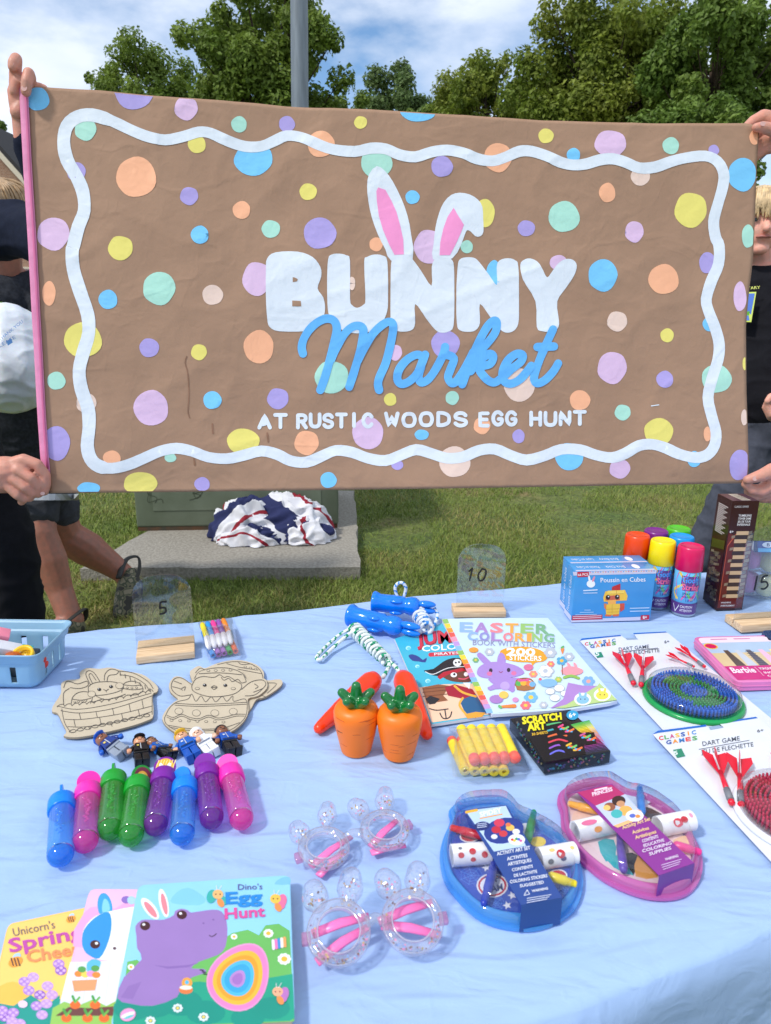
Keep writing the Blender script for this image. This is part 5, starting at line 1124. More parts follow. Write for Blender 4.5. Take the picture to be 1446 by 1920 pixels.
# ---------------------------------------------------------------- brick kit boxes
k5 = cr(1040, 960, 1446, 1200)
A = P(1071, 1167); BZ = hz(A, 1074, 1071)
M_, w_, d_, h_ = boxat((1071, 1167), (1219, 1163.5), (1071, 1057), BZ)
cb_ = (66, 150, 214)
for i in range(2):
    Mi = M_ @ Mx.Translation(V((.004 * i, (d_ + .0008) * i, 0)))
    t = thing('toy_brick_box', ('sky blue toy kit box with a yellow brick chick on its front', 'sky blue toy kit box directly behind the chick box')[i], 'toy box', mtx=Mi, group='brick kit boxes')
    MB().box((0, 0, 0), (w_, d_, h_), None, lin(cb_), bev=.0008).build('carton', m_gloss, t, local=True)
    tpl = pl(Mi, (0, 0, h_), (w_, 0, h_), (0, d_, h_)); ft = lambda x, y, o, Mi=Mi: Mi @ V((x * w_, y * d_, h_ + o)); p = Print(ft)
    p.poly([(.01, .02), (.99, .02), (.99, .16), (.01, .16)], (206, 206, 226)); 
    p.text(('Brick Chick', 'Brick Bunny')[i], (.66, .62), (.42, .62), 0, (236, 242, 250), 0, up=(0, -.28)); p.text(('Poussin en Cubes', 'Lapin en Cubes')[i], (.34, .62), (.06, .62), 0, (236, 242, 250), 0, up=(0, -.28)); p.ell(.8, .5, .045, .28, (240, 244, 250)); p.build('lid_print', t, m_gloss)
    fl_ = lambda x, y, o, Mi=Mi: Mi @ V((-o, d_ * (1 - x), y * h_)); p = Print(fl_); p.poly([(.03, .02), (.97, .02), (.97, .12), (.03, .12)], (206, 206, 226)); p.text(('Poussin en Cubes', 'Lapin en Cubes')[i], (.62, .15), (.62, .85), 0, (220, 234, 248), 0, up=(-.3, 0)); p.build('side_print', t, m_gloss)
    if i == 0:
        fp = pl(Mi, (0, 0, 0), (w_, 0, 0), (0, 0, h_)); p = Print(fp.at)
        for q in (k5((122, 400), (684, 388), (680, 410), (127, 425)), k5((322, 710), (575, 700), (572, 722), (320, 732)), k5((108, 722), (632, 712), (632, 722), (108, 738))): p.poly(q, (210, 208, 226))
        for k in range(26): x = 240 + k * 17; q = k5((x, 405 - (x - 122) * .02))[0]; p.ell(q[0], q[1], 1.3, 1.1, ((226, 110, 130), (90, 150, 210), (230, 180, 90))[k % 3], 0, 7)
        p.poly(k5((152, 400), (230, 398), (230, 432), (153, 436)), (196, 40, 66)); p.text('66 PCS', *k5((158, 428), (224, 424)), 4.6, (250, 250, 250), .01)
        p.text('Poussin en Cubes', *k5((308, 470), (608, 464)), 8.4, (244, 248, 252), .008)
        q = k5((243, 480))[0]; p.ell(q[0], q[1], 8, 7, (240, 244, 250)); p.ell(q[0] - 3, q[1] - 10, 2, 6, (240, 244, 250), -10); p.ell(q[0] + 5, q[1] - 9, 2, 6, (232, 150, 170), 20); p.stroke(k5((195, 525), (285, 520)), 2, (220, 234, 246), 0); p.stroke(k5((195, 542), (285, 540)), 1.2, (220, 234, 246), 0)
        for k in range(3): p.stroke(k5((200 - k * 30, 655 + k * 16), (240 + k * 20, 655 + k * 14)), 1.1, (190, 222, 244), 0)
        for k in range(2): p.stroke(k5((505, 643 + k * 20), (632, 640 + k * 20)), 1.4, (210, 232, 248), 0)
        p.poly(k5((118, 692), (320, 686), (318, 716), (116, 724)), (190, 40, 66))
        for k in range(2): p.stroke(k5((124, 700 + k * 12), (312, 693 + k * 12)), 1.1, (246, 220, 226), 0)
        p.poly(k5((578, 690), (634, 688), (632, 718), (574, 722)), (196, 40, 66)); p.text('8+', *k5((590, 714), (618, 712)), 5.4, (250, 250, 250), .02)
        # chick of bricks
        for q, c in ((((385, 500), (440, 478), (440, 525), (382, 522)), (196, 46, 50)), (((340, 530), (470, 520), (488, 560), (482, 590), (330, 600), (325, 570)), (244, 196, 66)), (((355, 525), (470, 522), (462, 545), (352, 548)), (250, 214, 96)),
                     (((342, 560), (435, 555), (437, 590), (340, 592)), (206, 96, 70)), (((355, 590), (410, 586), (410, 618), (358, 620)), (250, 176, 80)), (((340, 618), (440, 612), (430, 690), (345, 690)), (244, 196, 66)), (((436, 612), (468, 610), (466, 650), (440, 668)), (214, 80, 60)),
                     (((330, 612), (348, 612), (345, 655), (332, 640)), (226, 130, 70)), (((340, 684), (380, 686), (378, 698), (338, 696)), (230, 110, 56)), (((392, 684), (432, 682), (428, 696), (390, 698)), (230, 110, 56))): p.poly(k5(*q), c)
        for a, b in (((345, 650), (432, 646)), ((350, 670), (430, 667)), ((385, 618), (384, 690)), ((415, 525), (412, 550)), ((352, 548), (462, 545))): p.stroke(k5(a, b), .8, (206, 150, 40), 0)
        for x, y in ((357, 570), (418, 568)): q = k5((x, y))[0]; p.ell(q[0], q[1], 4.2, 4.6, (30, 22, 26)); p.ell(q[0] + 1, q[1] - 1.5, 1.3, 1.3, (250, 250, 250), 0, 8)
        p.build('front_print', t, m_gloss)
# ---------------------------------------------------------------- spray string cans
A = P(*k5((852, 668))[0]); CT = hz(A, *k5((916, 222))[0]) - TZ; CRD = 87 * .2808 * .93 * (A - CP).dot(CM @ V((0, 0, -1))) / F
m_can = printmat('can_print', rough=.25, spec=.6); m_rim = mat('tin_rim', (190, 192, 196), rough=.25, metal=.9)
def canmesh(cap, t, ang):
    ch = CT * .70
    ft = lambda x, y, o: V(((CRD + o) * math.cos(x), (CRD + o) * math.sin(x), y * CT))
    MB().lathe([(CRD * .95, 0), (CRD, .002), (CRD, .005)], None, 28).build('bottom_rim', m_rim, t, local=True, sharp=40)
    q = MB(); q.lathe([(CRD, .005), (CRD, ch * .98), (CRD * .93, ch)], None, 36, lin((112, 196, 240)))
    bd = q.build('can_body', m_can, t, local=True)
    p = Print(ft, off=.0001)
    def patch(a0, a1, y0, y1, c, n_=10):
        o = p._nx(); vs = []; fs = []
        for k in range(n_ + 1): a = a0 + (a1 - a0) * k / n_; vs += [ft(a, y0, o), ft(a, y1, o)]
        for k in range(n_): fs.append((2 * k, 2 * k + 2, 2 * k + 3, 2 * k + 1))
        p.m.add(vs, fs, lin(c), True)
    patch(ang - math.pi, ang + math.pi, .035, .20, (92, 60, 130), 40)
    r_ = random.Random(3)
    for k in range(14):
        a = ang + r_.uniform(-1.6, 1.6); p.stroke([(a, .25), (a + r_.uniform(-.5, .5), .36), (a + r_.uniform(-.5, .5), .5), (a + r_.uniform(-.3, .3), .64)], .035, ((226, 90, 170), (120, 206, 120), (240, 210, 90), (110, 110, 200))[k % 4])
    patch(ang - .5, ang + 1.05, .47, .60, (92, 60, 130)); patch(ang - .35, ang + 1.1, .385, .47, (92, 60, 130)); p.text('Goofy', (ang - .42, .505), (ang + 1.0, .505), 0, (60, 160, 240), .03, up=(0, .085)); p.text('String', (ang - .40, .40), (ang + 1.05, .40), 0, (250, 110, 150), .03, up=(0, .08))
    p.text('SPRAY', (ang - .3, .325), (ang + .3, .325), 0, (40, 50, 110), .01, up=(0, .03)); p.text('FICELLE FOLLE', (ang - .3, .285), (ang + .6, .285), 0, (40, 50, 110), .01, up=(0, .025)); p.text('1.8 oz', (ang + .0, .225), (ang + .6, .225), 0, (36, 80, 170), .01, up=(0, .035))
    p.stroke([(ang - .95, .155), (ang - .45, .155)], .02, (240, 240, 244), 0); p.stroke([(ang - .95, .155), (ang - .7, .06)], .02, (240, 240, 244), 0); p.stroke([(ang - .7, .06), (ang - .45, .155)], .02, (240, 240, 244), 0)
    for k in range(2): p.text(('CAUTION', 'ATTENTION')[k], (ang - .35, .13 - .055 * k), (ang + .6, .13 - .055 * k), 0, (236, 232, 244), .01, up=(0, .035))
    p.build('label_print', bd, m_can, local=True)
    ch0 = CT * .655
    MB().lathe([(CRD * 1.02, ch0), (CRD * 1.06, ch0 + .001), (CRD * 1.0, CT - .004), (CRD * .94, CT - .0008), (CRD * .86, CT), (CRD * .82, CT - .001), (CRD * .3, CT - .0022), (.0005, CT - .002)], None, 32).build('cap', cap, t, local=True)
cans = [((916, 222), (214, 12, 88), 'pink capped spray string can, nearest of the six', 'crimson'), ((729, 186), (250, 224, 8), 'yellow capped spray string can beside the blue kit box', 'yellow'), ((853, 158), (10, 148, 226), 'light blue capped spray string can behind the pink one', 'sky'), ((558, 148), (236, 70, 12), 'orange capped spray string can behind the blue kit box', 'orange'), ((682, 120), (120, 30, 130), 'purple capped spray string can between orange and green ones', 'purple'), ((832, 104), (84, 190, 34), 'green capped spray string can, farthest of the six', 'green')]
for q, c, lab, nm in cans:
    b_ = P(*k5(q)[0], TZ + CT); b_.z = TZ; ang = math.atan2(-b_.y, -b_.x) + (.10 if nm != 'yellow' else .25)
    t = thing('spray_can', lab, 'spray can', b_, group='spray string cans'); canmesh(mat('cap_' + nm, c, rough=.28, var=.03, sub=.05), t, ang)
# ---------------------------------------------------------------- tumbling tower box
A = P(1343, 1144); TZT = hz(A, 1374, 940)
M_, w_, d_, h_ = boxat((1343, 1144), (1391.5, 1144), (1318, 1123), TZT, backz=TZ)
d_ = max(d_, w_ * .9)
c4b = cr(1290, 740, 1446, 1000, 1152)
# box axes from its two visible base edges
A, Br, Bl = P(1343, 1144), P(1391.5, 1143), P(1318, 1123)
xa, ya = Br - A, Bl - A
t = thing('tumbling_tower_box', 'tall dark brown carton picturing a tower of stacked wooden blocks', 'game box', A)
corn = [A, A + xa, A + xa + ya, A + ya]
MB().prism([c + V((0, 0, TZT - TZ)) for c in corn], (0, 0, TZ - TZT), lin((58, 24, 22))).build('carton', m_gloss, t, fixn=True)
up_ = V((0, 0, TZT - TZ))
def facefn(O, X):
    nn = X.cross(up_).normalized()
    if nn.dot(CP - O) < 0: nn = -nn
    return lambda u, v, o: O + X * u + up_ * v + nn * o
p = Print(facefn(A, xa))
p.poly([(.03, .02), (.97, .02), (.97, .62), (.03, .72)], (104, 34, 28)); p.stroke([(.06, .10), (.06, .60), (.3, .70)], .02, (200, 90, 60), 0)
for k in range(17):
    y = .115 + k * .0365; sh = .0 + .02 * math.sin(k * 2.1)
    if k % 2 == 0: p.poly([(.30 + sh, y), (.76 + sh, y), (.76 + sh, y + .034), (.30 + sh, y + .034)], (214, 178, 136))
    else: p.poly([(.28 + sh, y), (.73 + sh, y), (.73 + sh, y + .034), (.28 + sh, y + .034)], (62, 46, 42))
    if k % 3 == 0: p.poly([(.16, y + .004), (.29, y + .012), (.29, y + .036), (.16, y + .03)], (150, 128, 104))
    p.poly([(.76 + sh, y), (.93 + .03 * math.sin(k * 3), y + .01), (.93 + .03 * math.sin(k * 3), y + .038), (.76 + sh, y + .03)], ((120, 108, 94), (150, 134, 112))[k % 2])
p.text('CLASSIC GAMES', (.10, .945), (.62, .945), 0, (236, 230, 226), .0, up=(0, .016))
for k, s_ in enumerate(('TUMBLING', 'TOWER GAME', 'JEU DE TOUR', "INFERNALE")): p.text(s_, (.30, .865 - k * .027), (.78, .865 - k * .027), 0, (240, 236, 232), .02, up=(0, .018))
p.text('6+', (.06, .72), (.2, .72), 0, (244, 240, 236), .02, up=(0, .022))
for k, s_ in enumerate(('WARNING', 'AVERTISSEMENT')): p.text(s_, (.14, .065 - k * .03), (.52 + .16 * k, .065 - k * .03), 0, (240, 236, 232), .01, up=(0, .014))
p.build('front_print', t, m_gloss)
p = Print(facefn(A + ya, -ya)); p.poly([(.06, .04), (.94, .04), (.94, .70), (.06, .62)], (70, 30, 26))
r2 = random.Random(9)
for k in range(60): u, v = r2.uniform(.08, .72), r2.uniform(.06, .5); p.poly([(u, v), (u + .2, v + .012), (u + .2, v + .034), (u, v + .022)], r2.choice([(120, 104, 84), (148, 130, 104), (96, 82, 64), (112, 92, 70)]))
p.poly([(.08, .52), (.92, .56), (.92, .64), (.08, .6)], (84, 78, 30))
for k in range(17): p.stroke([(.16, .93 - k * .0155), (.80 - .12 * (k % 3), .93 - k * .0155)], .008, (206, 196, 190), 0)
p.build('side_print', t, m_gloss)
tf = lambda u, v, o: A + up_ + xa * u + ya * v + V((0, 0, o)); p = Print(tf); p.poly([(.02, .02), (.98, .02), (.98, .98), (.02, .98)], (84, 50, 60)); p.poly([(.4, .1), (.75, .1), (.7, .95), (.35, .95)], (190, 178, 160))
for k in range(4): p.text('TOWER', (.42, .2 + k * .18), (.72, .2 + k * .18), 0, (60, 40, 40), .01, up=(0, .12))
p.build('lid_print', t, m_gloss)
# ---------------------------------------------------------------- berry basket
A = P(72, 1292); ux_ = (A - P(0, 1291)).normalized(); uy_ = V((-ux_.y, ux_.x, 0))
BH = hz(A, 73, 1221) - TZ
bw, bd_ = .135, max(.07, (P(109, 1239) - A).dot(uy_) + .012)
bb = thing('berry_basket', 'pale blue plastic berry basket of small prizes at the left edge', 'basket', A)
m_bask = mat('pale_blue_plastic', (134, 174, 200), rough=.3, var=.03, sub=.05)
def bring(z, grow, n_=8, rc=.014):
    cx0, cx1, cy0, cy1 = -bw - grow, grow, -grow, bd_ + grow; pts = []
    for (cx_, cy_, a0) in ((cx1 - rc, cy0 + rc, -90), (cx1 - rc, cy1 - rc, 0), (cx0 + rc, cy1 - rc, 90), (cx0 + rc, cy0 + rc, 180)):
        arc = [(cx_ + rc * math.cos(R(a0 + 90 * k / 4)), cy_ + rc * math.sin(R(a0 + 90 * k / 4))) for k in range(5)]; pts += arc
    # subdivide straight runs into slot cells
    out = []
    for i in range(len(pts)):
        a, b = pts[i], pts[(i + 1) % len(pts)]; out.append((a, i % 5 == 4, 0))
        if i % 5 == 4:
            for k in range(1, 13): out.append(((a[0] + (b[0] - a[0]) * k / 13, a[1] + (b[1] - a[1]) * k / 13), True, k))
    return [(A + ux_ * x + uy_ * y + V((0, 0, z)), s, k) for (x, y), s, k in out]
lv_ = [(0, -.004), (.006, 0), (.010, .001), (BH * .6, .003), (BH * .72, .004), (BH * .74, .007), (BH * .93, .009), (BH * .95, .012), (BH, .0125)]
rings = [bring(z, g) for z, g in lv_]; nn_ = len(rings[0]); vs = [p_[0] for r_ in rings for p_ in r_]; fs = []
for j in range(len(rings) - 1):
    for i in range(nn_):
        k = rings[0][i][2]; straight = rings[0][i][1]
        if j == 2 and straight and k in (2, 6, 10): continue
        i2 = (i + 1) % nn_; fs.append((j * nn_ + i, j * nn_ + i2, (j + 1) * nn_ + i2, (j + 1) * nn_ + i))
fs.append(tuple(reversed(range(nn_))))
me = evalmesh(MB().add(vs, fs, None, True), 'basket_shell', [('SOLIDIFY', dict(thickness=.0022, offset=-1)), ('BEVEL', dict(width=.0006, segments=1, limit_method='ANGLE'))])
me.set_sharp_from_angle(angle=R(50)); put(me, 'basket_shell', m_bask, bb)
def inb(x, y, z): return A + ux_ * x + uy_ * y + V((0, 0, z))
def bm_box(x, y, z, sx, sy, sz, rx, ry, rz, col, name, lab, cat):
    M2 = Mx.Translation(inb(x, y, z)) @ Mx((( ux_.x, uy_.x, 0, 0), (ux_.y, uy_.y, 0, 0), (0, 0, 1, 0), (0, 0, 0, 1))) @ Mx.Rotation(R(rz), 4, 'Z') @ Mx.Rotation(R(ry), 4, 'Y') @ Mx.Rotation(R(rx), 4, 'X')
    return M2
M2 = bm_box(-.055, .03, BH * .80, 0, 0, 0, 10, 24, 25, 0, 0, 0, 0)
c_ = thing('candy_carton', 'small white carton with pink and teal ends poking out of the berry basket', 'carton', inb(-.055, .03, BH * .8))
MB().box((-.035, -.011, -.008), (.018, .011, .008), M2, bev=.001).build('carton', mat('white_card', (226, 228, 234), rough=.5), c_)
MB().box((.0182, -.0112, -.0082), (.034, .0112, .0082), M2, bev=.001).build('teal_end', mat('teal_card', (40, 176, 160), rough=.4), c_)
MB().box((-.036, -.0114, .0002), (-.002, .0114, .0086), M2 @ Mx.Translation(V((0, .026, .004))), bev=.001).build('pink_bar', mat('pink_card', (240, 136, 160), rough=.4), c_)
M2 = bm_box(-.026, .018, BH * .76, 0, 0, 0, 25, -15, 30, 0, 0, 0, 0)
tw = MB(); tw.lathe([(.012, -.004), (.016, -.004), (.016, .004), (.012, .004), (.012, -.004)], M2, 24).build('toy_ring', mat('yellow_plastic', (244, 196, 30), rough=.3), None, label='yellow plastic toy ring among the berry basket prizes', cat='toy ring')
M2 = bm_box(-.040, .016, BH * .73, 0, 0, 0, 0, 10, -20, 0, 0, 0, 0)
MB().ball(M2 @ V((0, 0, 0)), (.013, .010, .008), 12).build('amber_gem', mat('amber_plastic', (190, 90, 20), rough=.15, var=.3, vscale=120), None, label='small amber brown trinket next to the yellow toy ring', cat='trinket')
for x, c, nm, lab in ((-.012, (206, 50, 36), 'red_toy', 'red toy low in the berry basket, seen through its right slot'), (-.052, (40, 150, 60), 'green_toy', 'green and red toy low in the berry basket, seen through its left slot')):
    t = MB(); t.cap(inb(x, .012, .02), inb(x + .008, .03, .026), .009, .008, 12); t.cap(inb(x - .004, .016, .034), inb(x + .01, .024, .036), .007, .007, 12); blob(t, nm, mat(nm + '_plastic', c, rough=.3), None, voxel=.0012, smooth=3, label=lab, cat='toy')
t = MB().box((-.12, .01, .012), (-.02, .06, BH * .62), Mx.Translation(A) @ Mx(((ux_.x, uy_.x, 0, 0), (ux_.y, uy_.y, 0, 0), (0, 0, 1, 0), (0, 0, 0, 1))), bev=.004).build('folded_packet', mat('dark_packet', (60, 70, 80), rough=.6), None, label='dark folded packet filling the bottom of the berry basket', cat='packet')
# ---------------------------------------------------------------- marker pens in a packet
mk = thing('marker_packet', 'small clear packet of bright mini markers with white caps', 'markers', P(415, 1220))
mcols = [((246, 222, 40), 'yellow'), ((40, 150, 226), 'blue'), ((250, 60, 150), 'pink'), ((140, 80, 170), 'purple'), ((246, 140, 40), 'orange')]
m_wcap = mat('white_plastic', (240, 240, 242), rough=.3)
for k, (c, nm) in enumerate(mcols):
    a, b, e = k7((1142 + k * 29.5, 390 - k * 6), (1168 + k * 31, 470 - k * 7), (1182 + k * 31, 530 - k * 7))
    zz = .0165; A_, B_, E_ = P(*a, TZ + zz + .004), P(*b, TZ + zz), P(*e, TZ + zz - .002)
    st = MB(); st.tube([A_, A_.lerp(B_, .1), B_], [.0032, .0046, .0046], n=12); s_ = st.build('marker', mat('marker_' + nm, c, rough=.3), mk)
    MB().tube([B_, B_.lerp(E_, .7), E_], [.005, .005, .0028], n=12).build('cap', m_wcap, s_)
for k, c in enumerate(((20, 140, 220), (160, 90, 180), (160, 90, 180), (40, 160, 60), (246, 110, 40))):
    for j in range(2):
        a, b = k7((1150 + k * 32 + j * 8, 440 - k * 6 + j * 24), (1190 + k * 32 + j * 14, 548 - k * 6 + j * 24)); A_, B_ = P(*a, TZ + .006), P(*b, TZ + .006 + .0 * j)
        MB().lathe([(.0046, 0), (.0046, (B_ - A_).length), (.0026, (B_ - A_).length), (.0024, (B_ - A_).length - .006)], Mx.Translation(A_ + V((0, 0, .0005 * j))) @ (B_ - A_).to_track_quat('Z', 'Y').to_matrix().to_4x4(), 12).build('marker', mat('marker_lower%d' % k, c, rough=.3), mk, sharp=40)
vs, fs = [], []
for j in range(9):
    for i in range(9):
        u, v = i / 8, j / 8; q = V((1118, 380, 0)).lerp(V((1310, 350, 0)), u).lerp(V((1180, 605, 0)).lerp(V((1360, 570, 0)), u), v)
        vs.append(P(*k7((q.x, q.y))[0], TZ + .003 + .0225 * min(1, u / .15, (1 - u) / .15) * min(1, v / .15, (1 - v) / .2) + .0012 * noise.noise(V((u * 7, v * 7, 2)))))
for j in range(8):
    for i in range(8): a = j * 9 + i; fs.append((a, a + 1, a + 10, a + 9))
MB().add(vs, fs, None, True).build('bag', m_bag, mk)
# ---------------------------------------------------------------- wooden colouring shapes
k4 = cr(0, 1220, 500, 1660)
wc_ = (202, 188, 163); we = (150, 134, 110); li = (88, 82, 76)
m_card = printmat('chipboard_print', rough=.8, var=.06, bump=.1, bscale=200, bdist=.0004)
def cutout(outline, z, label, loc, th=.003):
    t = thing('wooden_cutout', label, 'cutout', loc, group='wooden colouring shapes'); q = [(a.x, a.y) for a in spline([V((*c, 0)) for c in outline], 3, True)]; fp = flat(TZ + z)
    MB().prism([fp.at(*c) for c in q], (0, 0, -th), lin(wc_), lin(we)).build('board', m_card, t, fixn=True)
    return t, Print(fp.at)
t, p = cutout(k4((345, 462), (360, 440), (335, 385), (312, 340), (282, 330), (290, 295), (330, 232), (332, 180), (362, 160), (432, 152), (432, 118), (470, 95), (540, 98), (600, 91), (680, 110), (770, 128), (825, 165), (857, 200), (850, 225), (828, 240), (832, 350), (800, 378), (700, 412), (560, 445), (470, 463), (400, 470)), .0032, 'wooden colouring shape of a bunny in an egg basket', P(195, 1310))
W1 = 1.1
def ln(*pts, w_=W1): p.stroke(k4(*pts), w_, li)
ln((335, 315), (350, 390), (385, 445)); ln((310, 300), (420, 318), (600, 290), (820, 230)); ln((330, 325), (440, 338), (620, 312), (825, 245)); ln((352, 372), (450, 372), (640, 345), (825, 300)); ln((368, 412), (470, 412), (660, 380), (825, 330)); ln((825, 240), (825, 345))
for x, a, b in ((430, 340, 372), (520, 330, 362), (610, 312, 348), (700, 290, 332), (770, 270, 312), (400, 372, 410), (540, 362, 398), (660, 345, 380), (750, 322, 358), (480, 412, 425), (600, 392, 410)): ln((x, a), (x + 8, b))
for k in range(13): x = 310 + k * 40; y = 305 - (k * 40) * .06 - (k ** 2) * .35; ln((x, y), (x + 14, y - 12), (x + 32, y - 14), (x + 40, y - 4)); 
for k in range(11): x = 375 + k * 40; y = 440 - k * 8.5; ln((x, y), (x + 12, y - 10), (x + 30, y - 12), (x + 36, y - 2), (x + 18, y + 4), (x, y))
ln((480, 220), (480, 195), (510, 175), (560, 168), (620, 170), (660, 185), (668, 205), (630, 225), (560, 240), (500, 240), (480, 220))
ln((490, 185), (465, 130), (480, 108), (510, 120), (540, 165)); ln((500, 175), (482, 135), (495, 125), (520, 160)); ln((565, 160), (570, 125), (600, 100), (640, 110), (630, 128), (590, 135), (580, 165))
ln((385, 290), (395, 250), (430, 225), (480, 225), (500, 255), (490, 285)); ln((390, 262), (440, 268), (492, 258)); ln((660, 225), (670, 180), (715, 165), (760, 180), (775, 215), (740, 238), (690, 240)); ln((672, 185), (720, 190), (765, 185)); ln((668, 205), (720, 212), (772, 206))
ln((345, 200), (365, 165), (420, 180), (470, 165), (475, 190), (430, 205), (380, 200)); ln((345, 290), (345, 230), (375, 205)); ln((640, 110), (720, 120), (800, 165), (830, 205)); ln((650, 130), (720, 142), (785, 180), (810, 220))
for k in range(7): x, y = 650 + k * 27, 115 + k * 13 + k * k * .3; ln((x, y), (x + 4, y + 20))
ln((520, 245), (570, 265), (640, 250), (680, 235)); ln((500, 280), (560, 260))
for x, y in ((538, 210), (602, 195)): q = k4((x, y))[0]; p.ell(*q, 3.6, 2.8, (34, 32, 34)); p.ell(q[0] - 1, q[1] - 1, 1, .8, (230, 230, 230), 0, 8)
for x, y in ((497, 235), (648, 190)): q = k4((x, y))[0]; p.ell(*q, 7.5, 6, li); p.ell(*q, 6.7, 5.2, wc_)
ln((562, 210), (575, 216), (588, 208)); ln((575, 216), (576, 224))
for x, y in ((405, 278), (425, 276), (445, 274), (465, 270), (690, 200), (715, 202), (740, 200)): q = k4((x, y))[0]; p.ell(*q, 2.4, 1.8, li, 0, 8); p.ell(*q, 1.6, 1.1, wc_, 0, 8)
p.build('printed_lines', t, m_card)
t, p = cutout(k4((1030, 130), (1045, 100), (1080, 82), (1110, 95), (1160, 75), (1230, 55), (1310, 52), (1390, 75), (1430, 115), (1438, 160), (1520, 155), (1525, 190), (1440, 250), (1390, 265), (1350, 330), (1250, 420), (1150, 400), (1080, 250)), .0032, 'wooden colouring shape of a patterned egg under the chick shape', P(440, 1270))
def band(y, a, x0, x1, dx, r_): 
    for k in range(int((x1 - x0) / dx)): q = k4((x0 + k * dx, y + a * k))[0]; p.ell(*q, r_, r_ * .7, li, 0, 9); p.ell(*q, r_ - .8, r_ * .7 - .8, wc_, 0, 9)
ln((1180, 75), (1260, 60), (1340, 66), (1400, 95), (1425, 140), (1420, 190), (1380, 245)); ln((1230, 70), (1300, 90), (1400, 105)); ln((1290, 58), (1310, 75), (1360, 72), (1380, 85)); band(88, 6, 1330, 1420, 28, 3); ln((1290, 100), (1420, 125)); ln((1345, 250), (1390, 235), (1440, 250)); ln((1060, 120), (1085, 95), (1110, 105)); ln((1440, 175), (1500, 180), (1450, 230)); p.build('printed_lines', t, m_card)
t, p = cutout(k4((880, 372), (900, 322), (945, 278), (965, 262), (925, 225), (917, 180), (945, 142), (985, 143), (1038, 175), (1060, 140), (1110, 108), (1180, 92), (1250, 92), (1310, 112), (1345, 160), (1420, 150), (1446, 165), (1446, 205), (1400, 245), (1345, 262), (1348, 320), (1330, 372), (1270, 430), (1180, 468), (1080, 470), (980, 455), (915, 420)), .0066, 'wooden colouring shape of a winged chick hatching from an egg', P(385, 1330))
ln((892, 365), (920, 310), (960, 278), (1020, 262), (1040, 235), (1062, 275), (1090, 245), (1115, 278), (1145, 250), (1170, 278), (1205, 248), (1230, 275), (1262, 245), (1268, 275), (1330, 262), (1340, 320), (1320, 375), (1250, 430), (1150, 458), (1040, 455), (950, 430), (900, 395), (892, 365))
ln((950, 285), (1100, 292), (1335, 280)); ln((948, 295), (1100, 302), (1335, 290)); ln((905, 350), (940, 362), (985, 345), (1030, 362), (1080, 368), (1130, 350), (1180, 365), (1230, 358), (1280, 345), (1330, 345)); ln((905, 360), (940, 372), (985, 355), (1030, 372), (1080, 378), (1130, 360), (1180, 375), (1230, 368), (1280, 355), (1325, 355)); ln((915, 405), (1050, 425), (1200, 420), (1300, 390)); ln((920, 415), (1050, 435), (1190, 430))
for x, y in ((970, 328), (1065, 338), (1165, 338), (1265, 330)): q = k4((x, y))[0]; p.ell(*q, 8, 6.4, li); p.ell(*q, 7.2, 5.6, wc_)
band(378, 1.5, 930, 1290, 47, 3.4); band(108, -1, 1130, 1320, 40, 3.4)
ln((1040, 190), (1060, 155), (1100, 140), (1160, 145), (1190, 130), (1215, 145), (1240, 140), (1280, 165), (1310, 185), (1300, 215), (1250, 240), (1150, 250), (1080, 235), (1045, 215), (1040, 190)); ln((1055, 150), (1080, 115), (1150, 95), (1240, 95), (1310, 120), (1335, 165)); ln((1200, 145), (1215, 160), (1240, 150), (1260, 168), (1290, 155), (1310, 175), (1335, 168)); ln((1080, 125), (1190, 120), (1310, 130))
ln((1040, 185), (990, 150), (950, 150), (930, 180), (935, 215), (975, 245), (1030, 240)); ln((945, 165), (985, 180)); ln((935, 195), (975, 205), (990, 215)); ln((985, 205), (1005, 195), (1000, 215)); ln((1310, 210), (1360, 170), (1420, 158), (1442, 180), (1420, 210), (1380, 240), (1330, 245)); ln((1380, 180), (1400, 195), (1385, 205)); ln((1375, 225), (1425, 205))
for x, y in ((1110, 187), (1222, 188)): q = k4((x, y))[0]; p.ell(*q, 3.6, 2.8, (34, 32, 34)); p.ell(q[0] - 1, q[1] - 1, 1, .8, (230, 230, 230), 0, 8)
ln((1145, 198), (1160, 190), (1178, 198), (1160, 210), (1145, 198)); ln((1147, 199), (1176, 199))
for x, y in ((1070, 205), (1265, 205)): q = k4((x, y))[0]; p.ell(*q, 4.5, 2.6, li); p.ell(*q, 3.7, 1.9, wc_)
p.build('printed_lines', t, m_card)
# ---------------------------------------------------------------- capsule tubes
TC = {'blue': ((0, 130, 236), (124, 206, 255)), 'pink': ((240, 44, 172), (255, 150, 226)), 'green': ((20, 156, 44), (120, 230, 120)), 'purple': ((124, 26, 156), (200, 116, 226))}
tubes = [('blue', (337, 830), (330, 1222), 90, 'blue capsule tube at the left end of the row', None), ('pink', (478, 772), (462, 1142), 8, 'pink capsule tube second from the left, plain disc on its cap', None), ('green', (617, 708), (592, 1074), 88, 'green capsule tube with its cap disc edge on', None), ('green', (747, 738), (703, 1110), 40, 'green capsule tube with a small lion sticker on its disc', (120, 30, 60)),
         ('purple', (888, 692), (832, 1047), 5, 'purple capsule tube with an orange striped sticker on its disc', (246, 180, 40)), ('blue', (1003, 742), (986, 1100), -38, 'blue capsule tube between the two purple ones', None), ('purple', (1122, 668), (1158, 1008), -10, 'purple capsule tube second from the right, plain disc', None), ('pink', (1252, 672), (1330, 1012), -18, 'pink capsule tube at the right end of the row', None)]
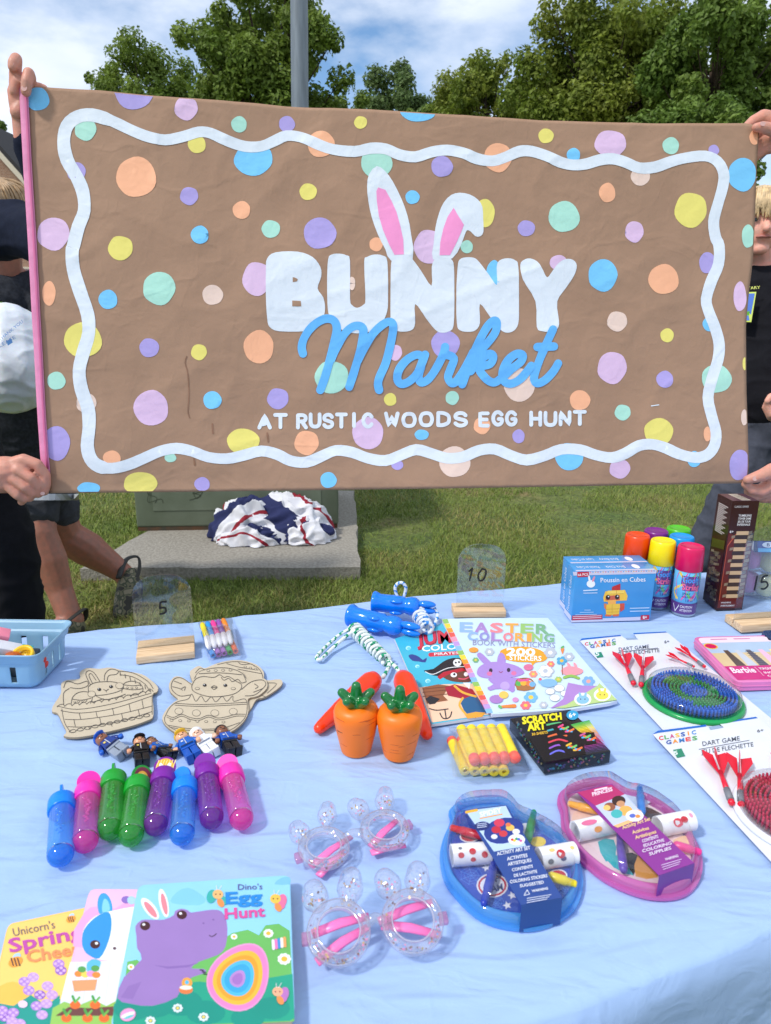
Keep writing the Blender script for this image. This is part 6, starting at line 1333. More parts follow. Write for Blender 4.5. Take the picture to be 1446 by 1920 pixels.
for nm, a, b, rot, lab, stk in tubes:
    rt = .0131; A_, B_ = P(*k4(a)[0], TZ + rt + .002), P(*k4(b)[0], TZ + rt * .5); B_.z = TZ + rt; d = B_ - A_; L_ = d.length - rt * .3
    yx = d.normalized(); up0 = V((0, 0, 1)); xx = yx.cross(up0).normalized(); zz = xx.cross(yx)
    M2 = Mx(((xx.x, zz.x, yx.x, A_.x), (xx.y, zz.y, yx.y, A_.y), (xx.z, zz.z, yx.z, A_.z), (0, 0, 0, 1)))
    dk, lt = TC[nm]
    t = thing('capsule_tube', lab, 'toy tube', mtx=M2, group='capsule tubes')
    mt = clear('tube_' + nm, tuple((c + 255) // 2 for c in lt), gloss=.30, dif=.34, difcol=lt, rough=.06); mc = mat('tubecap_' + nm, dk, rough=.3, var=.03, sub=.1)
    ml = clear('tubebase_' + nm, lt, gloss=.3, dif=.5, difcol=tuple((a + b) // 2 for a, b in zip(dk, lt)), rough=.08)
    pr = [(rt * .93, -.004), (rt * .97, .01), (rt, L_ * .72)]; e = L_ * .80
    MB().lathe(pr + [(rt, e)], None, 24).build('tube_wall', mt, t, local=True)
    MB().lathe([(rt, e)] + [(max(1e-5, rt * math.cos(R(15 * k))), e + rt * math.sin(R(15 * k)) * 1.02) for k in range(1, 7)], None, 24).build('rounded_end', ml, t, local=True)
    MB().lathe([(rt * .86, -.004), (rt * 1.12, -.0045), (rt * 1.15, -.002), (rt * 1.15, .013), (rt * 1.08, .0145), (rt * 1.0, .0146)], None, 28).build('collar', mc, t, local=True, sharp=50)
    Md = Mx.Rotation(R(rot), 4, 'Z'); dr = rt * .98
    ol_ = [(dr * math.cos(a_), -.004 - .72 * dr - dr * .98 * math.sin(a_)) for a_ in [math.pi * 2 * k / 26 for k in range(26)]]
    tilt = Mx.Rotation(R(30), 4, 'X') if abs(rot) < 60 else Mx.Identity(4)
    dm = MB().prism([Md @ tilt @ V((x, .0013, z)) for x, z in ol_], tuple((Md @ tilt).to_3x3() @ V((0, -.0026, 0)))).build('cap_disc', mc, t, local=True, fixn=True)
    MB().tube([V((0, 0, -.003)), V((0, 0, -.010))], [.009, .006], n=12).build('cap_neck', mc, t, local=True)
    if stk:
        f3 = lambda x, y, o: Md @ tilt @ V((x, .0014 + o, y)); q = Print(f3); cy_ = -.004 - .72 * dr
        q.ell(0, cy_, dr * .8, dr * .8, stk)
        if stk[0] > 200:
            for k in range(-3, 4): q.stroke([(k * .0032 - .002, cy_ - .008), (k * .0032 + .002, cy_ + .008)], .0010, (250, 225, 140), 0)
            for k in (-1, 1): q.ell(k * .004, cy_, .0024, .005, (244, 240, 236), k * 20)
        else: q.ell(0, cy_ + .001, .0065, .0065, (240, 180, 60)); q.ell(0, cy_ + .001, .004, .004, (246, 206, 120)); q.ell(-.0015, cy_, .0006, .0006, (60, 30, 30)); q.ell(.0015, cy_, .0006, .0006, (60, 30, 30))
        q.build('sticker', dm, local=True)
    # moulded carrot-like dimples and the wand inside
    wd = MB(); wd.tube([V((0, .004, -.002)), V((0, .004, L_ * .25)), V((0, .004, L_ * .48))], [.0055, .0062, .0018], n=10, flatten=.45); wd.build('inner_wand', ml, t, local=True)
    r_ = random.Random(hash(lab) % 1000)
    fz = lambda x, y, o: V(((rt + .0001) * math.cos(x), (rt + .0001) * math.sin(x), y)); q = MB()
    for k in range(16): a0 = R(90) + r_.uniform(-.42, .42) * (1 - .03 * k); z = .024 + k * .0026; c_ = V((rt * math.cos(a0), rt * math.sin(a0), z)); q.ball(c_, (.0018, .0010, .0013), 8)
    q.build('embossed_bumps', mt, t, local=True, kind='stuff')
# ---------------------------------------------------------------- toy minifigures
figs = [((550, 480), (690, 575), (16, 60, 150), (22, 52, 130), (140, 150, 165), (150, 96, 70), 'blue capped toy figure with grey legs, leftmost of the six', 'cap', (30, 90, 190)),
        ((757, 495), (775, 632), (16, 17, 20), (20, 21, 24), (18, 18, 20), (226, 160, 120), 'all black police toy figure with a peaked cap', 'cap', (20, 20, 24)),
        ((822, 498), (945, 585), (34, 24, 22), (20, 96, 190), (18, 18, 22), (150, 100, 70), 'toy figure in a blue shirt with dark hair and black legs, lying on its side', 'hair', None),
        ((985, 470), (1065, 600), (240, 190, 40), (20, 96, 190), (20, 84, 180), (240, 180, 140), 'yellow helmeted toy figure all in blue', 'cap', None),
        ((1070, 458), (1170, 575), (240, 240, 244), (232, 236, 242), (236, 238, 244), (240, 190, 160), 'all white astronaut toy figure with white helmet', 'helmet', None),
        ((1203, 440), (1285, 570), (26, 22, 24), (20, 90, 190), (30, 30, 36), (140, 90, 64), 'black haired toy figure in a blue shirt, rightmost of the six', 'hair', None)]
for i, (a, b, hc_, sh, lg, sk, lab, hat, hc2) in enumerate(figs):
    A_, B_ = P(*k4(a)[0], TZ + .006), P(*k4(b)[0], TZ + .005); d = (B_ - A_); L_ = d.length; yx = d.normalized(); xx = yx.cross(V((0, 0, 1))).normalized(); zz = xx.cross(yx); S = L_ / .036
    M2 = Mx(((xx.x, yx.x, zz.x, A_.x), (xx.y, yx.y, zz.y, A_.y), (xx.z, yx.z, zz.z, A_.z), (0, 0, 0, 1))) @ Mx.Rotation(R((18, -6, -22, 10, 12, -8)[i]), 4, 'Y') @ Mx.Scale(S, 4)
    t = thing('toy_figure', lab, 'toy figure', mtx=M2, group='brick toy figures')
    fm = lambda nm, c, **k: mat('fig_%s_%d' % (nm, i), c, rough=.22, var=.03, **k)
    hd = MB().lathe([(.003, 0), (.0048, .001), (.0050, .004), (.0046, .0078), (.0024, .0085)], Mx.Translation(V((0, -.003, 0))) @ Mx.Rotation(R(-90), 4, 'X'), 16).build('head', fm('skin', sk), t, local=True)
    for sx in (-1, 1): MB().ball(V((sx * .0017, .0012, .0048)), (.0006, .0007, .0003), 8).build('eye', mat('fig_ink', (20, 18, 18)), hd, local=True)
    MB().tube([V((-.0014, .0032, .0047)), V((0, .0036, .005)), V((.0014, .0032, .0047))], .0003, n=5).build('mouth', mat('fig_ink', (20, 18, 18)), hd, local=True)
    q = MB()
    if hat == 'hair': q.ball(V((0, -.0022, -.0008)), (.0058, .0042, .0058), 14); q.ball(V((0, -.0005, -.003)), (.0055, .0055, .0038), 12)
    elif hat == 'cap': q.ball(V((0, -.0026, -.0004)), (.0058, .0034, .0058), 14); q.ball(V((0, -.0012, .0048)), (.005, .0010, .0034), 12)
    else: q.ball(V((0, 0, -.0015)), (.0066, .0062, .0056), 16); q.ball(V((0, -.003, 0)), (.006, .004, .006), 14)
    blob(q, 'headgear', fm('hat', hc2 or hc_), None, voxel=.0005, smooth=2).matrix_world = Mx.Identity(4)
    ho = bpy.data.objects[-1] if False else [o for o in COL.objects if o.name.startswith('headgear') and o.parent is None][0]; ho.parent = t
    MB().add([(-.0042, .006, -.0032), (.0042, .006, -.0032), (.0062, .0172, -.0036), (-.0062, .0172, -.0036), (-.0042, .006, .0032), (.0042, .006, .0032), (.0062, .0172, .0036), (-.0062, .0172, .0036)], [(3, 2, 1, 0), (4, 5, 6, 7), (0, 1, 5, 4), (1, 2, 6, 5), (2, 3, 7, 6), (3, 0, 4, 7)]).build('torso', fm('shirt', sh), t, local=True)
    q = Print(lambda x, y, o: V((x, y, .0034 + .0004 * (y - .006) / .011 + o))); q.stroke([(-.0045, .0162), (.0045, .0162)], .0014, tuple(int(x * .5) for x in sh) if i != 4 else (120, 130, 150), 0)
    q.stroke([(0, .007), (0, .015)], .0006, (200, 204, 210), 0); q.poly([(.0012, .009), (.003, .009), (.003, .011), (.0012, .011)], (226, 200, 90) if i in (0, 1, 2) else (210, 214, 222)); q.build('shirt_print', t, local=True)
    MB().box((-.0058, .0172, -.0034), (.0058, .0196, .0034), None, bev=.0004).build('hips', fm('legs', lg), t, local=True)
    for sx in (-1, 1):
        MB().box((sx * .0031 - .0027, .0198, -.0034), (sx * .0031 + .0027, .030, .003), None, bev=.0005).build('leg', fm('legs', lg), t, local=True)
        MB().box((sx * .0031 - .0027, .0302, -.0034), (sx * .0031 + .0027, .0326, .0052), None, bev=.0005).build('foot', fm('legs', lg), t, local=True)
        ar = MB().tube([V((sx * .0050, .0072, 0)), V((sx * .0070, .0105, .0006)), V((sx * .0086, .0150, .0022))], [.0021, .0021, .0017], n=9).build('arm', fm('shirt', sh), t, local=True)
        MB().lathe([(.0009, 0), (.0019, 0), (.0019, .003), (.0009, .003)], Mx.Translation(V((sx * .0092, .0160, .0012))), 10).build('hand', fm('skin', sk) if i != 0 else fm('glove', (20, 90, 190)), ar, local=True)
# ---------------------------------------------------------------- bunny glasses
k2 = cr(520, 1440, 860, 1840)
m_clr = clear('clear_pvc', (253, 253, 255), gloss=.8, dif=.10, difcol=(250, 248, 255), rough=.04); m_temple = mat('pink_plastic', (248, 122, 186), rough=.3, sub=.1, var=.03)
glm = [mat('glitter_gold', (232, 186, 80), rough=.25, metal=.6), mat('glitter_amber', (150, 84, 40), rough=.25, metal=.5), mat('glitter_pink', (236, 130, 180), rough=.3), mat('glitter_blue', (120, 160, 220), rough=.3)]
def glasses(pts, lift, tilt, ro, ri, ears, label, seed, tem, dens):
    Lc, Rc = pts; r_ = random.Random(seed)
    a, b = P(*k2(Lc)[0], TZ + lift), P(*k2(Rc)[0], TZ + lift); xx = (b - a).normalized(); yy = V((-xx.y, xx.x, 0)); c_ = (a + b) / 2
    M2 = Mx(((xx.x, yy.x, 0, c_.x), (xx.y, yy.y, 0, c_.y), (xx.z, yy.z, 1, c_.z), (0, 0, 0, 1))) @ Mx.Rotation(R(tilt), 4, 'X'); hw = (b - a).length / 2
    t = thing('bunny_glasses', label, 'toy glasses', mtx=M2, group='glitter bunny glasses'); iv = M2.inverted(); gp = pl(M2, (0, 0, 0), (1, 0, 0), (0, 1, 0))
    loc = lambda q: iv @ gp.at(*k2(q)[0])
    rm = (ro + ri) / 2; rt = (ro - ri) / 2; parts = MB()
    for sx in (-1, 1):
        ring = [V((sx * hw + rm * math.cos(2 * math.pi * k / 40), rm * math.sin(2 * math.pi * k / 40), 0)) for k in range(40)]
        rg = MB(); n_ = 12; vs = []; fs = []
        for k in range(40):
            an = 2 * math.pi * k / 40; o = V((math.cos(an), math.sin(an), 0)); cc = V((sx * hw, 0, 0)) + o * rm
            for i in range(n_): b_ = 2 * math.pi * i / n_; vs.append(cc + o * rt * math.cos(b_) + V((0, 0, rt * 1.25 * math.sin(b_))))
        for k in range(40):
            for i in range(n_): fs.append((k * n_ + i, k * n_ + (i + 1) % n_, ((k + 1) % 40) * n_ + (i + 1) % n_, ((k + 1) % 40) * n_ + i))
        rg.add(vs, fs, None, True).build('lens_ring', m_clr, t, local=True)
        rim = MB(); rim.tube([V((sx * hw + (ri + .0006) * math.cos(2 * math.pi * k / 40), (ri + .0006) * math.sin(2 * math.pi * k / 40), rt * .9)) for k in range(40)], .0008, n=6, closed=True); rim.build('lens_rim_highlight', clear('painted_rim_highlight', (250, 250, 255), gloss=1.0, dif=.35, difcol=(246, 246, 252)), t, local=True)  # pale whitish ring: a highlight painted along the inner lens edge
        ri2 = MB(); ri2.tube([V((sx * hw + (ro - .0012) * math.cos(2 * math.pi * k / 40), (ro - .0012) * math.sin(2 * math.pi * k / 40), rt * .55)) for k in range(40)], .0006, n=6, closed=True); ri2.build('outer_rim_highlight', MATS['painted_rim_highlight'], t, local=True)  # second painted highlight, same pale material, round the frame's outer edge
        MB().box((sx * (hw + ro) - .004, -.006, -rt), (sx * (hw + ro) + .004, .004, rt * .3), None, bev=.0012).build('hinge', clear('hinge_plastic', (250, 214, 232), gloss=.5, dif=.25, difcol=(250, 190, 220)), t, local=True)
    br_ = MB(); br_.tube([V((-hw + ro - .003, .004, 0)), V((0, .007, .002)), V((hw - ro + .003, .004, 0))], [.0055, .0042, .0055], n=12); br_.build('bridge', m_clr, t, local=True)
    er = []
    for e0, e1, w0 in ears:
        a3, b3 = loc(e0), loc(e1); q = MB(); q.cap(a3, a3.lerp(b3, .55), w0 * .62, w0, 14); q.cap(a3.lerp(b3, .55), b3, w0, w0 * .85, 14); er.append((a3, b3, w0)); blob(q, 'bunny_ear', m_clr, None, voxel=.0011, smooth=3); o = [o for o in COL.objects if o.name.startswith('bunny_ear') and o.parent is None][0]; o.parent = t
    for (s0, s1, zz) in tem: MB().tube([V((x, y, -rt * 1.2 - zz)) for x, y in (s0, ((s0[0] + s1[0]) / 2, (s0[1] + s1[1]) / 2 + .002), s1)], [.0042, .0045, .0034], n=8, flatten=.35).build('temple', m_temple, t, local=True)
    for gi in range(4):
        q = MB()
        for k in range(dens):
            if r_.random() < .55: an = r_.gauss(-90, 55) if r_.random() < .7 else r_.uniform(0, 360); sx = r_.choice((-1, 1)); rr = rm + r_.uniform(-.5, .5) * rt; c3 = V((sx * hw + rr * math.cos(R(an)), rr * math.sin(R(an)), r_.uniform(-.6, .4) * rt))
            else: a3, b3, w0 = r_.choice(er); c3 = a3.lerp(b3, r_.uniform(.0, .95)) + V((r_.uniform(-.6, .6) * w0, r_.uniform(-.3, .3) * w0, r_.uniform(-.5, .5) * w0))
            s_ = r_.uniform(.0007, .0016); an = r_.uniform(0, 6.28); n3 = V((r_.gauss(0, 1), r_.gauss(0, 1), r_.gauss(0, 1) + 1)).normalized(); u3 = n3.orthogonal().normalized(); v3 = n3.cross(u3)
            q.add([c3 + (u3 * math.cos(an + k2_ * 1.571) + v3 * math.sin(an + k2_ * 1.571)) * s_ for k2_ in range(4)], [(0, 1, 2, 3)])
        q.build('glitter_flakes', glm[gi], t, local=True, kind='stuff')
glasses(((372, 640), (858, 495)), .014, 4, .0272, .0170, (((395, 440), (400, 335), .0112), ((205, 560), (160, 490), .0115), ((850, 330), (860, 215), .0115), ((690, 360), (625, 310), .0115)), 'clear glittery bunny glasses with dark amber flakes, farther of the two', 3, (((-.052, -.012), (.0, .010), 0.0), ((-.048, -.024), (-.012, -.004), .002), ((.014, -.010), (.056, .014), 0.0), ((.012, -.016), (.05, -.02), .002)), 70)
glasses(((490, 1310), (1078, 1222)), .023, 21, .0285, .0182, (((570, 1060), (588, 885), .0125), ((320, 1090), (290, 985), .0125), ((1115, 990), (1120, 835), .0125), ((920, 990), (860, 895), .0125)), 'clear glittery bunny glasses with pale gold flakes, nearer of the two', 6, (((-.056, .004), (-.004, .012), 0.0), ((-.054, -.018), (-.006, .004), .002), ((.004, .006), (.056, .016), 0.0), ((.006, .004), (.058, -.012), .002)), 90)
# ---------------------------------------------------------------- oval activity art sets
k3 = cr(800, 1440, 1340, 1780)
def artset(outline, sl, slb, tint, deep, art, label, rolls, pens, ttl, key):
    A_ = P(*k3(slb[0])[0]); SZ_ = hz(A_, *k3(sl[3])[0]); t = thing('activity_art_set', label, 'art set', A_, group='oval art sets')
    ol_ = [(q.x, q.y) for q in spline([V((*c, 0)) for c in k3(*outline)], 3, True)]; fp = flat(TZ + .0035)
    mt = clear('tray_' + key, tuple((c + 255) // 2 for c in tint), gloss=.4, dif=.72, difcol=tint, rough=.08)
    MB().prism([fp.at(*c) for c in ol_], (0, 0, -.0033)).build('tray_flange', mt, t, fixn=True)
    cx_ = sum(c[0] for c in ol_) / len(ol_); cy_ = sum(c[1] for c in ol_) / len(ol_)
    base = [fp.at(*c) for c in ol_]; cw = sum(base, V((0, 0, 0))) / len(base); n_ = len(base)
    prof = [(.955, .0), (.945, .007), (.915, .0095), (.885, .008), (.865, .002)]
    vs = [cw + (b - cw) * s_ + V((0, 0, z)) for s_, z in prof for b in base]; fs = []
    for j in range(len(prof) - 1):
        for i in range(n_): fs.append((j * n_ + i, j * n_ + (i + 1) % n_, (j + 1) * n_ + (i + 1) % n_, (j + 1) * n_ + i))
    MB().add(vs, fs, None, True).build('tray_rim', mt, t)
    # printed insert
    ap = flat(TZ + .0058); p = Print(ap.at); p.poly([(cx_ + (c[0] - cx_) * .85, cy_ + (c[1] - cy_) * .85) for c in ol_], deep); art(p); p.build('insert_print', t, m_gloss)
    # clear cover
    prof = [(.90, .004), (.885, .018), (.86, .0215), (.5, .0225), (.02, .0228)]; vs = [cw + (b - cw) * s_ + V((0, 0, z + .0015 * noise.noise((b - cw) * s_ * 60))) for s_, z in prof for b in base]; fs = []
    for j in range(len(prof) - 1):
        for i in range(n_): fs.append((j * n_ + i, j * n_ + (i + 1) % n_, (j + 1) * n_ + (i + 1) % n_, (j + 1) * n_ + i))
    MB().add(vs, fs, None, True).build('clear_cover', clear('blister', (250, 250, 252), gloss=.35, dif=.03, difcol=(250, 250, 255), rough=.05), t)
    # card sleeve
    spn = flat(SZ_ + .0012); top = [spn.at(*c) for c in k3(*sl)]; th = .0006
    sv = MB(); sv.prism(top, (0, 0, -th), lin(ttl[0])); e0, e1 = P(*k3(slb[0])[0]), P(*k3(slb[1])[0]); f0, f1 = top[3], top[2]; e0.z = e1.z = TZ + .0005
    e0 = V((f0.x, f0.y, e0.z)); e1 = V((f1.x, f1.y, e1.z)); nn = (f1 - f0).cross(V((0, 0, 1))).normalized()
    if nn.dot(CP - f0) < 0: nn = -nn
    sv.prism([f0 + nn * .0004, f1 + nn * .0004, e1 + nn * .0004, e0 + nn * .0004], -nn * th, lin(ttl[1])); b0, b1 = top[0], top[1]; bd = -nn
    sv.prism([b0, b1, b1 + bd * .02 + V((0, 0, -.016)), b0 + bd * .02 + V((0, 0, -.016))], (0, 0, -th), lin(ttl[0])); sl_ = sv.build('card_sleeve', m_gloss, t, fixn=True)
    p = Print(spn.at); ttl[2](p); p.build('sleeve_print', sl_, m_gloss)
    for a, b, spots in rolls:
        A3, B3 = P(*k3(a)[0], TZ + .0165), P(*k3(b)[0], TZ + .0165); d = B3 - A3; L_ = d.length; xx = d.normalized(); M2 = Mx.Translation(A3) @ d.to_track_quat('Z', 'Y').to_matrix().to_4x4(); rr = .0108
        ro_ = MB().lathe([(rr * .86, .0003), (rr, 0), (rr, L_), (rr * .86, L_ - .0003), (rr * .86, .0003)], M2, 28).build('sticker_roll', mat('white_paper', (236, 236, 238), rough=.5), t, sharp=40)
        up3 = V((0, 0, 1)); sd = xx.cross(up3).normalized(); sd = -sd if sd.dot(CP - A3) < 0 else sd
        q = Print(lambda u, v, o: A3 + xx * (u * L_) + (sd * math.cos(R(v)) + up3 * math.sin(R(v))) * (rr + .0002 + o))
        for u, v, ru, rv, c in spots: q.ell(u, v, ru, rv, c, 0, 10)
        q.build('sticker_print', ro_)
    for a, b, c, nm in pens:
        A3, B3 = P(*k3(a)[0], TZ + .0135), P(*k3(b)[0], TZ + .0135); mm = mat('crayon_' + nm + key, c, rough=.28, var=.03)
        MB().tube([A3, A3.lerp(B3, .05), A3.lerp(B3, .35), A3.lerp(B3, .36), A3.lerp(B3, .9), B3], [.0022, .0034, .004, .0046, .0046, .003], n=12).build('crayon', mm, t)
def web(p):
    for x, y, r_ in ((225, 540, 60), (560, 300, 50), (700, 600, 45), (350, 680, 46)):
        for k in range(7): a = k * .9; q = k3((x, y), (x + r_ * math.cos(a), y + r_ * .8 * math.sin(a))); p.stroke(q, .9, (90, 140, 220), 0)
        for rr in (.35, .65, .95): p.stroke(k3(*[(x + r_ * rr * math.cos(a * .9), y + r_ * .8 * rr * math.sin(a * .9)) for a in range(8)]), .8, (90, 140, 220), 0)
    for x, y, rx, ry, c in ((330, 590, 80, 62, (230, 232, 240)), (330, 590, 72, 55, (200, 40, 60)), (330, 590, 62, 46, (238, 240, 246)), (660, 540, 48, 32, (238, 240, 246)), (660, 540, 40, 26, (206, 50, 60)), (215, 345, 50, 30, (232, 234, 242)), (215, 345, 42, 24, (200, 50, 60)), (500, 310, 46, 34, (232, 234, 242)), (560, 370, 40, 26, (240, 210, 80))): q = k3((x, y))[0]; p.ell(q[0], q[1], rx * .373, ry * .373, c)
    p.text('ZIP', *k3((290, 580), (372, 568)), 12, (40, 60, 140), .03); p.text('ZAM', *k3((300, 628), (385, 612)), 12, (40, 60, 140), .03)
    for x, y in ((430, 640), (405, 690), (300, 500)): q = k3((x, y))[0]; p.poly([(q[0] + (9 if k % 2 else 4) * math.cos(k * .628), q[1] + (8 if k % 2 else 3.5) * math.sin(k * .628)) for k in range(10)], (236, 238, 246))
def sl_blue(p):
    p.poly(k3((196, 216), (398, 190), (500, 392), (338, 420)), (190, 214, 240)); p.stroke(k3((200, 222), (252, 212)), 5, (236, 180, 60), 0)
    p.text('SPIDEY', *k3((270, 246), (378, 222)), 9, (240, 244, 250), .03); p.stroke(k3((268, 254), (380, 232)), 2, (236, 160, 50), 0)
    q = k3((388, 315))[0]; p.ell(q[0], q[1], 38, 24, (36, 58, 140), -12); q = k3((278, 292))[0]; p.ell(q[0], q[1], 15, 8.5, (28, 44, 110), -8)
    for x, y, r_, c in ((350, 310, 9, (196, 40, 60)), (385, 330, 8, (206, 60, 70)), (420, 300, 8, (230, 190, 90)), (365, 275, 10, (214, 60, 90)), (450, 320, 7, (240, 240, 244)), (340, 345, 6, (230, 232, 240)), (410, 285, 5, (230, 120, 70))): q = k3((x, y))[0]; p.ell(q[0], q[1], r_, r_ * .75, c)
    q = k3((452, 360))[0]; p.ell(q[0], q[1], 16, 10.5, (238, 240, 244)); 
    for k in range(5): p.ell(q[0] - 8 + 4 * k, q[1] + 2 * math.sin(k * 2), 3, 2.4, ((220, 60, 60), (240, 200, 60), (60, 160, 90), (60, 110, 210), (210, 90, 160))[k])
    for k in range(3): p.stroke(k3((255, 282 + 9 * k), (302, 276 + 9 * k)), 1.2, (200, 212, 240), 0)
    for s_, a, b, h in (('ACTIVITY ART SET', (355, 440), (522, 408), 6.5), ('ACTIVITES', (405, 465), (508, 446), 6.2), ('ARTISTIQUES', (410, 492), (528, 470), 6.2), ('CONTENTS', (430, 520), (535, 500), 5.6), ('DE LACTIVITE', (440, 548), (556, 526), 5.6), ('COLORING STICKERS', (420, 580), (608, 548), 5.8), ('SUGGESTED', (470, 600), (590, 580), 5.6)): p.text(s_, *k3(a, b), h, (232, 236, 246), .02)
    p.stroke(k3((490, 640), (505, 612)), 1.2, (220, 226, 240), 0); p.stroke(k3((505, 612), (518, 634)), 1.2, (220, 226, 240), 0); p.stroke(k3((490, 640), (518, 634)), 1.2, (220, 226, 240), 0)
    p.text('WARNING', *k3((530, 624), (610, 610)), 4.4, (226, 230, 242), .03)
    for k in range(3): p.stroke(k3((505, 655 + k * 11), (625 - k * 10, 636 + k * 11)), 1.3, (206, 214, 236), 0)
SR = (200, 40, 52)
artset([(118, 262), (112, 215), (165, 172), (260, 152), (370, 152), (432, 190), (470, 235), (560, 280), (660, 335), (735, 405), (778, 500), (785, 600), (745, 705), (650, 775), (540, 808), (440, 806), (340, 786), (240, 738), (145, 645), (88, 560), (66, 450), (82, 360), (108, 300)],
       [(192, 216), (402, 186), (682, 652), (476, 690)], [(476, 824), (680, 776)], (104, 194, 255), (52, 84, 184), web, 'blue oval activity art set with a navy sleeve and sticker rolls',
       [((125, 440), (318, 425), [(.2, 40, .08, 14, SR), (.5, 55, .09, 16, SR), (.8, 35, .08, 16, SR), (.5, 15, .07, 12, SR), (.2, 75, .05, 8, (120, 120, 130))]), ((565, 455), (745, 425), [(.5, 50, .12, 22, SR), (.55, 25, .08, 12, (60, 60, 110)), (.2, 20, .08, 14, (90, 96, 110)), (.3, 75, .08, 10, (240, 200, 120)), (.85, 70, .06, 10, (240, 200, 120))])],
       [((118, 298), (285, 345), (206, 20, 44), 'red'), ((540, 215), (505, 375), (20, 150, 80), 'green'), ((285, 690), (345, 470), (30, 56, 170), 'navy'), ((755, 585), (610, 540), (244, 220, 30), 'yellow')], ((38, 72, 146), (30, 70, 138), sl_blue), 'blue')
def gown(p):
    for q, c in ((((740, 220), (860, 180), (950, 250), (850, 330), (740, 300)), (246, 214, 196)), (((860, 370), (940, 360), (950, 440), (900, 470)), (60, 180, 186)), (((1000, 430), (1060, 440), (1040, 540), (980, 500)), (30, 28, 34)), (((1060, 440), (1150, 480), (1160, 550), (1050, 545)), (232, 164, 76)), (((900, 440), (960, 440), (1040, 540), (940, 500)), (60, 186, 190)), (((1080, 190), (1180, 230), (1190, 280), (1100, 260)), (70, 44, 44)), (((1240, 360), (1330, 340), (1320, 430), (1250, 420)), (244, 206, 160)), (((960, 110), (1060, 120), (1130, 170), (1040, 190)), (200, 222, 240))): p.poly(k3(*q), c, 2)
def sl_pink(p):
    p.poly(k3((757, 122), (928, 84), (996, 132), (848, 190)), (188, 46, 110)); p.poly(k3((848, 190), (996, 132), (1090, 235), (940, 292)), (196, 206, 236)); p.text('PRINCESS', *k3((835, 142), (935, 114)), 7, (246, 226, 240), .03)
    p.stroke(k3((845, 112), (905, 98)), 2.6, (246, 226, 240), 0)
    for x, y, r_, c in ((920, 195, 11, (150, 90, 66)), (965, 165, 13, (60, 36, 36)), (975, 180, 8, (206, 150, 110)), (905, 200, 7, (236, 196, 110)), (1000, 215, 13, (240, 178, 90)), (955, 230, 11, (70, 180, 180)), (1060, 225, 8, (240, 170, 90))): q = k3((x, y))[0]; p.ell(q[0], q[1], r_, r_ * .75, c)
    q = k3((1045, 240))[0]; p.ell(q[0], q[1], 17, 11, (244, 240, 242)); p.ell(q[0] - 4, q[1], 6, 4, (90, 110, 200)); p.ell(q[0] + 6, q[1] + 1, 5, 3.5, (240, 150, 70))
    p.poly(k3((938, 290), (1010, 262), (1040, 270), (960, 300)), (240, 190, 130))
    for s_, a, b, h in (('Activity Art Set', (985, 308), (1125, 262), 6.5), ('Activites', (1035, 332), (1118, 308), 6.2), ('Artistiques', (1050, 358), (1155, 326), 6.2)): p.text(s_, *k3(a, b), h, (246, 206, 150), .025)
    for s_, a, b, h in (('CONTENTS', (1085, 375), (1165, 350), 5.6), ('EDUCATIVE', (1092, 398), (1195, 368), 5.6), ('COLORING', (1085, 425), (1232, 383), 5.6), ('SUPPLIES', (1120, 440), (1230, 408), 5.6), ('WARNING', (1200, 466), (1265, 446), 4.6)): p.text(s_, *k3(a, b), h, (240, 226, 244), .02)
    for k in range(3): p.stroke(k3((1180 + 4 * k, 488 + k * 11), (1280 - 6 * k, 458 + k * 12)), 1.3, (220, 190, 230), 0)
PR = (222, 60, 80)
artset([(656, 175), (668, 125), (720, 88), (800, 64), (890, 58), (940, 82), (1000, 118), (1100, 142), (1200, 195), (1290, 268), (1350, 355), (1385, 450), (1380, 540), (1335, 612), (1260, 648), (1160, 654), (1050, 632), (920, 578), (820, 508), (740, 428), (694, 350), (676, 290), (672, 225)],
       [(755, 122), (930, 80), (1345, 478), (1168, 540)], [(1170, 660), (1345, 600)], (240, 138, 214), (240, 214, 214), gown, 'pink oval activity art set with a purple sleeve and sticker rolls',
       [((745, 320), (942, 275), [(.3, 75, .2, 16, (222, 110, 150)), (.45, 30, .1, 16, (244, 160, 70)), (.8, 52, .09, 26, (50, 140, 140)), (.82, 85, .05, 10, (50, 140, 140))]), ((1160, 295), (1330, 262), [(.45, 45, .14, 24, PR), (.65, 55, .10, 18, (200, 50, 60)), (.88, 70, .05, 14, (240, 150, 180))])],
       [((708, 178), (872, 218), (250, 176, 40), 'amber'), ((1070, 95), (1082, 232), (10, 130, 220), 'blue'), ((968, 325), (990, 520), (96, 60, 170), 'violet'), ((1382, 425), (1240, 385), (240, 50, 140), 'rose')], ((140, 44, 146), (116, 50, 146), sl_pink), 'pink')
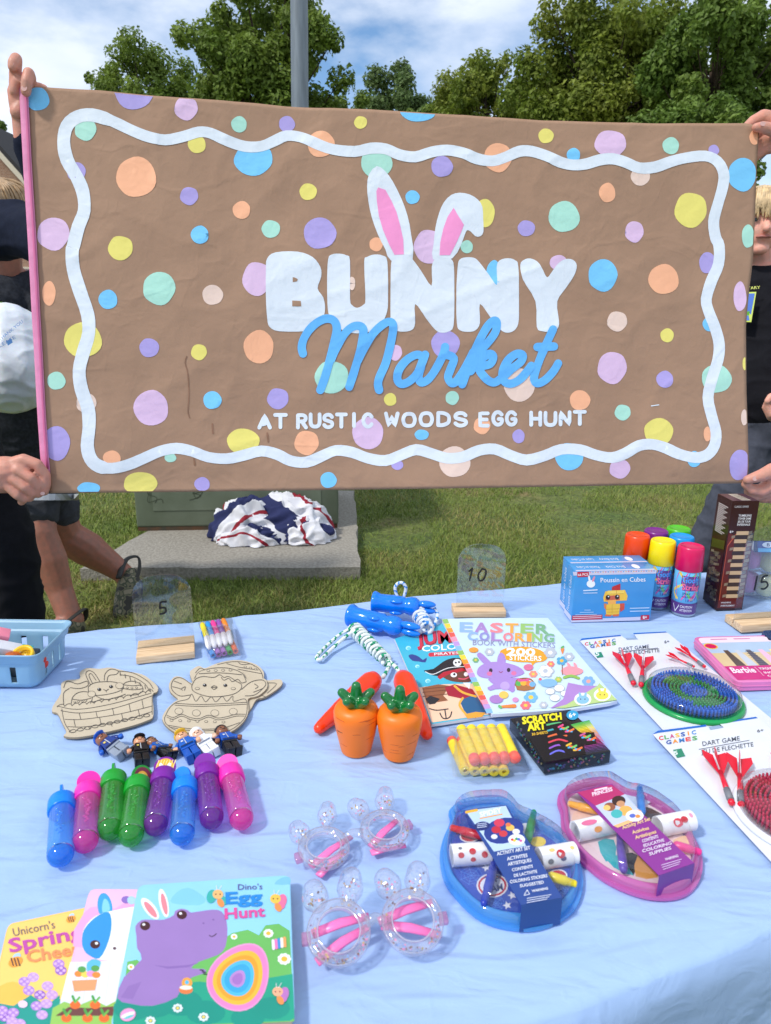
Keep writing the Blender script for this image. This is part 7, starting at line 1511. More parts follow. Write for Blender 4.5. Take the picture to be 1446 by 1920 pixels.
# ---------------------------------------------------------------- dart games on cards
k9 = cr(1040, 1160, 1446, 1620)
m_red = mat('red_plastic', (220, 20, 50), rough=.3, sub=.1); m_greyr = mat('grey_rubber', (120, 122, 128), rough=.5)
LC = [(226, 70, 60), (240, 150, 50), (240, 190, 60), (90, 170, 90), (60, 130, 200), (40, 90, 170), (200, 80, 130)]
def dartgame(outline, plane, hole, tl, texts, disc, darts, dcol, base_m, cols, label, seed, R_, five, age, blue):
    t = thing('dart_game', label, 'dart game', plane.at(*k9(tl)[0]), group='carded dart games')
    MB().prism([plane.at(*c) for c in k9(*outline)], -plane.n * .0009, lin((226, 229, 236)), lin((150, 160, 190))).build('backing_card', m_gloss, t, fixn=True)
    p = Print(plane.at); 
    for q in blue: p.poly(k9(*q), (24, 104, 196))
    p.poly(k9(*hole), (150, 170, 196))
    for row, a, b, h in texts[:2]:
        n_ = len(row)
        for i, ch in enumerate(row):
            u0, u1 = ((i + .28) / n_, (i + .5) / n_) if ch == 'I' else (i / n_, (i + .78) / n_); A3 = (a[0] + (b[0] - a[0]) * u0, a[1] + (b[1] - a[1]) * u0); B3 = (a[0] + (b[0] - a[0]) * u1, a[1] + (b[1] - a[1]) * u1); p.text(ch, *k9(A3, B3), h, LC[(i * 3 + len(row)) % 7], .035)
    for q_ in texts[2:]: p.text(q_[0], *k9(q_[1], q_[2]), q_[3], (74, 78, 92), .004)
    p.stroke(k9(*texts[2][4]) if len(texts[2]) > 4 else k9((texts[3][1][0] - 5, texts[3][1][1] - 45), (texts[3][2][0] - 8, texts[3][2][1] - 40)), 1, (90, 94, 108), 0)
    p.poly(k9(*five), (36, 136, 104)); q = k9(five[0], five[2]); p.text('5', (q[0][0] + 2.5, q[1][1] - 2), (q[0][0] + 9, q[1][1] - 3), 7, (230, 244, 238), .03)
    p.text('6+', *k9(*age), 5.5, (80, 84, 96), .01); p.build('card_print', t, m_gloss)
    # bristle disc
    C_ = plane.at(*k9(disc)[0]); M2 = Mx.Translation(C_) @ plane.n.to_track_quat('Z', 'Y').to_matrix().to_4x4()
    MB().lathe([(R_, .0004), (R_ * 1.0, .004), (R_ * .97, .0062), (R_ * .90, .0066), (R_ * .88, .004), (.001, .004)], M2, 48).build('disc_base', base_m, t)
    bz = [MB() for _ in cols]; r_ = random.Random(seed); 
    k = 0
    for ring in range(12):
        rr = R_ * .86 * (ring + .35) / 12; n_ = max(1, int(2 * math.pi * rr / (R_ * .078)))
        for i in range(n_):
            a = 2 * math.pi * (i + .5 * (ring % 2)) / n_; u = rr / (R_ * .86); ci = (0 if u < .28 else 1 if u < .6 else 0) if len(cols) > 1 else 0
            if len(cols) > 1 and .36 < u < .75 and (int((a + .4) / 1.571) % 2): ci = 1 - ci if u > .6 else ci
            o = V((rr * math.cos(a), rr * math.sin(a), .0042)); bz[ci].lathe([(.0019, 0), (.0016, .010), (.0013, .0128), (.0002, .0136)], M2 @ Mx.Translation(o), 6)
    for ci, c in enumerate(cols): bz[ci].build('bristles', c, t, kind='stuff')
    MB().lathe([(R_ * .93, .0066), (R_ * .91, .0185), (R_ * .86, .0205), (.001, .021)], M2, 40).build('blister_dome', clear('blister', (250, 250, 252), gloss=.35, dif=.03, difcol=(250, 250, 255), rough=.05), t)
    for a, b in darts:
        A3, B3 = plane.at(*k9(a)[0]) + plane.n * .009, plane.at(*k9(b)[0]) + plane.n * .007; d = B3 - A3; L_ = d.length; xx = d.normalized(); sd = xx.cross(plane.n).normalized(); S = L_
        st = MB(); st.tube([A3.lerp(B3, .38), A3.lerp(B3, .74)], [S * .028, S * .034], n=10); s_ = st.build('dart', m_red, t)
        MB().tube([A3.lerp(B3, .72), A3.lerp(B3, .90)], [S * .04, S * .042], n=10).build('grip', m_greyr, s_); MB().ball(A3.lerp(B3, .95), S * .042, 12).build('tip', m_red, s_)
        for an, wv in ((8, .155), (172, .155), (90, .10)):
            o = sd * math.cos(R(an)) + plane.n * math.sin(R(an))
            pts = [A3.lerp(B3, .46) + o * S * .02, A3.lerp(B3, .12) + o * S * wv, A3.lerp(B3, .0) + o * S * wv * .92, A3.lerp(B3, .06) + o * S * .02]; th = o.cross(xx).normalized() * .0006
            MB().prism([q + th * .5 for q in pts], -th).build('flight', m_red, s_, fixn=True)
    # blister ridge over the darts
    q = [plane.at(*k9(c)[0]) for c in darts[0] + darts[1]]; 
pl1 = flat(TZ + .0016)
m_gb = mat('green_disc', (16, 150, 76), rough=.25); m_wb = mat('white_disc', (228, 232, 240), rough=.25)
dartgame([(166, 146), (440, 108), (466, 130), (548, 128), (527, 96), (742, 86), (770, 105), (1560, 760), (1180, 830), (810, 800), (740, 760)], pl1, [(470, 128), (545, 126), (560, 138), (485, 142)], (168, 145),
         [('CLASSIC', (203, 180), (415, 152), 5.6), ('GAMES', (240, 197), (420, 172), 5.8), ('DART GAME', (430, 216), (632, 196), 6.4, ((432, 222), (690, 196))), ('JEU DE FLECHETTE', (412, 250), (702, 222), 6.2)], (922, 538), [((440, 262), (528, 470)), ((592, 280), (574, 480)), ((752, 270), (935, 350)), ((830, 225), (1005, 352))], m_red, m_gb,
         [mat('blue_bristle', (10, 96, 200), rough=.25, sub=.1), mat('green_bristle', (10, 140, 60), rough=.25, sub=.1)], 'dart game card with a blue and green bristle disc', 4, .0705, [(268, 228), (312, 222), (328, 256), (285, 262)], ((735, 165), (768, 160)), [[(168, 148), (182, 132), (440, 108), (446, 116), (190, 142)], [(524, 96), (742, 86), (752, 92), (532, 104)]])
pl2 = pl3((1223, 1376, TZ + .0042), (1418, 1344, TZ + .0050), (1446, 1620, TZ + .0020))
dartgame([(655, 772), (690, 748), (1010, 708), (1038, 742), (1130, 726), (1092, 692), (1345, 655), (1380, 675), (2050, 1350), (1700, 1850), (1446, 1622)], pl2, [(1042, 744), (1128, 728), (1100, 712), (1030, 722)], (655, 770),
         [('CLASSIC', (700, 812), (955, 768), 7.2), ('GAMES', (748, 840), (965, 806), 7.2), ('DART GAME', (990, 850), (1240, 812), 8.2, ((965, 872), (1300, 812))), ('JEU DE FLECHETTE', (980, 905), (1330, 852), 8.0)], (1640, 1330), [((1055, 935), (1182, 1280)), ((1222, 960), (1242, 1295)), ((1440, 930), (1640, 1010))], m_red, m_wb,
         [mat('red_bristle', (196, 16, 70), rough=.25, sub=.1)], 'dart game card with a red bristle disc at the right edge', 5, .0705, [(792, 876), (848, 866), (874, 918), (818, 930)], ((1355, 760), (1398, 752)), [[(655, 772), (690, 748), (1010, 708), (1016, 720), (698, 762)], [(1090, 692), (1345, 655), (1358, 664), (1098, 704)]])
# ---------------------------------------------------------------- flat tins
def tin(fl, fdir, bl, z0, h, wid, cc, topc, label, art):
    A_ = P(*k9(fl)[0], z0); X = (P(*k9(fdir)[0], z0) - A_).normalized(); Bk = P(*k9(bl)[0], z0); Y = (Bk - A_); dl = Y.length; Y.normalize()
    t = thing('flat_tin', label, 'tin', A_, group='flat tins')
    def ring(gr, z, rc=.011):
        o = []
        for (u, v, a0) in ((wid - rc, rc, -90), (wid - rc, dl - rc, 0), (rc, dl - rc, 90), (rc, rc, 180)):
            for k in range(5): a = R(a0 + 22.5 * k); o.append(A_ + X * (u + (rc + gr) * math.cos(a)) + Y * (v + (rc + gr) * math.sin(a)) + V((0, 0, z)))
        return o
    lv = [(-.0012, 0), (0, .0012), (0, h * .48), (.0012, h * .5), (.0012, h * .56), (.0004, h * .58), (.0004, h * .93), (-.0008, h)]; vs = [q for g, z in lv for q in ring(g, z)]; fs = []
    for j in range(len(lv) - 1):
        for i in range(20): fs.append((j * 20 + i, j * 20 + (i + 1) % 20, (j + 1) * 20 + (i + 1) % 20, (j + 1) * 20 + i))
    fs.append(tuple(reversed(range(20)))); fs.append(tuple((len(lv) - 1) * 20 + i for i in range(20)))
    MB().add(vs, fs, None, True).build('tin_box', mat(cc[0], cc[1], rough=.25, var=.04, coat=.3), t, sharp=35)
    f3 = lambda u, v, o: A_ + X * (u * wid) + Y * (v * dl) + V((0, 0, h + o)); p = Print(f3); p.poly(rpoly([(.03, .03), (.97, .03), (.97, .97), (.03, .97)], .1), topc); art(p); p.build('lid_print', t, m_gloss)
def art_pink(p):
    p.poly([(.03, .30), (.97, .30), (.97, .84), (.03, .84)], (222, 196, 150)); p.poly([(.03, .60), (.97, .60), (.97, .84), (.03, .84)], (180, 200, 222))
    for x, c in ((.18, (90, 70, 60)), (.32, (200, 204, 214)), (.46, (96, 90, 100)), (.62, (240, 190, 214)), (.76, (246, 220, 150))): p.poly([(x, .30), (x + .12, .30), (x + .09, .66), (x + .03, .66)], c)
    for k in range(8): p.stroke([(.46, .33 + k * .04), (.57, .33 + k * .04)], .008, (60, 56, 66), 0)
    p.poly([(.03, .03), (.97, .03), (.97, .31), (.03, .31)], (206, 30, 120)); p.text('Barbie', (.06, .17), (.34, .17), 0, (250, 236, 244), .02, up=(.012, .11)); p.stroke([(.38, .10), (.38, .28)], .004, (250, 236, 244), 0)
    p.text('MAGNETIC ACTIVITY SET', (.42, .22), (.94, .22), 0, (250, 236, 244), .01, up=(0, .05)); p.text('INCLUDES 1 SCENE', (.42, .14), (.94, .14), 0, (250, 236, 244), .01, up=(0, .04)); p.text('COMPREND 1 SCENE', (.42, .07), (.94, .07), 0, (250, 236, 244), .01, up=(0, .04))
    p.ell(.11, .76, .085, .07, (240, 190, 70)); p.ell(.11, .76, .07, .055, (214, 30, 90)); p.ell(.88, .42, .05, .045, (214, 30, 90))
    for x in (.2, .5): p.stroke([(x, .92), (x + .2, .92)], .02, (214, 120, 170), 0)
tin((1205, 487), (1446, 480), (914, 180), TZ, .0165, .135, ('pink_tin', (222, 120, 176)), (244, 222, 232), 'pink rounded tin with a magenta title band and pastel picture lid', art_pink)
def art_navy(p): p.poly([(.06, .08), (.94, .08), (.94, .92), (.06, .92)], (36, 52, 92)); p.poly([(.12, .4), (.5, .3), (.6, .8), (.2, .85)], (60, 84, 130)); p.ell(.4, .6, .2, .2, (90, 110, 150))
tin((1412, 210), (1600, 205), (1368, 135), TZ, .0165, .10, ('navy_tin', (52, 68, 108)), (40, 56, 96), 'dark navy tin at the right edge behind the pink tin', art_navy)
# ---------------------------------------------------------------- clear tubs of bath balls
C_ = P(*k5((1400, 560))[0]); cxx = V((1, .2, 0)).normalized()
for lv_i in range(2):
    t = thing('ball_tub', ('lower clear tub of pastel balls beside the tower carton', 'upper clear tub of pastel balls with a navy and white label')[lv_i], 'plastic tub', C_ + V((0, 0, .052 * lv_i)), group='clear ball tubs'); z0 = .052 * lv_i
    for dx, dy, c, nm in ((-.028, .022, (232, 130, 190), 'rose'), (.0, -.002, (238, 226, 150), 'cream'), (.05, .012, (236, 220, 130), 'lemon')):
        MB().ball(C_ + cxx * dx + V((0, dy, z0 + .0245)), .0235, 20).build('bath_ball', mat('ball_' + nm, c, rough=.7, var=.06, vscale=90, bump=.2, bscale=200), t)
    for dx, dy in ((-.028, .022), (0, -.002), (.05, .012)):
        MB().lathe([(.018, .0), (.0255, .008), (.0262, .046), (.028, .0465), (.028, .048)], Mx.Translation(C_ + cxx * dx + V((0, dy, z0))), 24).build('tub_wall', clear('tub_plastic', (246, 248, 250), gloss=.5, dif=.04, difcol=(240, 244, 250), rough=.05), t)
    if lv_i:
        q = MB(); M2 = Mx.Translation(C_ + V((0, 0, z0 + .049))); q.box((-.045, -.015, 0), (.10, .04, .001), M2, lin((236, 240, 246))); q.box((-.045, -.030, -.006), (.10, -.0152, .0162), M2 @ Mx.Rotation(R(-15), 4, 'X'), lin((40, 60, 150))); o = q.build('label_card', m_gloss, t)
        p = Print(lambda u, v, o_: M2 @ Mx.Rotation(R(-15), 4, 'X') @ V((u, -.0301 - o_, v))); p.poly([(-.044, -.005), (.099, -.005), (.099, .004), (-.044, .002)], (96, 190, 240)); p.ell(-.024, .009, .012, .0055, (238, 242, 250)); p.text('B', (-.027, .006), (-.021, .006), 0, (60, 70, 120), .02, up=(0, .006)); p.build('label_print', o, m_gloss)
# ================================================================ people
from mathutils.bvhtree import BVHTree
def skin(name, c): return mat(name, c, rough=.5, vscale=55, sub=.12, bump=.3, bscale=170, bdist=.0015, detail=5, col2=tuple(min(255, int(x * k) + 2) for x, k in zip(c, (1.10, 1.02, 1.0))))
sk1, sk2, sk3 = skin('skin_light', (196, 142, 122)), skin('skin_tan', (150, 102, 84)), skin('skin_fair', (226, 170, 150))
def HB(x, y, o): return bpl.at(x, y) + bpl.n * o
def dep(p_): return (p_ - CP).dot(CM @ V((0, 0, -1)))
def chain(mb, pts, fn):
    """pts: (px, py, depth or offset, radius px)"""
    w_ = [(fn(x, y, d), r) for x, y, d, r in pts]
    w_ = [(p_, r * dep(p_) / F) for p_, r in w_]
    for (a, ra), (b, rb) in zip(w_, w_[1:]): mb.cap(a, b, ra, rb, 12)
def nail(x, y, o, rx, ry, par, rot=0):
    q = Print(HB); q.o = o; q.ell(x, y, rx, ry, (214, 166, 156), rot, 12); return q.build('fingernail', par, mat('nail', (216, 170, 160), rough=.25))
def head(mb, c, r, tilt=Mx.Identity(4)):
    """skull, jaw, nose and ears round centre c; r = half head height; faces -y"""
    g = lambda x, y, z: c + (tilt.to_3x3() @ V((x, y, z))) * r
    mb.ball(g(0, .06, .18), (r * .74, r * .86, r * .80), 18, None, tilt); mb.ball(g(0, -.22, -.30), (r * .56, r * .56, r * .62), 16, None, tilt)
    mb.cap(g(0, -.70, -.02), g(0, -.86, -.24), r * .09, r * .13, 10); mb.cap(g(-.30, -.62, .14), g(.30, -.62, .14), r * .12, r * .12, 10); mb.ball(g(0, -.52, -.78), (r * .24, r * .22, r * .18), 12)
    for s_ in (-1, 1): mb.ball(g(s_ * .74, .08, -.08), (r * .08, r * .16, r * .24), 10); mb.ball(g(s_ * .40, -.50, -.22), (r * .22, r * .2, r * .2), 10)
    return g
def face(g, r, par, lipc):
    ink = mat('eye_white', (226, 222, 218), rough=.2); iris = mat('iris', (52, 66, 78), rough=.15); lip = mat('lip', lipc, rough=.4); brow = mat('eyebrow', (150, 110, 70), rough=.8)
    for s_ in (-1, 1):
        e = MB().ball(g(s_ * .28, -.66, .0), (r * .11, r * .07, r * .065), 12).build('eye', ink, par); MB().ball(g(s_ * .28, -.725, .0), (r * .05, r * .03, r * .055), 10).build('iris', iris, e)
        MB().tube([g(s_ * .14, -.76, .14), g(s_ * .28, -.78, .18), g(s_ * .44, -.70, .13)], [r * .02, r * .035, r * .015], n=6).build('eyebrow', brow, par)
    MB().tube([g(-.22, -.72, -.47), g(-.08, -.80, -.45), g(0, -.81, -.46), g(.08, -.80, -.45), g(.22, -.72, -.47)], [r * .02, r * .045, r * .04, r * .045, r * .02], n=8).build('mouth', lip, par)
def hair(g, r, par, col, seed, fringe, n_=420):
    r_ = random.Random(seed); cap_ = MB(); cap_.ball(g(0, .12, .24), (r * .79, r * .88, r * .80), 18)
    q = MB(); m = mat('hair_%d' % seed, col, rough=.45, var=.25, vscale=60, spec=.6)
    for k in range(n_):
        a = r_.uniform(0, 2 * math.pi); f = r_.uniform(.1, 1); ex, ey = math.cos(a), math.sin(a)
        t0 = g(.25 * ex * f, .15 + .25 * ey * f, 1.02 - .1 * f); lw = fringe if ey < -.25 else -.25
        p1 = g(.72 * ex, .08 + .78 * ey, .72 + r_.uniform(-.05, .12)); p2 = g(.86 * ex, .06 + .92 * ey, .35 + r_.uniform(-.1, .1)); p3 = g(.84 * ex + r_.uniform(-.1, .1), .06 + .90 * ey, lw + r_.uniform(-.22, .3))
        q.tube(spline([t0, p1, p2, p3], 3), [r * k_ for k_ in (.03, .035, .04, .04, .04, .038, .034, .03, .02, .003)], n=4)
    h_ = MB(); h_.v, h_.f, h_.c, h_.sm = cap_.v, cap_.f, cap_.c, cap_.sm
    keep = [i for i, f in enumerate(h_.f) if sum((V(h_.v[j]) - g(0, 0, 0)).dot(g(0, -.45, 1) - g(0, 0, 0)) for j in f) / len(f) > r * r * -.12]
    h_.f = [h_.f[i] for i in keep]; h_.c = [h_.c[i] for i in keep]; h_.sm = [h_.sm[i] for i in keep]
    hb = h_.build('hair', m, par); q.build('strands', m, hb, kind='stuff')
def fabric(name, c, var=.08): return mat(name, c, rough=.9, var=var, vscale=90, bump=.5, bscale=14, bdist=.012, spec=.2, detail=4)
def garment(mb, name, m_, par, voxel=.008, amp=.006, sc_=11):
    me = evalmesh(mb, name, [('REMESH', dict(mode='VOXEL', voxel_size=voxel, use_smooth_shade=True)), ('SMOOTH', dict(factor=.5, iterations=6))])
    nrm = [v.normal.copy() for v in me.vertices]; buf = []
    for v, vn in zip(me.vertices, nrm):
        n_ = noise.noise(v.co * sc_) + .5 * noise.noise(v.co * sc_ * 2.3); r_ = 1 - abs(noise.noise(V((v.co.x * sc_, v.co.y * sc_, v.co.z * sc_ * 1.8)))); buf.extend(v.co + vn * amp * (.6 * n_ + .9 * r_ ** 4 - .3))
    me.vertices.foreach_set('co', buf); me.update()
    me.polygons.foreach_set('use_smooth', [True] * len(me.polygons)); return put(me, name, m_, par)
# ---- left adult holding the banner
la = thing('person', 'adult in navy and black at the left edge holding both left corners of the banner', 'person', V((-1.0, 1.62, 0)))
b = MB()
chain(b, [(30, 245, -.03, 15), (28, 215, -.022, 13), (27, 190, -.015, 15), (26, 168, -.01, 15), (33, 158, -.004, 12)], HB)
chain(b, [(30, 205, -.012, 15), (40, 185, -.012, 13), (46, 165, -.012, 12)], HB)
chain(b, [(27, 165, -.004, 11), (31, 140, .006, 11), (35, 117, .012, 11), (33.5, 128, .020, 10.5), (32.5, 136, .021, 9.5)], HB)
chain(b, [(44, 168, -.012, 11), (58, 148, .004, 11), (60, 146, .016, 11), (57.5, 162, .019, 10.5), (54.5, 179, .016, 9.5)], HB)
chain(b, [(50, 170, -.018, 11), (68, 158, -.016, 10.5), (77, 160, -.014, 8.5)], HB)
chain(b, [(28, 172, .002, 9), (33, 154, .007, 8.5), (40, 156, .008, 8)], HB)
# lower hand: a fist round the rolled edge
chain(b, [(-240, 800, .02, 40), (-60, 882, .02, 32), (-10, 886, .018, 30), (20, 882, .018, 28)], HB)
chain(b, [(10, 895, .012, 30), (45, 876, .016, 24)], HB); chain(b, [(5, 900, .010, 26), (30, 905, .012, 20)], HB)
chain(b, [(28, 872, .022, 15), (54, 862, .028, 12), (79, 870, .028, 10.5), (92, 890, .020, 9.5), (91, 908, .014, 9), (87, 921, .010, 8)], HB)
chain(b, [(26, 884, .024, 13), (46, 880, .034, 11), (70, 895, .034, 10), (79, 911, .022, 9.5), (76, 925, .012, 8.5)], HB)
chain(b, [(20, 894, .022, 12.5), (36, 896, .032, 10.5), (57, 912, .032, 9.6), (66, 923, .020, 9), (60, 933, .012, 8)], HB)
chain(b, [(12, 904, .018, 12), (24, 909, .027, 10), (42, 927, .026, 9), (50, 934, .016, 8.5), (44, 940, .010, 7.5)], HB)
chain(b, [(15, 872, -.004, 15), (48, 876, -.014, 12), (72, 890, -.016, 10.5)], HB)
Sh = D(-150, 450, 1.66); Hd = D(-170, 215, 1.68); El = D(-250, 800, 1.60)
b.cap(D(-165, 400, 1.68), Hd, .058, .055); hg = head(b, Hd, .115); b.cap(El, HB(-240, 800, .02), .045, .04); b.cap(Sh, El, .05, .045); b.cap(D(-165, 420, 1.7), D(-130, 860, 1.66), .11, .10)
b.cap(D(-90, 438, 1.66), D(30, 430, 1.59), .04, .038); b.cap(D(30, 430, 1.59), HB(84, 440, -.085), .036, .03); b.cap(HB(84, 440, -.085), HB(44, 290, -.06), .028, .018); b.cap(HB(44, 290, -.06), HB(30, 240, -.03), .018, .016); b.cap(D(-150, 440, 1.68), D(-90, 438, 1.66), .05, .04)
body = blob(b, 'body', sk1, la, voxel=.0027, smooth=2)
face(hg, .115, la, (176, 110, 100)); hair(hg, .115, la, (70, 50, 38), 41, .45, 120)
nail(32.8, 134, .0295, 4.6, 5.2, body); nail(55, 177, .0262, 5.4, 6.2, body); nail(87, 924, .0215, 4.4, 3.2, body)
g_ = MB(); g_.cap(D(-160, 440, 1.70), D(-135, 800, 1.66), .15, .145); g_.cap(D(-230, 460, 1.70), D(-90, 440, 1.68), .085, .08); g_.cap(D(-90, 438, 1.66), D(30, 430, 1.59), .070, .064); g_.cap(D(30, 430, 1.59), HB(84, 440, -.085), .062, .05)
g_.cap(HB(84, 440, -.085), HB(44, 290, -.06), .048, .027); g_.cap(HB(44, 290, -.06), HB(34, 252, -.038), .028, .023); g_.cap(Sh + V((-.08, 0, 0)), El, .075, .06); g_.cap(El, HB(-130, 850, .02), .06, .045)
garment(g_, 'sweater', fabric('navy_knit', (24, 30, 48)), la, voxel=.006, amp=.005)
g_ = MB(); g_.cap(D(-135, 800, 1.68), D(-120, 880, 1.68), .15, .15); kx = D(5, 1010, 1.70)
for p_, q_ in ((D(-60, 890, 1.68), kx), (D(-190, 890, 1.70), D(-200, 1150, 1.72))):
    g_.cap(p_, q_, .095, .074); g_.cap(q_, V((q_.x - .01, q_.y + .03, .10)), .074, .06)
garment(g_, 'trousers', fabric('black_cotton', (20, 20, 25)), la, voxel=.008, amp=.006)
for q_ in (kx, D(-200, 1150, 1.72)):
    s_ = MB(); s_.cap(V((q_.x - .01, q_.y + .05, .045)), V((q_.x - .01, q_.y - .14, .035)), .045, .035); blob(s_, 'shoe', mat('black_leather', (24, 24, 26), rough=.5), la, voxel=.006)
# ---- right adult: hands at the right corners, body beyond the frame
ra = thing('person', 'adult at the right edge pinching both right corners of the banner', 'person', V((1.32, 1.95, 0)))
b = MB()
chain(b, [(1412, 243, .012, 8), (1422, 244, .015, 10.5), (1440, 248, .014, 12), (1462, 252, .006, 14), (1490, 258, 0, 18)], HB)
chain(b, [(1404, 234, -.012, 7.5), (1420, 221, -.014, 10), (1438, 214, -.012, 13), (1462, 226, -.008, 18), (1500, 250, 0, 24)], HB)
chain(b, [(1420, 250, -.020, 9), (1440, 232, -.022, 12), (1470, 240, -.012, 16)], HB); chain(b, [(1424, 272, -.024, 9), (1440, 256, -.026, 12), (1475, 250, -.016, 16)], HB); chain(b, [(1432, 284, -.026, 8.5), (1446, 270, -.026, 11), (1480, 262, -.016, 16)], HB)
chain(b, [(1397, 899, .010, 8.5), (1408, 895, .014, 10.5), (1420, 891, .016, 12), (1442, 882, .014, 15), (1470, 878, .008, 20)], HB)
chain(b, [(1399, 908, -.002, 8), (1412, 918, -.004, 10.5), (1430, 920, -.004, 12.5), (1452, 905, 0, 18), (1480, 885, .004, 24)], HB)
chain(b, [(1412, 923, -.016, 8.5), (1426, 929, -.016, 11), (1446, 922, -.012, 13), (1475, 900, -.004, 20)], HB); chain(b, [(1430, 930, -.026, 9), (1446, 932, -.024, 12), (1475, 915, -.014, 18)], HB); chain(b, [(1445, 936, -.034, 9), (1462, 934, -.03, 12), (1485, 915, -.018, 18)], HB)
w1, w2 = HB(1490, 255, 0), HB(1490, 885, 0); S1, S2 = D(1640, 470, 1.98), D(1800, 480, 2.0); E1, E2 = V((1.22, 1.72, 1.36)), V((1.40, 1.76, 1.08)); Hd = V((1.38, 1.96, 1.70))
b.cap(w1, E1, .026, .04); b.cap(E1, V((1.24, 1.94, 1.44)), .042, .055); b.cap(w2, E2, .028, .04); b.cap(E2, V((1.52, 1.95, 1.44)), .042, .055); b.cap(V((1.38, 1.97, 1.46)), Hd, .06, .055); hg = head(b, Hd, .115); b.cap(V((1.38, 1.97, 1.38)), V((1.38, 1.97, .95)), .12, .11)
body = blob(b, 'body', sk1, ra, voxel=.0029, smooth=2); face(hg, .115, ra, (176, 110, 100)); hair(hg, .115, ra, (90, 66, 48), 43, .45, 120)
nail(1417, 242, .0262, 6, 4.2, body, 5); nail(1403.5, 896.5, .0252, 5.2, 4.2, body, -18)
g_ = MB(); g_.cap(V((1.38, 1.97, 1.36)), V((1.38, 1.97, .96)), .16, .15); g_.cap(V((1.24, 1.96, 1.43)), V((1.52, 1.96, 1.43)), .075, .075); g_.cap(V((1.24, 1.94, 1.43)), V((1.24, 1.82, 1.39)), .07, .062); g_.cap(V((1.52, 1.95, 1.43)), V((1.48, 1.85, 1.25)), .07, .06); garment(g_, 'shirt', fabric('grey_jersey', (96, 98, 104)), ra)
g_ = MB(); g_.cap(V((1.38, 1.98, .95)), V((1.38, 1.98, .88)), .15, .15)
for sx in (-.10, .10): g_.cap(V((1.38 + sx, 1.98, .86)), V((1.38 + sx, 1.96, .46)), .09, .07); g_.cap(V((1.38 + sx, 1.96, .46)), V((1.38 + sx, 2.0, .10)), .07, .055)
garment(g_, 'trousers', fabric('denim', (44, 52, 72)), ra)
for sx in (-.10, .10): s_ = MB(); s_.cap(V((1.38 + sx, 2.02, .045)), V((1.38 + sx, 1.84, .035)), .045, .036); blob(s_, 'shoe', MATS['black_leather'], ra, voxel=.006)
# ---- boy on the left with the white bag
lb = thing('person', 'child in dark tee and grey shorts walking behind the left holder with camouflage clogs', 'person', V((-1.55, 2.95, 0)))
b = MB(); DD = lambda x, y, d: D(x, y, d)
Hd = D(-4, 408, 2.45); hg = head(b, Hd, .125, Mx.Rotation(R(14), 4, 'X')); b.cap(Hd + V((0, .02, -.06)), D(2, 520, 2.55), .06, .07); b.cap(D(2, 560, 2.6), D(45, 880, 2.9), .12, .12); b.cap(D(-70, 545, 2.6), D(75, 535, 2.6), .06, .06)
b.cap(D(-78, 560, 2.58), D(-100, 660, 2.45), .045, .038); b.cap(D(-100, 660, 2.45), D(-40, 640, 2.26), .036, .028); b.cap(D(85, 555, 2.6), D(110, 680, 2.48), .045, .036); b.cap(D(110, 680, 2.48), D(92, 700, 2.3), .034, .028)
for hx_, hy_ in ((-40, 640), (92, 700)):
    for k in range(4): b.cap(D(hx_ + 4 * k - 6, hy_, 2.26), D(hx_ + 6 * k - 4, hy_ + 22, 2.25), .010, .008)
    b.cap(D(hx_, hy_, 2.26), D(hx_ + 16, hy_ - 8, 2.24), .012, .009)
chain(b, [(80, 880, 3.0, 50), (104, 968, 3.05, 38), (122, 1005, 3.10, 33), (165, 1030, 3.16, 33), (205, 1056, 3.2, 24), (232, 1076, 3.22, 19), (240, 1092, 3.22, 18)], DD)
chain(b, [(60, 880, 2.9, 50), (66, 968, 2.86, 36), (72, 1000, 2.84, 33), (92, 1050, 2.86, 33), (112, 1105, 2.88, 24), (128, 1150, 2.88, 22), (138, 1164, 2.88, 19)], DD)
chain(b, [(236, 1080, 3.22, 17), (243, 1100, 3.2, 19), (240, 1130, 3.18, 19), (236, 1148, 3.16, 16)], DD); chain(b, [(138, 1162, 2.88, 19), (110, 1180, 2.84, 20), (84, 1192, 2.78, 20)], DD)
body = blob(b, 'body', sk2, lb, voxel=.006, smooth=4); face(hg, .125, lb, (150, 86, 80)); hair(hg, .125, lb, (170, 138, 100), 44, .25, 240)
g_ = MB(); g_.cap(D(4, 588, 2.6), D(45, 850, 2.85), .165, .16); g_.cap(D(-66, 556, 2.6), D(80, 548, 2.6), .082, .082); g_.cap(D(-80, 565, 2.58), D(-96, 625, 2.5), .07, .062); g_.cap(D(85, 560, 2.58), D(104, 640, 2.5), .07, .062)
shirt = garment(g_, 'tee_shirt', fabric('charcoal_heather', (42, 44, 50), .25), lb, amp=.008)
g_ = MB(); g_.cap(D(52, 860, 2.95), D(58, 900, 2.95), .165, .165); g_.cap(D(84, 890, 3.0), D(106, 958, 3.05), .105, .098); g_.cap(D(58, 890, 2.9), D(64, 958, 2.86), .105, .098)
sh = garment(g_, 'shorts', fabric('grey_shorts', (62, 64, 70)), lb, amp=.007)
def raycast_fn(o_):
    me = o_.data; tr = BVHTree.FromPolygons([v.co.copy() for v in me.vertices], [tuple(p_.vertices) for p_ in me.polygons])
    def fn(x, y, o):
        d = ray(x, y).normalized(); h = tr.ray_cast(CP, d)
        return (h[0] - d * (.0015 + o * 160)) if h[0] is not None else D(x, y, 2.4)
    return fn
p = Print(raycast_fn(shirt))
for q in ([(0, 566), (4, 566), (4, 580), (0, 580)], [(2, 590), (8, 590), (8, 597), (2, 597)], [(18, 588), (24, 588), (24, 597), (18, 597)], [(12, 592), (16, 592), (16, 598), (12, 598)]): p.poly(q, (140, 200, 60))
p.build('shirt_print', shirt)
p = Print(raycast_fn(sh)); 
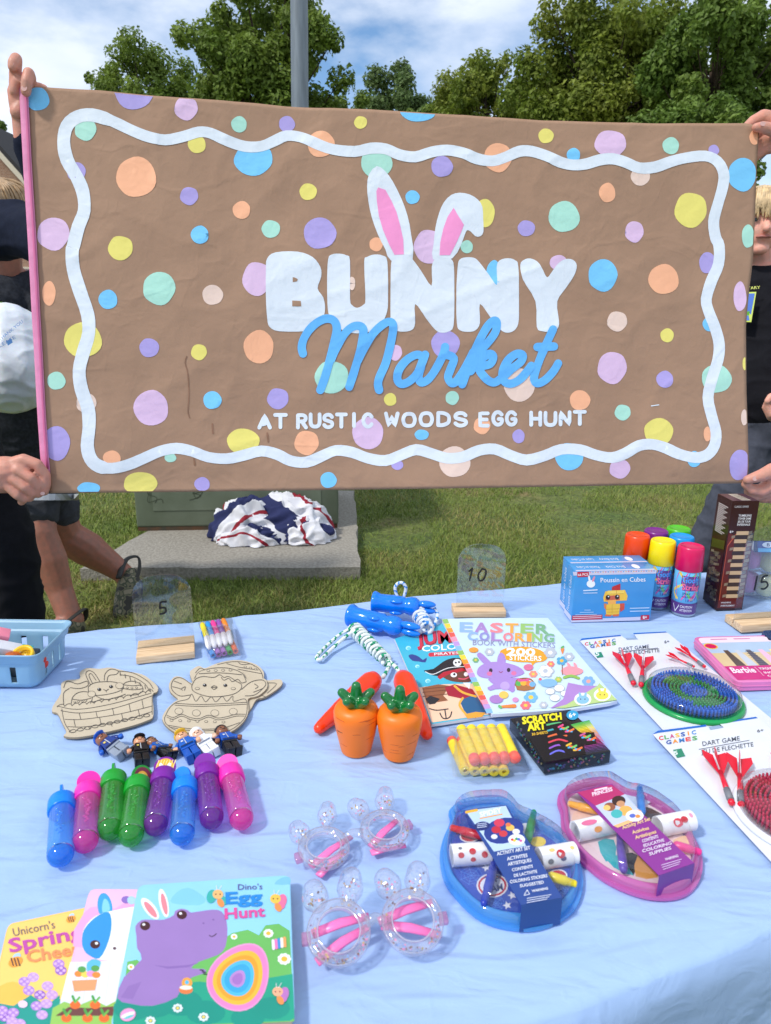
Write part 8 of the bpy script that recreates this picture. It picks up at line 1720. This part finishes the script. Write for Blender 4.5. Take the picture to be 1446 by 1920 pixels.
for k in range(12):
    x = 16 + k * 11; p.poly([(x, 926), (x + 11, 926), (x + 11, 938), (x, 938)], (190, 194, 200))
p.build('hem_stripe', sh)
def camo(t, b_, N, L):
    tc = N('ShaderNodeTexCoord'); v = N('ShaderNodeTexNoise'); v.inputs['Scale'].default_value = 28; v.inputs['Detail'].default_value = 1; L(tc.outputs['Object'], v.inputs['Vector']); r = N('ShaderNodeValToRGB'); r.color_ramp.interpolation = 'CONSTANT'; e = r.color_ramp.elements
    e[0].color = (.03, .028, .02, 1); e[1].position = .45; e[1].color = (.14, .13, .07, 1); q = e.new(.54); q.color = (.05, .06, .03, 1); q = e.new(.62); q.color = (.22, .19, .12, 1); L(v.outputs['Fac'], r.inputs['Fac']); L(r.outputs['Color'], b_.inputs['Base Color']); b_.inputs['Roughness'].default_value = .7
m_camo = nodes_mat('camouflage_foam', camo)
s_ = MB(); chain(s_, [(246, 1078, 3.2, 14), (244, 1100, 3.17, 24), (240, 1130, 3.14, 26), (234, 1152, 3.11, 22)], DD); cl = blob(s_, 'clog', m_camo, lb, voxel=.006)
MB().tube(spline([D(222, 1084, 3.12), D(236, 1050, 3.22), D(258, 1044, 3.28), D(262, 1062, 3.26), D(256, 1086, 3.16)], 4), .013, n=8, flatten=.4).build('heel_strap', mat('dark_rubber', (38, 38, 34), rough=.6), cl)
s_ = MB(); chain(s_, [(140, 1176, 2.88, 20), (112, 1186, 2.82, 25), (82, 1198, 2.74, 26)], DD); cl = blob(s_, 'clog', m_camo, lb, voxel=.006)
MB().tube(spline([D(118, 1172, 2.78), D(146, 1150, 2.84), D(160, 1142, 2.9), D(158, 1160, 2.92), D(140, 1172, 2.9)], 4), .011, n=8, flatten=.4).build('heel_strap', MATS['dark_rubber'], cl)
# white bag in front of him
wbag = thing('plastic_bag', 'translucent white plastic bag with blue print held by the child on the left', 'bag', D(20, 780, 2.3))
g_ = MB(); g_.cap(D(20, 640, 2.28), D(20, 704, 2.24), .118, .122); g_.cap(D(-20, 610, 2.28), D(60, 610, 2.28), .028, .028); g_.cap(D(-60, 640, 2.28), D(40, 720, 2.26), .085, .085)
bo = garment(g_, 'bag_film', mat('white_film', (226, 232, 240), rough=.35, var=.06, vscale=14, sub=.2, bump=.5, bscale=30, bdist=.006), wbag, voxel=.006, amp=.006, sc_=11)
p = Print(raycast_fn(bo)); p.text('THANK YOU', (0, 640), (44, 604), 6, (84, 140, 206), .0); p.text('PLEASE', (-6, 655), (30, 634), 6, (84, 140, 206), .0); p.poly([(12, 640), (20, 634), (24, 642), (15, 648)], (84, 140, 206)); p.build('bag_print', bo)
# ---- blond boy on the right
rb = thing('person', 'blond boy in black tee and grey trousers at the right banner edge', 'person', V((1.22, 2.35, 0)))
b = MB(); Hd = D(1421, 417, 2.36); hg = head(b, Hd, .112, Mx.Rotation(R(-8), 4, 'Z')); b.cap(Hd + V((.01, .03, -.06)), D(1426, 510, 2.46), .052, .062); b.cap(D(1430, 540, 2.48), D(1440, 780, 2.46), .12, .12); b.cap(D(1360, 525, 2.48), D(1515, 525, 2.48), .055, .055)
b.cap(D(1520, 530, 2.46), D(1540, 680, 2.42), .045, .038); b.cap(D(1540, 680, 2.42), D(1462, 760, 2.24), .036, .026); b.cap(D(1345, 535, 2.46), D(1330, 690, 2.5), .045, .038); b.cap(D(1330, 690, 2.5), D(1345, 800, 2.4), .036, .026)
chain(b, [(1470, 755, 2.25, 19), (1450, 764, 2.24, 17)], DD)
for k in range(4): chain(b, [(1456 + 2 * k, 752 + 8 * k, 2.225, 8), (1440 + 2.5 * k, 756 + 7 * k, 2.21, 7.5), (1436 + 3 * k, 764 + 6 * k, 2.225, 7), (1442 + 2 * k, 770 + 5 * k, 2.24, 6.5)], DD)
chain(b, [(1462, 742, 2.23, 8), (1446, 744, 2.2, 7.5), (1440, 752, 2.2, 6.5)], DD)
body = blob(b, 'body', sk3, rb, voxel=.0048, smooth=4); face(hg, .112, rb, (196, 112, 112)); hair(hg, .112, rb, (214, 184, 138), 47, .18, 560)
g_ = MB(); g_.cap(D(1430, 572, 2.48), D(1440, 740, 2.46), .155, .165); g_.cap(D(1352, 534, 2.48), D(1518, 534, 2.48), .075, .075); g_.cap(D(1338, 545, 2.46), D(1328, 640, 2.48), .068, .06); g_.cap(D(1525, 545, 2.46), D(1540, 640, 2.44), .068, .06); g_.cap(D(1440, 700, 2.46), D(1440, 745, 2.46), .165, .16)
shirt = garment(g_, 'tee_shirt', fabric('black_jersey', (24, 24, 30)), rb, voxel=.007, amp=.006)
p = Print(raycast_fn(shirt)); p.text('ELEMENTARY', (1368, 546), (1426, 541), 5.4, (206, 214, 70), .004)
for q, c in (([(1392, 548), (1418.5, 547), (1409, 604), (1390, 603)], (196, 216, 80)), ([(1394, 550.5), (1415.5, 550), (1406.5, 601), (1392, 600)], (16, 100, 200))): p.poly(q, c)
p.stroke([(1401, 552), (1398, 585)], 3.4, (206, 222, 110), 0); p.poly([(1394, 586), (1406, 583), (1405, 591), (1394, 593)], (110, 190, 60)); p.build('shirt_print', shirt)
g_ = MB(); g_.cap(D(1430, 770, 2.48), D(1448, 800, 2.48), .145, .15); k_ = D(1378, 920, 2.42); an = D(1302, 1060, 2.50)
g_.cap(D(1420, 815, 2.46), k_, .088, .070); g_.cap(k_, an, .070, .062); g_.cap(an, V((an.x - .03, an.y, .12)), .062, .055); k2_ = D(1520, 960, 2.55); g_.cap(D(1490, 815, 2.5), k2_, .088, .07); g_.cap(k2_, V((k2_.x + .02, k2_.y + .05, .10)), .07, .055)
garment(g_, 'trousers', fabric('slate_cotton', (74, 78, 90)), rb, voxel=.007, amp=.008)
for q_ in (V((an.x - .03, an.y, 0)), V((k2_.x + .02, k2_.y + .05, 0))): s_ = MB(); s_.cap(q_ + V((0, .05, .045)), q_ + V((0, -.13, .035)), .043, .035); blob(s_, 'shoe', MATS['black_leather'], rb, voxel=.006)
